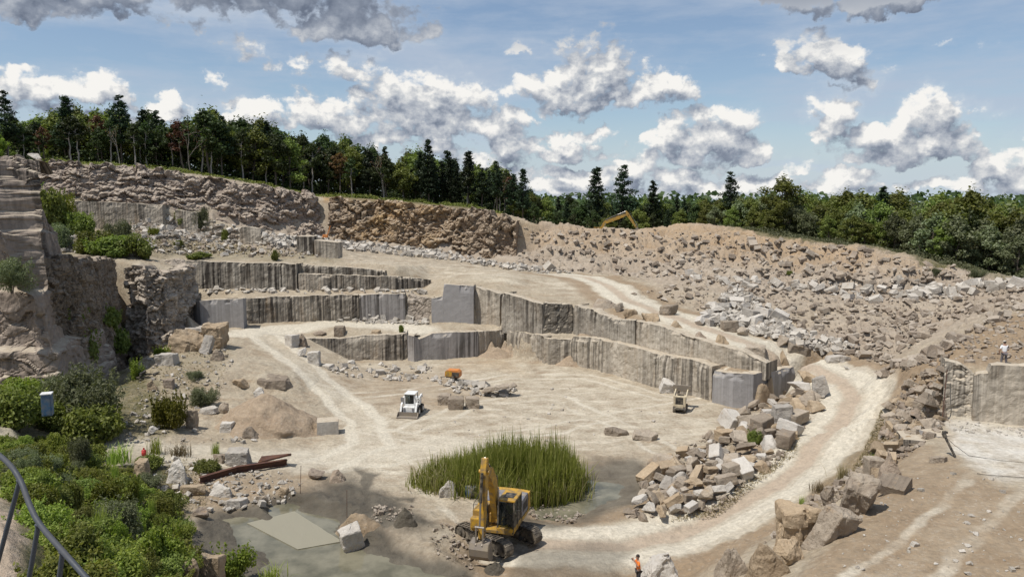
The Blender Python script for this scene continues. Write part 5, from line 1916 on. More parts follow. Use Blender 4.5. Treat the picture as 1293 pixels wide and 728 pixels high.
HP = {'oak': 12.2, 'tall': 13, 'mid': 11, 'grey': 10, 'rust': 11, 'bright': 8, 'pine': 15, 'bare': 11}
topx = [-80, 0, 20, 60, 90, 140, 180, 230, 270, 330, 400, 450, 500, 540, 600, 660, 700]
topy = [150, 140, 150, 150, 136, 140, 142, 150, 138, 148, 168, 178, 190, 188, 200, 218, 240]
GL = 'woodland trees above the back cliffs'
# left wood: three ranks, the front one standing open so that trunks show
for rank, (dY, step, hk) in enumerate(((0, 17, .93), (6, 15, 1.0), (13, 15, 1.04), (21, 20, 1.08))):
    px = -70 + rank * 6
    while px < 655:
        p = px + rt.uniform(-6, 6)
        Y = rim(p) + dY
        zf = ground((p - CXP) / F * Y, Y)
        fy = pixel_of((p - CXP) / F * Y, Y, float(zf))[1]
        hp = (fy - np.interp(p, topx, topy)) * hk * rt.uniform(.78, 1.06)
        k = rt.random()
        if rank == 0 and k > .34 and p < 520:
            k = .73 + .27 * (k - .34) / .66 * (1 if rt.random() < .45 else .45)
        if p > 520 and k < .55 or k < .10:
            key = 'pine%d' % rt.randrange(3)
            lab = 'dark pine in the wood above the back cliffs'
            nm, ct = 'pine_tree', 'pine tree'
        elif k < .72 or rank > 1:
            key = rt.choice(['oak0', 'oak1', 'oak2', 'oak3', 'mid0', 'mid2'])
            lab = ('dark' if key[0] == 'o' else 'mid green') + ' broadleaf tree in the wood above the back cliffs'
            nm, ct = 'broadleaf_tree', 'tree'
        elif k < .86:
            key = rt.choice(['tall0', 'tall1'])
            lab = 'pale trunked tree in the wood above the back cliffs'
            nm, ct = 'broadleaf_tree', 'tree'
        elif k < .93:
            key = 'rust0'
            lab = 'rusty brown leaved tree in the wood above the back cliffs'
            nm, ct = 'broadleaf_tree', 'tree'
        else:
            key = rt.choice(['bare0', 'bare1'])
            lab = 'bare pale tree in the wood above the back cliffs'
            nm, ct = 'bare_tree', 'bare tree'
        tree_at(key, p, dY + rt.uniform(-2, 2), max(30, hp), nm, lab, ct, GL, HP[key[:-1]])
        px += step * rt.uniform(.75, 1.25)
# trees that stand out by themselves
for key, px, dY, py, nm, lab, ct in [
    ('pine1', 18, 0, 116, 'pine_tree', 'tallest pine at the far left end of the wood', 'pine tree'),
    ('bright0', 4, -6, 165, 'broadleaf_tree', 'yellow green tree at the left end in front of the tall pine', 'tree'),
    ('pine0', 95, 4, 122, 'pine_tree', 'broad pine rising above the left part of the wood', 'pine tree'),
    ('pine1', 160, 3, 121, 'pine_tree', 'flat topped pine rising above the left part of the wood', 'pine tree'),
    ('rust0', 238, -1, 146, 'broadleaf_tree', 'most reddish tree of the wood, left of the tall dark oak', 'tree'),
    ('oak1', 270, -1, 130, 'broadleaf_tree', 'tall dark tree in the middle of the left wood', 'tree'),
    ('pine2', 542, -1, 176, 'pine_tree', 'left one of the pines at the right end of the left wood', 'pine tree'),
    ('pine0', 592, -1, 190, 'pine_tree', 'broad pine near the right end of the left wood', 'pine tree'),
    ('pine1', 628, -1, 203, 'pine_tree', 'second last pine at the right end of the left wood', 'pine tree'),
    ('pine0', 660, -1, 212, 'pine_tree', 'last pine of the left wood, beside the open sky', 'pine tree'),
    ('bare1', 486, -2, 190, 'bare_tree', 'tall bare tree with a forked pale trunk above the ochre cliff', 'bare tree'),
    ('pine0', 752, 4, 210, 'pine_tree', 'dense pine behind the distant excavator, left of a twin', 'pine tree'),
    ('pine1', 784, 4, 208, 'pine_tree', 'open branched pine behind the distant excavator', 'pine tree'),
    ('pine2', 823, 4, 227, 'pine_tree', 'pointed pine right of the distant excavator', 'pine tree'),
    ('pine1', 921, 5, 216, 'pine_tree', 'lone tall pine above the middle of the far slope', 'pine tree'),
    ('mid1', 984, -1, 218, 'broadleaf_tree', 'tall rounded tree with a pale leaning trunk above the far slope', 'tree'),
    ('pine2', 1112, 8, 234, 'pine_tree', 'small dark pine poking above the right hand bushes', 'pine tree'),
    ('mid0', 1218, 6, 230, 'broadleaf_tree', 'broad tree topping the green wood at the right', 'tree'),
]:
    Y = rim(px) + dY
    zf = ground((px - CXP) / F * Y, Y)
    fy = pixel_of((px - CXP) / F * Y, Y, float(zf))[1]
    tree_at(key, px, dY, fy - py, nm, lab, ct, None, HP[key[:-1]])
# right wood: lower and greener
tx = [660, 700, 740, 800, 860, 900, 950, 1000, 1050, 1100, 1150, 1200, 1250, 1293, 1360]
ty = [232, 246, 246, 246, 248, 247, 244, 238, 240, 240, 242, 238, 246, 262, 270]
GR = 'trees and tall bushes beyond the far slope'
for rank, (dY, step, hk) in enumerate(((-2, 21, .72), (4, 17, .92), (11, 17, 1.0), (20, 22, 1.02))):
    px = 650 + rank * 5
    while px < 1370:
        p = px + rt.uniform(-6, 6)
        Y = rim(p) + dY
        zf = ground((p - CXP) / F * Y, Y)
        fy = pixel_of((p - CXP) / F * Y, Y, float(zf))[1]
        hp = (fy - np.interp(p, tx, ty)) * hk * rt.uniform(.75, 1.08)
        k = rt.random()
        if p < 900:
            key = rt.choice(['oak0', 'oak1', 'oak2', 'mid0', 'pine2']) if k < .9 else 'bare0'
        else:
            key = rt.choice(['mid0', 'mid1', 'mid2', 'mid0', 'mid1', 'grey0', 'grey1', 'oak0']) if rank else rt.choice(['grey0', 'grey1', 'mid2', 'mid0'])
        lab = {'oak': 'dark broadleaf tree in the wood beyond the far slope', 'mid': 'mid green leafy tree beyond the far slope', 'pine': 'small dark pine in the wood beyond the far slope', 'bare': 'bare tree in the wood beyond the far slope', 'grey': 'grey green willowy tree beyond the far slope'}[key[:-1]]
        tree_at(key, p, dY + rt.uniform(-2, 2), max(16, hp), 'pine_tree' if key[:4] == 'pine' else 'bare_tree' if key[:4] == 'bare' else 'broadleaf_tree', lab, 'pine tree' if key[:4] == 'pine' else 'bare tree' if key[:4] == 'bare' else 'tree', GR, HP[key[:-1]])
        px += step * rt.uniform(.75, 1.25)


# the far wood that closes the horizon
def far_wood():
    r = np.random.default_rng(5)
    C, N_, Sz = [], [], []
    for (Y, zt, n) in ((215, 21.5, 9000), (300, 22.5, 7000), (520, 28, 5000)):
        x = r.uniform(-.95, .95, n) * Y
        y = Y + r.uniform(-12, 12, n)
        hgt = (zt - 14) * (.75 + .3 * vnoise(np.stack([x * .16, y * .1, np.zeros(n)], 1), int(Y)))
        z = 14 + hgt * r.random(n) ** .6
        C.append(np.stack([x, y, z], 1))
        Sz.append(r.uniform(.5, 1.1, n) * Y / 240)
    C, Sz = np.concatenate(C), np.concatenate(Sz)
    V, f = leaves_np(C, Sz, r, np.tile([0, -.4, .6], (len(C), 1)), 1.2)
    tag(mesh_np('forest', V, f, M['leaf_dark']), 'distant dark forest along the horizon', 'forest', kind='stuff')


far_wood()


# scrub under the trees along both rims
def cover(name, P, n, size, mat, seed, label, hgt=.35, asp=1.5, wall_=None):
    r = random.Random(seed)
    rn = np.random.default_rng(seed)
    C = []
    for k in range(n):
        px, py = sample_poly(P[k % len(P)], r)
        p = hit(px, py)
        if p is None:
            continue
        C.append(p)
    C = np.array(C)
    lump = .5 + .5 * vnoise(C * .8, seed)
    C[:, 2] += rn.random(len(C)) * hgt * (.25 + lump)
    V, f = leaves_np(C, size * np.clip(C[:, 1] / 60, .35, 3), rn, np.tile([0, -.1, .7], (len(C), 1)), asp)
    return tag(mesh_np(name, V, f, M[mat]), label, 'ground cover', kind='stuff')


def belt(px0, px1, d0, d1, n, hg, mat, size, seed, label):
    rn = np.random.default_rng(seed)
    px = rn.uniform(px0, px1, n)
    Y = np.array([rim(p) for p in px]) + rn.uniform(d0, d1, n)
    x = (px - CXP) / F * Y
    C = np.stack([x, Y, ground(x, Y)], 1)
    l = np.clip(.55 + .6 * vnoise(C * np.array([.35, .35, .1]), seed), .1, 1.2)
    C[:, 2] += rn.random(n) ** .8 * hg * l
    V, f = leaves_np(C, size, rn, np.tile([0, -.3, .6], (n, 1)), 1.5)
    return tag(mesh_np('undergrowth', V, f, M[mat]), label, 'undergrowth', kind='stuff')


belt(-80, 660, 0, 22, 16000, 4.5, 'leaf_dark', .26, 1, 'dark undergrowth between the trunks of the left wood')
belt(-80, 660, 22, 32, 15000, 9.5, 'leaf_dark', .55, 6, 'dark foliage filling the depth of the left wood')
belt(-80, 640, -7, -1, 8000, 1.1, 'leaf_shrub', .17, 2, 'low green scrub along the rim of the left wood')
belt(640, 1390, 0, 20, 14000, 5.0, 'leaf_dark', .28, 3, 'dark undergrowth in the wood beyond the far slope')
belt(900, 1390, -12, 0, 12000, 1.3, 'leaf_grey', .15, 4, 'grey green scrub behind the far slope')

# ---- shrubs and leafy slope
bush('fine0', 1, 'cover', 8500, .042, 12, .8)
bush('fine1', 2, 'leaf_shrub', 8500, .040, 11, .85)
bush('fine2', 3, 'leaf_bright', 7500, .046, 10, .9)
bush('willow', 4, 'leaf_grey', 8000, .050, 14, 1.0, asp=3.4)
bush('shrub', 5, 'leaf_shrub', 6500, .058, 13, 1.0)
bush('yellowb', 6, 'leaf_yellow', 5500, .052, 9, .95)
bush('darkb', 7, 'leaf_mid', 4500, .065, 9, .9)
bush('sapling', 8, 'leaf_bright', 2200, .065, 9, 1.3, asp=1.4)
grass_tuft('tuft', 9, 'dry', 110, 1.0, .5, .012)
grass_tuft('weed', 10, 'reed', 110, 1.0, .45, .014)
rb = random.Random(5)


def shrub(key, px, py, w, h, label, cat='shrub', name='shrub', group=None, Y=None, rz=None, flat=1.0):
    """w, h in photo pixels, foot of the shrub at py"""
    p = hit(px, py) if Y is None else Pd(px, py, Y)
    sc = p[1] / F
    R_ = w * sc / 2
    H = h * sc
    top = {'willow': 1.12, 'shrub': 1.12, 'sapling': 1.45, 'yellowb': 1.1, 'darkb': 1.05, 'tuft': 1.0, 'weed': 1.0}.get(key, 1.0)
    if key in ('tuft', 'weed'):
        R_ = w * sc / .9
    y = p[1] + R_ * .5
    x = p[0] * y / p[1]
    return plant(key, name, label, cat, (x, y, p[2] - .05), rb.uniform(0, 6.3) if rz is None else rz, (R_, R_, H / top), group)


for a in [
    ('willow', 118, 548, 118, 92, 'big grey green willow shrub at the foot of the near left cliff'),
    ('willow', 80, 520, 66, 50, 'grey green shrub leaning on the foot of the near left cliff'),
    ('shrub', 120, 566, 90, 60, 'dense green shrub in front of the big grey green willow shrub'),
    ('yellowb', 216, 545, 50, 58, 'bright yellow green bush beside the upright grey slab'),
    ('willow', 258, 515, 46, 28, 'small grey green bush right of the yellow green bush'),
    ('yellowb', 205, 452, 24, 18, 'small yellowish bush at the foot of the pale buttress'),
    ('darkb', 100, 470, 60, 62, 'dark shrub in the shaded recess, left one'),
    ('darkb', 138, 462, 56, 52, 'dark shrub in the shaded recess, right one'),
    ('darkb', 125, 420, 70, 34, 'dark shrub on the ledge inside the shaded recess'),
    ('shrub', 215, 388, 34, 16, 'small shrub above the big grey sawn block'),
    ('shrub', 20, 545, 90, 62, 'leafy green shrub before the near left cliff, around the blue box'),
    ('fine2', 25, 520, 80, 42, 'light green sumac like shrub behind the blue box'),
]:
    shrub(*a)
shrub('willow', 15, 366, 62, 44, 'grey green shrub growing on the ledge of the near left cliff', Y=66.3)
for a in [
    ('shrub', 66, 545, 60, 40, 'green shrub hiding the lower part of the blue box'),
    ('fine2', 40, 262, 34, 34, 'light green shrub against the near cliff, highest on the left terrace'),
    ('shrub', 100, 300, 44, 36, 'green shrub in the middle of the highest left terrace'),
    ('shrub', 118, 322, 50, 34, 'low green shrub on the terrace left of the spreading one'),
    ('willow', 150, 312, 46, 38, 'grey green shrub behind the spreading one on the terrace'),
    ('yellowb', 195, 300, 18, 16, 'small yellow green bush in the pale rubble of the terrace'),
    ('yellowb', 175, 282, 18, 22, 'slim yellowish bush before the right half of the grooved terrace wall'),
    ('darkb', 92, 440, 50, 50, 'dark shrub deep in the recess beside the near cliff'),
    ('willow', 150, 440, 60, 30, 'grey green shrub at the foot of the recess'),
    ('willow', 170, 452, 40, 24, 'grey green shrub before the pale buttress'),
    ('willow', 245, 480, 30, 12, 'low grey weeds behind the small grey green bush'),
    ('shrub', 190, 596, 40, 22, 'green shrub on the slope edge near the red gas bottle'),
    ('willow', 100, 590, 40, 42, 'thin grey green sapling clump rising above the leafy slope'),
]:
    shrub(*a)
for a in [
    ('shrub', 62, 292, 50, 60, 'tall green shrub on the highest left terrace beside the near cliff'),
    ('yellowb', 80, 282, 34, 46, 'yellowish shrub on the left terrace, between a tall shrub and the grooved wall'),
    ('willow', 66, 318, 60, 38, 'dark grey green shrub on the left terrace edge'),
    ('shrub', 140, 325, 70, 30, 'spreading shrub on the terrace above the shaded recess'),
    ('darkb', 172, 328, 50, 32, 'dark shrub at the edge above the pale buttress'),
    ('darkb', 228, 290, 28, 22, 'dark round bush on the terrace, left of a grey green one'),
    ('willow', 255, 298, 26, 38, 'upright grey green bush on the left terrace'),
    ('yellowb', 118, 288, 22, 20, 'small yellow green bush at the foot of the grooved terrace wall'),
    ('darkb', 252, 328, 38, 9, 'low dark bush hanging over the streaked wall'),
    ('darkb', 348, 330, 14, 14, 'small round dark bush on the edge of the streaked wall'),
    ('shrub', 225, 312, 14, 10, 'tiny bush in pale rubble above the streaked wall'),
    ('shrub', 285, 306, 12, 18, 'slim bush in front of a tan wall stub'),
    ('shrub', 507, 421, 8, 12, 'tiny upright shrub on the bench above the lowest wall'),
    ('shrub', 953, 562, 24, 22, 'green shrub growing in the boulder pile inside the bend'),
]:
    shrub(*a)
# bushes of the slope below the viewpoint
GS = 'bushes on the leafy slope below the viewpoint'
slope = [(-60, 565), (60, 560), (130, 585), (190, 612), (232, 650), (235, 725), (210, 790), (60, 800), (64, 745), (56, 690), (46, 650), (0, 604), (-60, 610)]
got = []
tries = 0
while len(got) < 92 and tries < 6000:
    tries += 1
    px, py = sample_poly(slope, rb)
    p = hit(px, py)
    if p is None or p[1] < 9:
        continue
    s = rb.uniform(.5, 1.25) * (.45 + .65 * min(1, p[1] / 32))
    if any((p[0] - q[0]) ** 2 + (p[1] - q[1]) ** 2 < (.62 * (s + q[2])) ** 2 for q in got):
        continue
    got.append((p[0], p[1], s))
    key = rb.choices(['fine0', 'fine1', 'fine2', 'willow'], [5, 3, 1.6, .8])[0]
    lab = {'fine0': 'mid green leafy bush on the slope below the viewpoint', 'fine1': 'dark green leafy bush on the slope below the viewpoint', 'fine2': 'light green leafy bush on the slope below the viewpoint', 'willow': 'grey green bush on the slope below the viewpoint'}[key]
    plant(key, 'bush', lab, 'bush', (p[0], p[1], p[2] - .12), rb.uniform(0, 6.3), (s * 1.1, s * 1.1, s * rb.uniform(.8, 1.45)), GS)
cover('ground_cover', [slope], 30000, .11, 'cover', 61, 'low leaves and weeds covering the slope below the viewpoint', .45)
cover('ground_cover', [[(170, 440), (290, 440), (280, 500), (200, 560), (150, 560)], [(180, 585), (260, 580), (260, 640), (215, 660)], [(60, 300), (210, 320), (430, 325), (300, 310), (120, 300)], [(840, 660), (905, 640), (1000, 565), (1010, 550), (1005, 575), (905, 655)], [(1090, 570), (1112, 520), (1125, 550), (1060, 620)]], 5200, .10, 'dry', 62, 'dry tufts and weeds on the quarry ground', .3, 2.5)
for a in [
    ('weed', 148, 590, 34, 30, 'clump of tall green grass on the leafy slope edge'),
    ('weed', 196, 576, 20, 26, 'grass clump beside the track, near the red gas bottle'),
    ('weed', 272, 575, 12, 20, 'slim grass clump at the far side of the beam'),
    ('tuft', 225, 580, 30, 20, 'dry yellow grass clump beside the track'),
    ('shrub', 262, 600, 40, 18, 'low green weeds behind the rusty beam'),
    ('sapling', 296, 738, 62, 62, 'bright green sapling at the bottom edge before the muddy water'),
    ('weed', 340, 745, 40, 24, 'grass clump at the bottom edge right of the sapling'),
    ('weed', 1011, 645, 10, 22, 'small green weed among the platform edge boulders'),
    ('tuft', 1035, 625, 22, 18, 'dry weeds behind the largest platform boulder'),
    ('tuft', 1063, 608, 22, 22, 'dry weeds at the road shoulder above the platform row'),
    ('shrub', 1103, 585, 18, 14, 'small weedy bush on the rubble beside the road bend'),
    ('shrub', 997, 352, 9, 7, 'tiny green bush on the far slope'),
    ('willow', 1180, 350, 16, 12, 'grey green bush at the far slope rim, left one'),
    ('willow', 1235, 352, 26, 14, 'grey green bush at the far slope rim, right one'),
    ('sapling', 175, 480, 22, 34, 'thin yellow green sapling rising beside the willow shrub'),
]:
    shrub(*a[:5], a[5], 'grass' if a[0] in ('weed', 'tuft') else 'shrub', 'grass_clump' if a[0] in ('weed', 'tuft') else 'sapling' if a[0] == 'sapling' else 'shrub')


for i in range(26):
    px, py = sample_poly(slope, rb)
    key = rb.choice(['sapling', 'shrub', 'willow', 'weed', 'sapling', 'fine2'])
    p = hit(px, py)
    if p is None or p[1] < 14:
        continue
    hgt = rb.uniform(1.1, 2.4) * (.6 if p[1] < 24 else 1.0)
    w_ = rb.uniform(.45, .85) * hgt * .6
    lab = {'sapling': 'bright green sapling standing above the leafy slope below the viewpoint', 'shrub': 'taller dark green shrub standing above the leafy slope below the viewpoint', 'willow': 'taller grey green shrub standing above the leafy slope below the viewpoint', 'weed': 'tall grass standing above the leafy slope below the viewpoint', 'fine2': 'taller light green shrub standing above the leafy slope below the viewpoint'}[key]
    plant(key, 'grass_clump' if key == 'weed' else 'sapling' if key == 'sapling' else 'shrub', lab, 'grass' if key == 'weed' else 'shrub', (p[0], p[1], p[2] + .1), rb.uniform(0, 6.3), (w_, w_, hgt * .7), 'taller growth on the leafy slope')


def reeds():
    r = random.Random(8)
    rn = np.random.default_rng(8)
    C, T_ = [], []
    P = [(528, 612), (560, 598), (620, 590), (680, 592), (728, 606), (732, 622), (700, 634), (650, 636), (590, 628), (540, 620)]
    W = [Pz(a, b, -.1)[:2] for a, b in P]
    while len(C) < 12000:
        px, py = sample_poly([tuple(w) for w in W], r)
        q = r.gauss(0, .55)
        C.append((px + q, py + r.gauss(0, .4), -.3))
    C = np.array(C)
    edge = np.clip(.80 + .30 * vnoise(C * .55, 4) + .16 * vnoise(C * 1.6, 5) + .17 * rn.normal(size=len(C)), .3, 1.45)
    lx = (C[:, 0] - C[:, 0].min()) / np.ptp(C[:, 0])
    edge *= np.interp(lx, [0, .15, .5, .72, .9, 1], [.40, .58, .98, 1.12, .95, .6])
    Vs, Fs, off = [], [], 0
    for i in range(len(C)):
        pass
    V, f = blades(C, 1.0, .021, rn, .55)
    V = V.reshape(len(C), 6, 3)
    V[:, :, 2] = (V[:, :, 2] + .3) * (3.5 * edge)[:, None] - .3
    V[:, :, :2] = C[:, None, :2] + (V[:, :, :2] - C[:, None, :2]) * 1.7
    e = empty('reed_clump', 'large clump of tall green reeds standing in the pond behind the excavator', 'reeds', (0, 0, 0))
    mesh_np('reed_blades', V.reshape(-1, 3), f, M['reed'], e)
    k = rn.random(len(C)) < .28
    V2, f2 = blades(C[k] + np.array([0, 0, .0]), 2.0, .022, rn, .9)
    mesh_np('dry_blades', V2, f2, M['dry'], e)


reeds()
# ================================================================== machines, people, small things
def track_unit(parent, L, Wd, Hh, yoff, rot, matrix, name='track'):
    """crawler track: pads round a stadium loop, frame, rollers, end wheels. Sub-parts hang under the track"""
    R_ = Hh / 2
    n = 44
    per = 2 * (L - 2 * R_) + 2 * PI * R_
    m_ = MB()
    for i in range(n):
        s = i / n * per
        a = L / 2 - R_
        if s < 2 * a:
            x, z, th = -a + s, Hh, 0
        elif s < 2 * a + PI * R_:
            q = (s - 2 * a) / R_
            x, z, th = a + R_ * math.sin(q), R_ + R_ * math.cos(q), -q
        elif s < 4 * a + PI * R_:
            x, z, th = a - (s - 2 * a - PI * R_), 0, PI
        else:
            q = (s - 4 * a - PI * R_) / R_
            x, z, th = -a - R_ * math.sin(q), R_ - R_ * math.cos(q), PI - q
        ln = per / n * .93
        m_.box((ln, Wd, .035), (x, yoff, z), (0, -th, 0))
        m_.box((.03, Wd * .98, .06), (x + .035 * math.sin(-th) * -1, yoff, z + .035 * math.cos(th)), (0, -th, 0))
    tr = m_.build(name, M['track'], parent, xf=matrix)
    f_ = MB().prism([(-L / 2 + R_, Hh * .22), (L / 2 - R_, Hh * .22), (L / 2 - R_ * 1.1, Hh * .78), (-L / 2 + R_ * 1.1, Hh * .78)], Wd * .55, loc=(0, yoff, 0))
    f_.build('track_frame', M['track'], tr, xf=matrix)
    for s, nm in ((1, 'idler_wheel'), (-1, 'drive_sprocket')):
        w_ = MB()
        c = (s * (L / 2 - R_), yoff, R_)
        w_.tube((c[0], yoff - Wd * .42, c[2]), (c[0], yoff + Wd * .42, c[2]), R_ * .82, seg=18)
        w_.tube((c[0], yoff - Wd * .52, c[2]), (c[0], yoff + Wd * .52, c[2]), R_ * .30, seg=12)
        w_.build(nm, M['track'], tr, xf=matrix)
    for i in range(4):
        x = (-.5 + (i + .5) / 4) * (L - 2 * R_) * .95
        w_ = MB().tube((x, yoff - Wd * .45, Hh * .17), (x, yoff + Wd * .45, Hh * .17), Hh * .13, seg=12)
        w_.build('track_roller', M['track'], tr, xf=matrix)
    return tr


def arm_outline(P, w0, w1, wm):
    """box-section arm following points (x, z) with depths"""
    P = [Vector((p[0], p[1])) for p in P]
    n = len(P)
    up, lo = [], []
    for i, p in enumerate(P):
        d = (P[min(i + 1, n - 1)] - P[max(i - 1, 0)]).normalized()
        q = Vector((-d.y, d.x))
        w = [w0, *([wm] * (n - 2)), w1][i]
        up.append(p + q * w / 2)
        lo.append(p - q * w / 2)
    return [tuple(v) for v in up] + [tuple(v) for v in lo[::-1]]


def excavator(label, loc, up_rot, track_rot, boom, stick, bucket_dir, paint, dusty):
    """boom: foot, knee, tip (x, z forward of the slew centre); stick: top end, tip; bucket_dir: angle of the bucket"""
    e = empty('excavator', label, 'excavator', loc)
    Mt = Matrix.Rotation(track_rot, 4, 'Z')
    Mu = Matrix.Rotation(up_rot, 4, 'Z')
    for s in (-1, 1):
        track_unit(e, 4.3, .60, .88, s * 1.2, 0, Mt)
    c = MB()
    c.box((1.7, 1.9, .40), (0, 0, .62), bev=.05)
    for s in (-1, 1):
        c.box((.5, .9, .32), (s * .75, .85, .52), (0, 0, s * .35))
        c.box((.5, .9, .32), (s * .75, -.85, .52), (0, 0, -s * .35))
    c.tube((0, 0, .75), (0, 0, 1.02), .68, seg=24)
    c.build('undercarriage', M['black'], e, xf=Mt)
    # upper structure, forward is +x, the cab on the +y side
    b = MB()
    b.box((3.6, 2.55, .20), (-.55, 0, 1.10), bev=.03)
    b.box((1.9, .70, .95), (.05, -.90, 1.68), bev=.06)
    b.box((.9, .72, .62), (.95, -.90, 1.50), bev=.06)
    b.build('house', paint, e, xf=Mu)
    hd = MB()
    hd.box((1.75, 2.5, 1.05), (-1.35, 0, 1.73), bev=.10)
    hd.box((.95, 1.15, .12), (-1.30, -.2, 2.31), bev=.03)
    hood = hd.build('engine_hood', M['bluegrey'], e, xf=Mu)
    MB().tube((-1.0, -.75, 2.2), (-1.0, -.75, 2.78), .06).tube((-1.0, -.75, 2.76), (-1.10, -.75, 2.92), .06).build('exhaust_stack', M['black'], hood, xf=Mu)
    g_ = MB()
    for i in range(6):
        g_.box((.02, .035, .5), (-1.9 + .18 * i, 1.262, 1.75))
    g_.build('grille', M['black'], hood, xf=Mu)
    cw_ = MB()
    pts = []
    for k in range(9):
        a = -1.0 + 2.0 * k / 8
        pts.append((-2.55 - .28 * math.cos(a) + .1, 1.27 * math.sin(a) / math.sin(1.0)))
    cm = cw_.bm
    lo = [cm.verts.new((x, y, 1.15)) for x, y in pts] + [cm.verts.new((-2.2, 1.27, 1.15)), cm.verts.new((-2.2, -1.27, 1.15))]
    hi = [cm.verts.new((v.co.x, v.co.y, 2.2)) for v in lo]
    k = len(lo)
    cm.faces.new(hi)
    cm.faces.new(lo[::-1])
    for i in range(k):
        j = (i + 1) % k
        cm.faces.new((lo[i], lo[j], hi[j], hi[i]))
    bmesh.ops.recalc_face_normals(cm, faces=cm.faces)
    cw_.build('counterweight', paint, e, xf=Mu)
    hr = MB()
    hr.path([(-.6, -1.22, 2.2), (-.6, -1.22, 2.75), (.9, -1.22, 2.45), (.9, -1.22, 1.9)], .022)
    hr.build('handrail', M['black'], e, xf=Mu)
    # cab
    x0, x1, y0, y1, z0, z1 = -.35, 1.35, .38, 1.30, 1.15, 2.92
    cab, fr_ = MB(), MB()
    t_ = .085
    for x, y, xt in ((x0, y0, x0), (x0, y1, x0), (x1, y0, x1 - .28), (x1, y1, x1 - .28), (.45, y1, .45)):
        p0, p1 = Vector((x, y, z0)), Vector((xt, y, z1))
        d = p1 - p0
        fr_.box((t_, t_, d.length), (p0 + p1) / 2, d.to_track_quat('Z', 'Y').to_euler())
    rf_ = MB().box((1.52, y1 - y0 + .10, .11), ((x0 + x1 - .28) / 2, (y0 + y1) / 2, z1 + .02), bev=.03)
    cab.box((x1 - x0 + .06, y1 - y0 + .06, .34), ((x0 + x1) / 2, (y0 + y1) / 2, z0 + .10), bev=.03)
    fr_.box((x1 - x0, .04, .50), ((x0 + x1) / 2, y1 - .01, z0 + .46), bev=.01)
    fr_.box((.05, y1 - y0, 1.7), (x0, (y0 + y1) / 2, z0 + .85))
    cb_ = cab.build('cab', paint, e, xf=Mu)
    fr_.build('cab_frame', M['black'], cb_, xf=Mu)
    rf_.build('cab_roof', paint, cb_, xf=Mu)
    ang = math.atan2(.28, z1 - z0)
    gw = MB().box((.02, y1 - y0 - .1, z1 - z0 - .42), (x1 - .17, (y0 + y1) / 2, (z0 + z1) / 2 + .14), (0, -ang, 0))
    gw.build('windscreen', M['glass'], cb_, xf=Mu)
    MB().box((.62, .02, 1.0), (.83, y1 + .012, z0 + 1.2)).build('door_window', M['glass'], cb_, xf=Mu)
    MB().box((.66, .02, 1.0), (.05, y1 + .012, z0 + 1.2)).build('side_window', M['glass'], cb_, xf=Mu)
    MB().box((1.3, .02, .95), (.4, y0 - .012, z0 + 1.2)).build('side_window', M['glass'], cb_, xf=Mu)
    st = MB()
    st.box((.5, .5, .14), (.25, .84, z0 + .55), bev=.05)
    st.box((.14, .5, .7), (.0, .84, z0 + .95), (0, -.15, 0), bev=.05)
    st.box((.2, .12, .3), (.75, .60, z0 + .45))
    st.build('seat', M['black'], cb_, xf=Mu)
    MB().box((.75, .62, .03), (.35, .84, 3.0), bev=.01).build('roof_hatch', M['black'], cb_, xf=Mu)
    mr = MB()
    mr.path([(1.25, 1.34, 2.3), (1.35, 1.55, 2.45)], .018)
    mr.box((.05, .17, .30), (1.36, 1.60, 2.45), bev=.02)
    mr.build('mirror', M['black'], cb_, xf=Mu)
    # boom, stick, bucket
    bo = MB().prism(arm_outline(boom, .56, .42, .66), .38, bev=.03)
    bo.box((.5, .62, .5), (boom[0][0], 0, boom[0][1] - .1))
    bm_ = bo.build('boom', paint, e, xf=Mu)
    hz = MB()
    for y in (-.16, .16):
        hz.path([(boom[0][0] + .2, y, boom[0][1] + .5), (boom[1][0] - .35, y, boom[1][1] + .35), (boom[1][0] + .1, y, boom[1][1] + .52), (boom[-1][0] - .1, y, boom[-1][1] + .36)], .028, 6)
    hz.build('hydraulic_hose', M['black'], bm_, xf=Mu)
    kx, kz = boom[1][0], boom[1][1]
    for y in (-.36, .36):
        cy_ = MB()
        a, bq = Vector((boom[0][0] + .45, y, boom[0][1] - .55)), Vector((kx + .12, y, kz - .15))
        mid = a.lerp(bq, .55)
        cy_.tube(a, mid, .095, seg=12)
        cl_ = cy_.build('boom_cylinder', M['black'], e, xf=Mu)
        MB().tube(mid, bq, .052, seg=10).build('piston_rod', M['chrome'], cl_, xf=Mu)
    a, bq = Vector((kx, 0, kz + .48)), Vector((stick[0][0], 0, stick[0][1]))
    mid = a.lerp(bq, .62)
    cl_ = MB().tube(a, mid, .10, seg=12).build('stick_cylinder', M['black'], e, xf=Mu)
    MB().tube(mid, bq, .055, seg=10).build('piston_rod', M['chrome'], cl_, xf=Mu)
    s0, s1 = Vector((stick[0][0], stick[0][1])), Vector((stick[1][0], stick[1][1]))
    d = (s1 - s0).normalized()
    q = Vector((-d.y, d.x))
    fr = 1 if q.x > 0 else -1
    hinge = s0 + d * .75
    out_ = [s0 + q * fr * .15, hinge + q * fr * .28, s1 + q * fr * .14, s1 - q * fr * .16, hinge - q * fr * .34, s0 - q * fr * .16]
    sk = MB().prism([tuple(v) for v in out_], .34, bev=.03)
    sk.tube((hinge.x, -.30, hinge.y), (hinge.x, .30, hinge.y), .11)
    stick_o = sk.build('stick', paint, e, xf=Mu)
    c0 = hinge + q * fr * .42
    c1 = s1 - d * .75 + q * fr * .46
    mid = c0.lerp(c1, .55)
    cl_ = MB().tube((c0.x, 0, c0.y), (mid.x, 0, mid.y), .085, seg=12).build('bucket_cylinder', M['black'], e, xf=Mu)
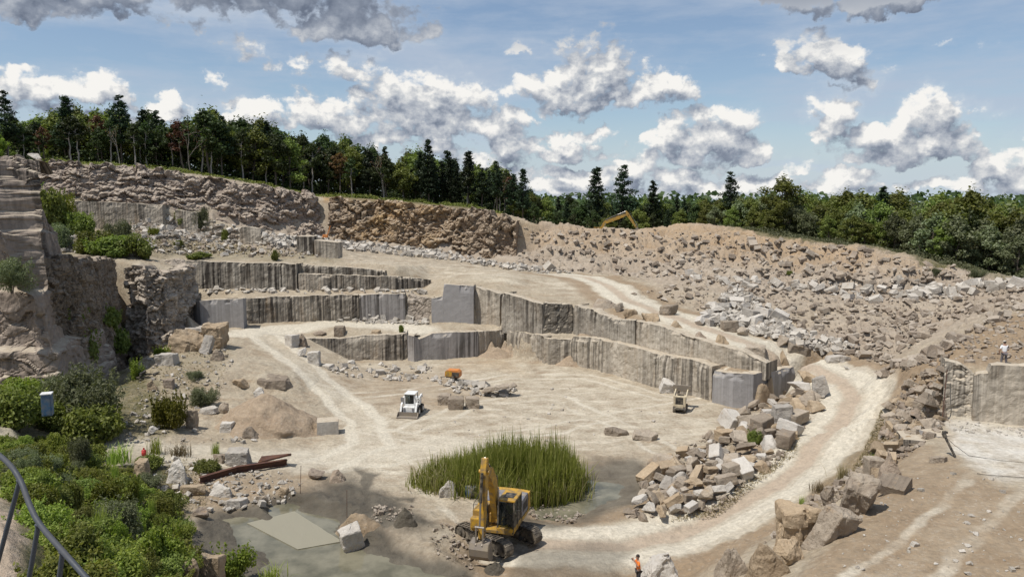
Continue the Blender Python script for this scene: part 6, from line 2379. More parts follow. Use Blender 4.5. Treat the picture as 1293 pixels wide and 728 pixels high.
    MB().tube((mid.x, 0, mid.y), (c1.x, 0, c1.y), .050, seg=10).build('piston_rod', M['chrome'], cl_, xf=Mu)
    # bucket hangs at the stick's tip
    bd = Vector((math.cos(bucket_dir), math.sin(bucket_dir)))
    bq_ = Vector((-bd.y, bd.x))

    def bp(u, v):
        return (s1.x + bd.x * u + bq_.x * v, s1.y + bd.y * u + bq_.y * v)
    ear = bp(.12, .42 * fr)
    lk = MB()
    for y in (-.2, .2):
        lk.tube((c1.x, y, c1.y), (ear[0], y, ear[1]), .055)
        lk.tube((c1.x, y, c1.y), (s1.x - d.x * .45, y, s1.y - d.y * .45), .05)
    lk.tube((c1.x, -.26, c1.y), (c1.x, .26, c1.y), .06)
    lk.build('bucket_link', M['steel'], e, xf=Mu)
    prof = [(0, -.12), (.05, .46), (.35, .62), (.75, .60), (1.05, .38), (1.22, .0), (1.22, -.30)]
    prof = [(u, v * fr) for u, v in prof]
    bk = MB()
    outer = [bp(u, v) for u, v in prof]
    inner = [bp(u * .94 + .03, v * .90 - .01 * fr) for u, v in prof]
    bk.prism(outer + inner[::-1], 1.05)
    for y in (-.53, .53):
        bk.prism(outer, .04, loc=(0, y, 0))
    for y in (-.18, .18):
        bk.prism([bp(-.14, -.14 * fr), bp(-.14, .14 * fr), bp(.10, .56 * fr), bp(.2, .5 * fr), bp(.14, -.12 * fr)], .06, loc=(0, y, 0))
    bkt = bk.build('bucket', M['bucket'], e, xf=Mu)
    for i in range(5):
        y = -.44 + .22 * i
        tp, te = bp(1.20, -.22 * fr), bp(1.27, -.56 * fr)
        MB().tube((tp[0], y, tp[1]), (te[0], y, te[1]), .06, .02, seg=6).build('bucket_tooth', M['steel'], bkt, xf=Mu)
    return e


gx = Pz(629, 681, .15)
ex_rot = math.atan2(-.96, -.28)
excavator('yellow excavator beside the muddy pond, arm raised, bucket hanging by the water', (gx[0], gx[1], .12), ex_rot, math.atan2(-3.0, 3.1),
          [(.45, 1.75), (1.0, 3.85), (1.7, 4.75), (2.45, 5.15)], [(2.42, 5.85), (3.05, 1.45)], -1.62, M['yellow'], True)
g2 = Pd(752, 296, 153)
excavator('distant yellow excavator half hidden behind the rim of the far slope', (g2[0], g2[1], 11.9), -.12, .3,
          [(.45, 1.75), (1.9, 4.0), (4.6, 5.0), (6.2, 5.6)], [(6.0, 6.3), (8.2, 2.9)], -1.9, M['yellow'], False)


# ---- skid steer loader (facing the camera)
def skid_steer():
    p = hit(517, 527)
    e = empty('skid_steer_loader', 'white skid steer loader facing us on the pit floor, bucket lowered', 'skid steer loader', (p[0] + .02, p[1] + 1.0, p[2]), math.radians(-98))
    b = MB()
    b.box((2.3, 1.15, .60), (-.35, 0, .62), bev=.06)
    b.box((.75, 1.2, .85), (-1.35, 0, .95), bev=.10)
    b.build('body', M['white'], e)
    for x in (-1.0, .35):
        for y in (-.78, .78):
            w = MB()
            w.tube((x, y - .14, .40), (x, y + .14, .40), .40, seg=20)
            for k in range(16):
                a = k / 16 * 2 * PI
                w.box((.07, .27, .05), (x + .40 * math.cos(a), y, .40 + .40 * math.sin(a)), (0, -a + PI / 2, 0))
            wo = w.build('wheel', M['black'], e)
            s = 1 if y > 0 else -1
            MB().tube((x, y + s * .10, .40), (x, y + s * .155, .40), .20, seg=16).build('rim', M['white'], wo)
    c = MB()
    for x, y in ((.42, -.46), (.42, .46), (-.75, -.46), (-.75, .46)):
        c.box((.08, .08, 1.2), (x, y, 1.45))
    c.box((1.35, 1.04, .08), (-.17, 0, 2.06), bev=.03)
    c.box((.05, .9, .3), (.44, 0, .98))
    for y in (-.47, .47):
        for k in range(4):
            c.box((1.1, .025, .03), (-.17, y, 1.15 + .24 * k))
    cb_ = c.build('cab', M['white'], e)
    MB().box((.015, .84, .98), (.40, 0, 1.52)).build('windscreen', M['glass'], cb_)
    s = MB().box((.5, .55, .14), (-.35, 0, 1.05), bev=.04)
    s.box((.14, .55, .65), (-.62, 0, 1.4), bev=.05)
    s.build('seat', M['black'], cb_)
    MB().box((.10, .2, .08), (.52, -.38, 2.0), bev=.02).build('work_light', M['black'], cb_)
    MB().box((.10, .2, .08), (.52, .38, 2.0), bev=.02).build('work_light', M['black'], cb_)
    for y in (-.72, .72):
        a = MB().prism([(-1.45, 1.35), (-1.25, 1.75), (-.2, 1.65), (.75, 1.10), (1.05, .55), (1.05, .28), (.85, .28), (.62, .95), (-.3, 1.42), (-1.2, 1.48)], .17, loc=(0, y, 0), bev=.02)
        ao = a.build('lift_arm', M['white'], e)
        MB().tube((-.9, y * .93, .95), (.3, y * .93, 1.15), .05).build('lift_cylinder', M['chrome'], ao)
    # fleet number painted on the left-hand arm and tower
    cu = bpy.data.curves.new('number', 'FONT')
    cu.body = '12'
    cu.size = .50
    cu.extrude = .004
    cu.materials.append(M['black'])
    no = bpy.data.objects.new('number', cu)
    me = bpy.data.meshes.new_from_object(no)
    bpy.data.objects.remove(no)
    no = bpy.data.objects.new('number', me)
    no.location = (.462, .50, 1.30)
    no.rotation_euler = (PI / 2, 0, PI / 2)
    pl = MB().box((.03, .56, .68), (.44, .76, 1.44), bev=.01).build('side_panel', M['white'], e)
    link(no, pl)
    MB().box((.03, .36, .62), (.44, -.68, 1.42), bev=.01).build('side_panel', M['grey'], e)
    bk = MB()
    pr = [(1.0, .50), (1.06, .52), (1.06, .14), (1.55, .10), (1.55, .06), (1.02, .06)]
    bk.prism(pr, 1.95)
    for y in (-.98, .98):
        bk.prism([(1.0, .50), (1.06, .52), (1.55, .10), (1.55, .05), (1.0, .05)], .04, loc=(0, y, 0))
    bk.build('bucket', M['bucket'], e)
    for y in (-.42, .42):
        MB().box((.03, .2, .26), (.83, y, .70), bev=.02).build('headlight', M['grey'], e)


skid_steer()


def mini_loader():
    p = hit(861, 521)
    e = empty('track_loader', 'small cream track loader seen from behind with its brown bucket raised, beside the right wall', 'track loader', (p[0], p[1] + .7, p[2]), math.radians(70))
    for s in (-1, 1):
        track_unit(e, 1.75, .30, .52, s * .46, 0, Matrix.Identity(4))
    b = MB()
    b.box((1.5, .70, .34), (-.05, 0, .62), bev=.04)
    b.box((.25, 1.15, 1.05), (-.62, 0, 1.08), bev=.05)
    b.box((.9, 1.0, .78), (-.15, 0, 1.12), bev=.07)
    b.build('body', M['cream'], e)
    MB().box((.03, .72, .68), (-.755, .03, 1.14), bev=.01).build('radiator_grille', M['black'], e)
    MB().box((.35, .62, .06), (.05, 0, 1.58), bev=.02).build('control_panel', M['black'], e)
    MB().box((.4, .8, .08), (-.95, 0, .40), bev=.01).build('operator_step', M['black'], e)
    for y in (-.62, .62):
        a = MB().prism([(-.6, 1.35), (-.55, 1.55), (.1, 1.72), (.85, 1.95), (1.05, 1.85), (.9, 1.70), (.1, 1.52)], .12, loc=(0, y * .92, 0), bev=.02)
        ao = a.build('lift_arm', M['cream'], e)
        MB().tube((-.35, y * .85, .9), (.5, y * .85, 1.68), .045).build('lift_cylinder', M['chrome'], ao)
    bk = MB()
    pr = [(.95, 2.28), (1.0, 2.30), (1.05, 1.80), (1.25, 1.70), (1.62, 1.98), (1.64, 1.94), (1.24, 1.62), (.98, 1.74)]
    bk.prism(pr, 1.65)
    for y in (-.83, .83):
        bk.prism([(.93, 2.28), (1.62, 1.98), (1.64, 1.92), (1.24, 1.62), (.98, 1.72)], .05, loc=(0, y, 0))
    bk.build('bucket', M['rust'] if False else M['bucket'], e)


mini_loader()


def compressor():
    p = hit(572, 482)
    e = empty('air_compressor', 'small orange and yellow towed compressor behind broken stones on the pit floor', 'compressor', (p[0], p[1] + .6, p[2]), -.25)
    pr = [(-.85, .5), (-.85, 1.05), (-.62, 1.28), (.62, 1.28), (.85, 1.05), (.85, .5)]
    MB().prism(pr, 1.0, bev=.04).build('body', M['orange'], e)
    MB().box((.75, .02, .62), (-.40, -.512, .84)).build('side_panel', M['yellow'], e)
    MB().box((.80, .02, .50), (.42, -.512, .80)).build('grille', M['black'], e)
    for s in (-1, 1):
        MB().tube((.1, s * .52 - .08, .28), (.1, s * .52 + .08, .28), .28, seg=18).build('wheel', M['black'], e)
    MB().box((1.5, .8, .12), (0, 0, .44)).build('chassis', M['black'], e)
    MB().tube((-.8, 0, .42), (-1.55, 0, .30), .04).tube((-1.45, 0, .32), (-1.45, 0, 0), .03).build('tow_bar', M['black'], e)


compressor()


# ---- people
def skin_mesh(J, E, root=0, sub=2):
    me = bpy.data.meshes.new('t')
    me.from_pydata([j[0] for j in J], E, [])
    o = bpy.data.objects.new('t', me)
    COL.objects.link(o)
    md = o.modifiers.new('s', 'SKIN')
    for i, j in enumerate(J):
        r = j[1] if isinstance(j[1], tuple) else (j[1], j[1])
        me.skin_vertices[0].data[i].radius = r
        me.skin_vertices[0].data[i].use_root = i == root
    sb = o.modifiers.new('u', 'SUBSURF')
    sb.levels = sub
    dg = bpy.context.evaluated_depsgraph_get()
    dg.update()
    m2 = bpy.data.meshes.new_from_object(o.evaluated_get(dg))
    bpy.data.objects.remove(o)
    for p in m2.polygons:
        p.use_smooth = True
    return m2


def put(name, me, mat, parent):
    me.materials.clear()
    me.materials.append(mat)
    return link(bpy.data.objects.new(name, me), parent)


def person(label, loc, rotz, shirt, trousers, pose='stand', hat=None, sc=1.0, bag=False):
    """faces +x; standing 1.75 m; body one skin, clothes as children"""
    e = None
    if pose == 'stand':
        hip, kneeL, kneeR, footL, footR = (0, 0, .93), (.03, .13, .50), (.0, -.13, .50), (.0, .16, .08), (-.03, -.16, .08)
        toeL, toeR = (.16, .18, .04), (.13, -.18, .04)
    else:
        hip, kneeL, kneeR, footL, footR = (0, 0, .12), (.45, .14, .20), (.45, -.14, .20), (.52, .14, -.25), (.52, -.14, -.25)
        toeL, toeR = (.68, .15, -.28), (.68, -.15, -.28)
    hz = hip[2]
    lean = .04 if pose == 'stand' else -.03
    chest, neck, headc = (lean, 0, hz + .38), (lean + .01, 0, hz + .56), (lean + .04, 0, hz + .71)
    if pose == 'stand':
        elL, haL = (-.02, .29, hz + .22), (.13, .27, hz - .0)
        elR, haR = (.06, -.30, hz + .20), (.26, -.24, hz + .14)
    elif pose == 'camera':
        elL = elR = None
    else:
        elL, haL = (.10, .27, hz + .25), (.36, .25, hz + .22)
        elR, haR = (.10, -.27, hz + .25), (.36, -.25, hz + .22)
    if bag == 'phone':
        elL, haL = (.12, .26, hz + .30), (.28, .10, hz + .58)
        elR, haR = (.12, -.26, hz + .30), (.28, -.10, hz + .58)
    J = [(hip, (.15, .11)), ((lean * .5, 0, hz + .18), (.14, .10)), (chest, (.165, .115)), (neck, .055), (headc, (.085, .10)), ((headc[0], 0, headc[2] + .09), (.075, .085)),
         ((lean, .17, hz + .47), .06), (elL, .042), (haL, .032), ((lean, -.17, hz + .47), .06), (elR, .042), (haR, .032),
         ((hip[0], .10, hip[2] - .05), .085), (kneeL, .058), (footL, .042), (toeL, .035), ((hip[0], -.10, hip[2] - .05), .085), (kneeR, .058), (footR, .042), (toeR, .035)]
    E = [(0, 1), (1, 2), (2, 3), (3, 4), (4, 5), (2, 6), (6, 7), (7, 8), (2, 9), (9, 10), (10, 11), (0, 12), (12, 13), (13, 14), (14, 15), (0, 16), (16, 17), (17, 18), (18, 19)]
    # hands: palm and five fingers each
    for hi, el_, s in ((8, elL, 1), (11, elR, -1)):
        h = Vector(J[hi][0])
        d = (h - Vector(el_)).normalized()
        side = d.cross(Vector((0, s, .2))).normalized()
        pm = h + d * .07
        J.append((tuple(pm), (.030, .018)))
        pi = len(J) - 1
        E.append((hi, pi))
        for k, (off, ln) in enumerate(((-.032, .060), (-.011, .072), (.011, .068), (.030, .052))):
            a = pm + side * off + d * .03
            b_ = a + d * ln * .6 - Vector((0, 0, .012))
            c_ = b_ + d * ln * .3 - Vector((0, s * .012, .03))
            J.append((tuple(a), .010)); J.append((tuple(b_), .009)); J.append((tuple(c_), .008))
            n = len(J)
            E += [(pi, n - 3), (n - 3, n - 2), (n - 2, n - 1)]
        a = h + side * -.035 + d * .02
        J.append((tuple(a), .011)); J.append((tuple(a + side * -.03 + d * .035), .010))
        E += [(hi, len(J) - 2), (len(J) - 2, len(J) - 1)]
    body = skin_mesh(J, E)
    e = put('person', body, M['skin'], None)
    e.location = loc
    e.rotation_euler = (0, 0, rotz)
    e.scale = (sc, sc, sc)
    tag(e, label, 'person')
    f = 1.18
    S_ = [(hip, (.162, .125)), ((lean * .5, 0, hz + .18), (.158, .118)), (chest, (.182, .132)), ((neck[0], 0, neck[2] - .05), (.075, .07)), ((lean, .18, hz + .47), .078), (tuple(Vector((lean, .18, hz + .47)).lerp(Vector(elL), .85)), .062), ((lean, -.18, hz + .47), .078), (tuple(Vector((lean, -.18, hz + .47)).lerp(Vector(elR), .85)), .062)]
    put('shirt', skin_mesh(S_, [(0, 1), (1, 2), (2, 3), (2, 4), (4, 5), (2, 6), (6, 7)]), shirt, e)
    T_ = [((hip[0], 0, hip[2] + .02), (.160, .122)), ((hip[0], .10, hip[2] - .06), .10), (kneeL, .078), (tuple(Vector(footL) + Vector((0, 0, .03))), .062), ((hip[0], -.10, hip[2] - .06), .10), (kneeR, .078), (tuple(Vector(footR) + Vector((0, 0, .03))), .062)]
    put('trousers', skin_mesh(T_, [(0, 1), (1, 2), (2, 3), (0, 4), (4, 5), (5, 6)]), trousers, e)
    for ft, to in ((footL, toeL), (footR, toeR)):
        put('shoe', skin_mesh([((ft[0] - .05, ft[1], ft[2] - .03), .055), (ft, .055), (to, .048)], [(0, 1), (1, 2)]), M['black'], e)
    hr = MB().ball((headc[0] - .025, 0, headc[2] + .045), (.105, .094, .105), 14)
    hr.build('hair', M['hair'], e, True)
    fc = MB()
    fc.ball((headc[0] + .105, 0, headc[2] + .01), (.018, .013, .022), 8)
    for s in (-1, 1):
        fc.ball((headc[0] - .0, s * .09, headc[2] + .02), (.022, .012, .03), 8)
    fc.build('face', M['skin'], e, True)
    if hat:
        h_ = MB().ball((headc[0], 0, headc[2] + .075), (.118, .106, .085), 14)
        h_.box((.13, .17, .015), (headc[0] + .14, 0, headc[2] + .075), (0, .15, 0))
        h_.build('hat', hat, e)
    if bag == 'phone':
        MB().box((.02, .16, .08), (.37, 0, hz + .62), bev=.005).build('camera', M['black'], e)
    return e


pp = Pd(1267, 461.5, 51.2)
pz = pp[2]
person('man in white T shirt and grey trousers, back turned, standing on the right wall', (pp[0], pp[1], pz - .02), math.radians(80), M['cloth_white'], M['cloth_grey'], hat=M['cap'])
q_ = hit(806, 741)
person('person in an orange hi vis top standing behind the whitish boulder at the bottom edge', (q_[0], q_[1], q_[2]), math.radians(190), M['cloth_orange'], M['cloth_dark'], bag='phone')
# operator sits in the excavator's cab
sv = Matrix.Rotation(ex_rot, 4, 'Z') @ Vector((.22, .84, 1.68))
person('operator in a lime hi vis shirt sitting in the cab of the yellow excavator', (gx[0] + sv.x, gx[1] + sv.y, .12 + sv.z), ex_rot, M['cloth_lime'], M['cloth_dark'], pose='sit', hat=M['cap'])


# ---- handrail beside the viewpoint
def handrail():
    e = empty('handrail', 'bent grey metal handrail with slanting posts at the lower left edge', 'handrail', (0, 0, 0))
    pts = [Pd(-75, 530, 4.3), Pd(-20, 562, 4.15), Pd(8, 580, 4.0), (Pd(26, 604, 3.9)), Pd(36, 634, 3.8), Pd(48, 660, 3.7), Pd(78, 694, 3.55), Pd(112, 732, 3.4), Pd(160, 790, 3.2)]
    # smooth the bends
    P = np.array(pts)
    for k in range(3):
        Q = [P[0]]
        for a, b in zip(P[:-1], P[1:]):
            Q += [a * .75 + b * .25, a * .25 + b * .75]
        Q.append(P[-1])
        P = np.array(Q)
    V, f = tube_np(P, np.full(len(P), .0140), 12)
    mesh_np('top_rail', V, f, M['rail'], e, smooth=True)
    for (a, b) in ((Pd(25, 606, 3.9), Pd(-6, 722, 3.95)), (Pd(48.5, 662, 3.7), Pd(26, 790, 3.75)), (Pd(79, 696, 3.55), Pd(66, 800, 3.6)), (Pd(-20, 563, 4.15), Pd(-70, 690, 4.2))):
        d = (b - a) / np.linalg.norm(b - a)
        V, f = tube_np([a, a + d * .5, a + d * 1.25], [.012, .012, .012], 10)
        po = mesh_np('post', V, f, M['rail'], e, smooth=True)
        MB().ball(tuple(a), (.019, .019, .012), 10).build('weld', M['rail'], po, True)


handrail()


# ---- rusty beam
def beam():
    a, b, c = hit(254, 612), hit(297, 596), hit(358, 590)
    a, b, c = a + [0, 0, .35], Pd(299, 592, b[1]), Pd(361, 583, c[1] + .3)
    e = empty('steel_beam', 'bent rusty steel beam lying across boulders left of the pond', 'steel beam', (0, 0, 0))
    for p, q in ((a, b), (b, c)):
        p, q = Vector(p), Vector(q)
        d = q - p
        R_ = d.to_track_quat('X', 'Z').to_matrix().to_4x4()
        m_ = MB()
        L = d.length + .15
        m_.box((L, .30, .035), (0, 0, .19)).box((L, .30, .035), (0, 0, -.19)).box((L, .03, .345), (0, 0, 0))
        m_.build('beam_section', M['rust'], e, xf=Matrix.Translation((p + q) / 2) @ R_)
    m_ = MB()
    cc = Vector(c)
    for i in range(4):
        m_.box((1.9, .13, .14), (0, 0, 0), (0, -.30, .12)) if False else None
        m_.tube(cc + Vector((-2.0, -.1 + .22 * i, .02 + .05 * i)), cc + Vector((.25, -.15 + .22 * i, .62 - .07 * i)), .10, seg=6)
    m_.build('crossbar', M['rust'], e)


beam()


def rod(px, pb, pt, label, r=.018):
    p = hit(px, pb)
    t = Pd(px + (1 if px < 400 else 0), pt, p[1])
    o = MB().tube(tuple(p - [0, 0, .2]), tuple(t), r, seg=8).ball(tuple(t), (r * 1.6,) * 3, 8).build('marker_rod', M['rust'])
    tag(o, label, 'rod')


rod(379, 623, 588, 'thin dark rod standing upright on the bank beside a tan boulder')
rod(438, 654, 619, 'thin dark rod standing upright in the dug mud bank')


def gas_bottle():
    p = hit(182, 575)
    e = empty('gas_bottle', 'small red gas bottle standing by the track among the weeds', 'gas bottle', (p[0], p[1], p[2]))
    m_ = MB().tube((0, 0, 0), (0, 0, .34), .17, seg=18).ball((0, 0, .34), (.17, .17, .12), 16)
    m_.build('body', M['red'], e, True)
    MB().tube((0, 0, .42), (0, 0, .58), .05).tube((-.07, 0, .56), (.07, 0, .56), .02).build('valve', M['red'], e)
    MB().tube((0, 0, -.02), (0, 0, .05), .14, seg=16).build('foot_ring', M['black'], e)


gas_bottle()


def blue_box():
    p = Pd(60, 513, 50)
    e = empty('portable_toilet', 'blue box like cabin with a white top edge poking out of the shrubs', 'cabin', (p[0], p[1], p[2] - .6), .35)
    MB().box((.62, .62, 1.45), (0, 0, .75), bev=.02).build('body', M['blue'], e)
    MB().box((.70, .70, .09), (0, 0, 1.52), bev=.03).build('roof', M['white'], e)
    MB().box((.45, .02, 1.2), (0, -.315, .72)).build('door', M['blue'], e)


blue_box()


def barrel():
    p = hit(598, 636)
    e = empty('barrel', 'blue grey barrel lying behind the raised arm of the excavator', 'barrel', (p[0], p[1] + 1.2, p[2] + .42), .4)
    m_ = MB().tube((-.55, 0, 0), (.55, 0, 0), .42, seg=24)
    for x in (-.2, .2):
        m_.tube((x - .025, 0, 0), (x + .025, 0, 0), .44, seg=24)
    m_.build('body', M['bluegrey'], e)
    for s in (-1, 1):
        MB().tube((s * .55, 0, 0), (s * .57, 0, 0), .36, seg=24).build('lid', M['blue'], e)


barrel()


def sheave():
    p = hit(166, 458)
    e = empty('excavator_bucket', 'dark red machine bucket standing in the shade beside the pale buttress', 'bucket', (p[0], p[1] + .4, p[2]), .3)
    pr = [(-.75, 0), (-.35, 1.25), (-.05, 1.45), (.15, 1.25), (.75, .1), (.6, -.05)]
    MB().prism(pr, 1.0, bev=.04).build('body', M['darkred'], e)
    for i in range(3):
        MB().tube((.72, -.35 + .35 * i, .12), (.98, -.35 + .35 * i, -.03), .06, .02).build('tooth', M['black'], e)


sheave()


def scrap():
    p = hit(187, 478)
    e = empty('machine_part', 'black scrap machine frame lying on dry grass left of the tan boulder', 'machine part', (p[0], p[1], p[2]), .2)
    MB().box((2.2, .14, .14), (0, 0, .12)).box((2.0, .14, .14), (.05, .8, .25), (0, .1, .1)).build('rail', M['black'], e)
    MB().box((.14, 1.0, .14), (-.7, .4, .30)).box((.14, 1.0, .14), (.6, .4, .30)).build('crossbar', M['black'], e)
    MB().tube((-.9, .4, .35), (-.3, .5, .65), .14).tube((.4, .4, .3), (1.0, .3, .5), .12).build('roller', M['black'], e)


scrap()


def leaning_posts():
    for i, (x, lab) in enumerate(((303.5, 'left one of two white posts leaning on the big grey sawn block'), (306.5, 'right one of two white posts leaning on the big grey sawn block'))):
        a = Pd(x + .5, 416, 95.8 - .2 * i)
        b = Pd(x - 1.0, 396.5 + i, 96.5)
        o = MB().box((.16, .10, np.linalg.norm(b - a)), (0, 0, 0), bev=.01).build('post', M['white'])
        o.location = (a + b) / 2
        o.rotation_euler = Vector(b - a).to_track_quat('Z', 'Y').to_euler()
        tag(o, lab, 'post')


leaning_posts()


def right_gear():
    # drill gear by the small sawn block
    p = hit(1206, 578)
    e = empty('drill_hammer', 'dark drilling tool leaning on the small sawn block, hose trailing on the white dust', 'drill', (p[0], p[1], p[2]))
    MB().tube((0, 0, .05), (-.35, .5, 1.05), .07).tube((-.35, .5, 1.05), (-.42, .6, 1.3), .12).build('body', M['black'], e)
    MB().tube((.05, -.02, .0), (.45, -.25, -.05), .035).build('drill_rod', M['steel'], e)
    q = [Vector((-.4, .6, 1.15)), Vector((.2, .5, .6)), Vector((.9, .2, .06)), Vector((2.2, -.6, .05)), Vector((4.6, -1.4, .04))]
    MB().path([tuple(v) for v in q], .013, 6).build('air_hose', M['black'], e)
    bx = Pd(1193, 549, 46.9)
    e2 = empty('tool_box', 'small black box on top of the small sawn block', 'box', (bx[0], bx[1], bx[2]))
    MB().box((.26, .26, .26), (0, 0, .13), bev=.02).build('body', M['black'], e2)
    MB().box((.9, .12, .05), (.2, 0, .025)).build('handle', M['black'], e2)
    g_ = hit(1187, 500)
    o = MB().tube(tuple(Pd(1190, 527, 49.5)), tuple(Pd(1196, 466, 50.2)), .03, seg=8).build('drill_rod', M['rust'])
    tag(o, 'long dark rod leaning on the left end of the right hand wall', 'rod')
    h_ = hit(1275, 604)
    o = MB().path([tuple(h_ + [-1.4, .6, .04]), tuple(h_ + [-.9, .35, .04]), tuple(h_ + [-.4, .2, .05]), tuple(h_ + [1.2, -.15, .06])], .016, 6).build('air_hose', M['black'])
    tag(o, 'dark air hose lying across the white dust at the right', 'hose')
    # wedge shaped dark splinter of rock beside the wall's left end
    B('boulder', 1193, 531, 9, 26, 'thin dark rock splinter standing at the left end of the right hand wall', 'wedge', 'brown_rock', seed=222, depth=.8)
    # rod lying on the platform row
    o = MB().tube(tuple(Pd(1095, 612, 35.6)), tuple(Pd(1103, 631, 35.0)), .05, seg=8).build('drill_rod', M['rust'])
    tag(o, 'short dark steel bar leaning on the tall jagged grey boulder', 'rod')


right_gear()
dr = Pd(411.5, 300, 149)
e_ = empty('drill_rig', 'tiny orange drill rig at the foot of the ochre cliff corner', 'drill rig', (dr[0], dr[1], float(ground(dr[0], dr[1]))))
MB().box((1.3, .8, .35), (0, 0, .25), bev=.04).build('track', M['black'], e_)
MB().box((1.0, .7, .6), (-.1, 0, .7), bev=.06).build('body', M['orange'], e_)
MB().box((.14, .18, 2.6), (.55, -.2, 1.5), (0, .35, 0)).build('mast', M['orange'], e_)
# ================================================================== camera, sun, sky with clouds
cam = bpy.data.cameras.new('camera')
cam.sensor_width = 36.0
cam.lens = 36.0 * F / 1293.0
cam.clip_start = .05
cam.clip_end = 8000
co_ = bpy.data.objects.new('camera', cam)
co_.location = (0, 0, CAMZ)
co_.rotation_euler = (PI / 2 - PITCH, 0, 0)
link(co_)
scene.camera = co_

SUN_EL, SUN_AZ = math.radians(64), math.radians(30)      # azimuth: behind the camera's left shoulder
sd = Vector((-math.cos(SUN_AZ) * math.cos(SUN_EL), -math.sin(SUN_AZ) * math.cos(SUN_EL), math.sin(SUN_EL)))
sl = bpy.data.lights.new('sun', 'SUN')
sl.energy = 4.4
sl.angle = math.radians(.53)
sl.color = (1.0, .955, .885)
so = bpy.data.objects.new('sun', sl)
so.rotation_euler = sd.to_track_quat('Z', 'Y').to_euler()
so.location = (-60, -40, 120)
link(so)

world = bpy.data.worlds.new('World')
scene.world = world
world.use_nodes = True
wt = NT(world.node_tree)
for n in list(wt.n):
    wt.n.remove(n)
out = wt.new('ShaderNodeOutputWorld')
sky = wt.new('ShaderNodeTexSky', sky_type='NISHITA')
sky.sun_disc = False
sky.sun_elevation = SUN_EL
sky.sun_rotation = math.atan2(sd.x, sd.y)
sky.altitude = 60
sky.air_density = 1.0
sky.dust_density = .4
sky.ozone_density = 2.0

# clouds: each one an ellipse of direction space (azimuth, elevation), roughened by noise
def azel(px, py):
    dx, dy, dz = ray(px, py)
    return math.atan2(dx, dy), math.asin(dz / math.sqrt(dx * dx + dy * dy + dz * dz))

# px, py of the base line centre, half width, height above the base, depth below the base, strength
CL = [
    (90, -6, 190, 40, 32, 1.0), (330, -14, 130, 30, 34, .95), (410, -2, 90, 30, 30, 1.0), (470, 36, 72, 42, 22, 1.0), (425, 30, 60, 28, 24, .8),
    (55, 118, 70, 38, 16, 1.0), (112, 118, 50, 26, 14, 1.0), (30, 130, 60, 26, 20, .9), (215, 142, 44, 26, 16, .95), (20, 92, 24, 14, 8, .7),
    (330, 150, 60, 24, 16, 1.0), (400, 150, 64, 30, 18, 1.0), (455, 160, 60, 24, 18, .9),
    (500, 140, 50, 48, 18, .9), (550, 148, 66, 52, 20, 1.0), (615, 160, 48, 36, 14, 1.0), (595, 128, 24, 26, 16, .8),
    (385, 88, 60, 22, 14, .45), (450, 96, 50, 18, 12, .42), (300, 68, 22, 22, 14, .45), (267, 98, 12, 12, 8, .5),
    (735, 108, 66, 68, 26, 1.0), (700, 118, 52, 30, 26, 1.0), (775, 90, 26, 46, 30, .95), (840, 120, 54, 42, 24, 1.0), (790, 128, 80, 20, 18, .9),
    (905, 186, 58, 44, 20, 1.0), (850, 182, 38, 38, 18, 1.0), (945, 200, 26, 24, 10, .9), (870, 192, 56, 12, 18, .8),
    (712, 186, 32, 34, 14, 1.0), (652, 184, 40, 24, 16, .9), (748, 182, 34, 22, 12, .6), (700, 196, 90, 10, 10, .7),
    (1046, 78, 66, 42, 16, 1.0), (1012, 72, 32, 22, 12, .8), (1085, 84, 34, 34, 22, .8), (1060, 100, 26, 8, 14, .5),
    (1050, 162, 34, 46, 20, 1.0), (1085, 170, 54, 28, 20, 1.0), (1160, 184, 70, 40, 18, 1.0), (1210, 190, 36, 26, 12, .9), (1120, 188, 80, 14, 16, .8),
    (1180, 146, 40, 26, 8, .85), (1225, 140, 40, 8, 5, .5),
    (1262, 214, 44, 30, 14, 1.0), (1300, 190, 40, 20, 14, .6), (1240, 222, 50, 8, 10, .7),
    (1012, 218, 22, 18, 8, 1.0), (1072, 234, 40, 28, 12, 1.0), (1250, 236, 30, 14, 6, .6),
    (1120, -8, 150, 16, 24, 1.0), (1010, -10, 60, 10, 14, .8), (1190, -6, 80, 10, 16, .8),
    (650, 216, 60, 16, 10, .85), (720, 222, 60, 12, 10, .8), (800, 216, 40, 20, 10, .85), (850, 222, 50, 18, 12, .9), (900, 236, 50, 18, 10, .9), (960, 240, 40, 18, 8, .8), (780, 240, 70, 14, 10, .8), (690, 240, 60, 14, 8, .8), (870, 206, 40, 10, 8, .5), (990, 236, 20, 16, 8, .7),
    (480, 176, 60, 16, 12, .7), (560, 190, 60, 14, 10, .7), (610, 200, 60, 12, 8, .8), (40, 160, 50, 18, 10, .6), (640, 62, 20, 10, 6, .5), (1240, 60, 30, 6, 6, .2),
    (620, 226, 80, 22, 14, .95), (740, 232, 80, 14, 10, .85), (880, 240, 70, 16, 10, .8), (1000, 244, 60, 14, 8, .75), (1180, 232, 50, 12, 8, .6), (1290, 232, 50, 18, 10, .8), (170, 150, 60, 14, 10, .7), (560, 168, 80, 12, 12, .8),
    # outside the frame
    (-200, 60, 160, 70, 40, 1.0), (-380, 160, 150, 60, 30, .9), (1500, 90, 160, 70, 40, 1.0), (1700, 190, 200, 50, 30, .9), (600, -260, 300, 90, 70, 1.0), (1300, -220, 200, 70, 60, .9), (0, -240, 220, 80, 60, .9),
]
tc = wt.new('ShaderNodeTexCoord').outputs['Generated']
sx = wt.new('ShaderNodeSeparateXYZ')
wt.set(sx.inputs[0], tc)
az = wt.math('ARCTAN2', sx.outputs[0], sx.outputs[1])
el = wt.math('ARCSINE', sx.outputs[2])
cb = wt.new('ShaderNodeCombineXYZ')
wt.set(cb.inputs[0], az)
wt.set(cb.inputs[1], el)
P0 = cb.outputs[0]

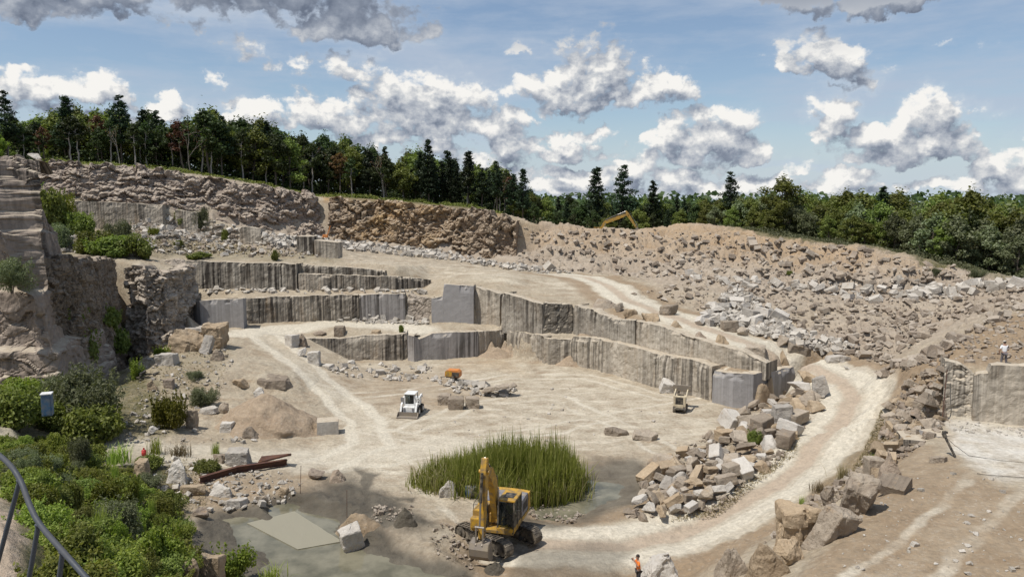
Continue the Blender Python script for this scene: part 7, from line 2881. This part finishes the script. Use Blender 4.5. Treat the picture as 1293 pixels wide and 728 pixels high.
grp = bpy.data.node_groups.new('cloud_density', 'ShaderNodeTree')
grp.interface.new_socket('P', in_out='INPUT', socket_type='NodeSocketVector')
grp.interface.new_socket('Density', in_out='OUTPUT', socket_type='NodeSocketFloat')
g = NT(grp)
gi, go = g.new('NodeGroupInput'), g.new('NodeGroupOutput')
Pin = gi.outputs[0]
w1 = g.noise(Pin, 9.0, 3, .55, out=1, noise_dimensions='2D')
w2 = g.noise(Pin, 38.0, 4, .6, out=1, noise_dimensions='2D')
Pw = g.vmath('ADD', Pin, g.vmath('SCALE', g.vmath('SUBTRACT', w1, (.5, .5, .5)), s=.050))
Pw = g.vmath('ADD', Pw, g.vmath('SCALE', g.vmath('SUBTRACT', w2, (.5, .5, .5)), s=.028))
sp = g.new('ShaderNodeSeparateXYZ')
g.set(sp.inputs[0], Pw)
X_, Y_ = sp.outputs[0], sp.outputs[1]
dens = None
for (px, py, hw, up_, dn, st) in CL:
    hw, up_, dn = hw * 1.18, up_ * 1.12, dn * 1.05
    a0, e0 = azel(px, py)
    a1, _ = azel(px + hw, py)
    _, e1 = azel(px, py - up_)
    _, e2 = azel(px, py + dn)
    kx, ky, kr = 1 / (a1 - a0), 1 / (e1 - e0), (e1 - e0) / (e0 - e2)
    # each ellipse waits for the one before (keeps the shader's stack short)
    yin = Y_ if dens is None else g.math('MULTIPLY_ADD', dens, 1e-7, Y_)
    y1 = g.math('MULTIPLY_ADD', yin, ky, -e0 * ky)
    dyn = g.math('MAXIMUM', y1, g.math('MULTIPLY', y1, -kr))
    x1 = g.math('MULTIPLY_ADD', X_, kx, -a0 * kx)
    r2 = g.math('MULTIPLY_ADD', x1, x1, g.math('MULTIPLY', dyn, dyn))
    f = g.math('MULTIPLY_ADD', r2, -st, st)
    dens = f if dens is None else g.math('SMOOTH_MAX', dens, f, .25)
# cauliflower billows
Pf = g.vmath('MULTIPLY', Pw, (1.0, 1.5, 1.0))


def bvoro(sc):
    n = g.new('ShaderNodeTexVoronoi', feature='F1', voronoi_dimensions='2D')
    g.set(n.inputs['Vector'], Pf)
    n.inputs['Scale'].default_value = sc
    n.inputs['Detail'].default_value = 2.5
    n.inputs['Roughness'].default_value = .5
    return n.outputs['Distance']


b1 = bvoro(24.0)
b2 = g.noise(g.vmath('MULTIPLY', Pin, (1.0, 1.45, 1.0)), 26.0, 7, .62, noise_dimensions='2D')
bil = g.math('ADD', g.math('MULTIPLY', g.math('SUBTRACT', .40, b1), .85), g.math('MULTIPLY', g.math('SUBTRACT', b2, .5), 1.75))
dens = g.math('ADD', g.math('MAXIMUM', dens, -1.5), bil)
g.l.new(dens, go.inputs[0])


def dcall(vec):
    n = wt.new('ShaderNodeGroup')
    n.node_tree = grp
    wt.set(n.inputs[0], vec)
    return n.outputs[0]


d0 = dcall(P0)
d1 = dcall(wt.vmath('ADD', P0, (-.009, .020, 0)))
alpha = wt.mapr(d0, -.24, .32, 0, 1, smooth=True)
lit = wt.mapr(wt.math('SUBTRACT', d0, d1), -.95, .85)
thick = wt.mapr(d0, .2, 1.3)
lum = wt.math('SUBTRACT', lit, wt.math('MULTIPLY', thick, .06))
# clouds overhead show their grey undersides
over = wt.mapr(el, .165, .24)
lum = wt.math('ADD', wt.math('MULTIPLY', lum, wt.math('MULTIPLY_ADD', over, -.55, 1.0)), wt.math('MULTIPLY', over, -.06))
ccol = wt.ramp(lum, [(.04, (.17, .205, .28)), (.28, (.30, .345, .43)), (.48, (.49, .53, .60)), (.66, (.68, .705, .74)), (.94, (1.08, 1.06, 1.02))])
# thin high veil
ci = wt.noise(wt.scale(P0, (2.2, 11.0, 1)), 1.4, 6, .62, noise_dimensions='2D')
veil = wt.math('MULTIPLY', wt.mapr(ci, .36, .66, .14, 1), .80)
low = wt.mapr(el, -.02, .15, .88, 0, smooth=True)      # the pale air towards the horizon
veil = wt.math('MAXIMUM', veil, low)
halo = wt.math('MULTIPLY', wt.mapr(d0, -1.05, .15, 0, 1, smooth=True), wt.mapr(ci, .30, .62, .15, .75))
veil = wt.math('MAXIMUM', veil, halo)
vcol = wt.mix(low, wt.mix(halo, (.43, .50, .61), (.54, .59, .66)), (.46, .555, .68))
bg_sky = wt.new('ShaderNodeBackground')
wt.set(bg_sky.inputs[0], sky.outputs[0])
bg_sky.inputs[1].default_value = .10
bg_veil = wt.new('ShaderNodeBackground')
wt.set(bg_veil.inputs[0], vcol)
bg_c = wt.new('ShaderNodeBackground')
wt.set(bg_c.inputs[0], ccol)
bg_c.inputs[1].default_value = .80
m1_ = wt.new('ShaderNodeMixShader')
wt.set(m1_.inputs[0], veil)
wt.l.new(bg_sky.outputs[0], m1_.inputs[1])
wt.l.new(bg_veil.outputs[0], m1_.inputs[2])
m2_ = wt.new('ShaderNodeMixShader')
wt.set(m2_.inputs[0], alpha)
wt.l.new(m1_.outputs[0], m2_.inputs[1])
wt.l.new(bg_c.outputs[0], m2_.inputs[2])
wt.l.new(m2_.outputs[0], out.inputs[0])
world.cycles.sampling_method = 'MANUAL'
world.cycles.sample_map_resolution = 512

scene.view_settings.view_transform = 'Standard'
scene.view_settings.look = 'None'
scene.view_settings.exposure = 0.10
scene.view_settings.gamma = 1.0
scene.cycles.use_denoising = True
scene.cycles.max_bounces = 6
scene.cycles.diffuse_bounces = 3
scene.cycles.transparent_max_bounces = 8
scene.render.film_transparent = False
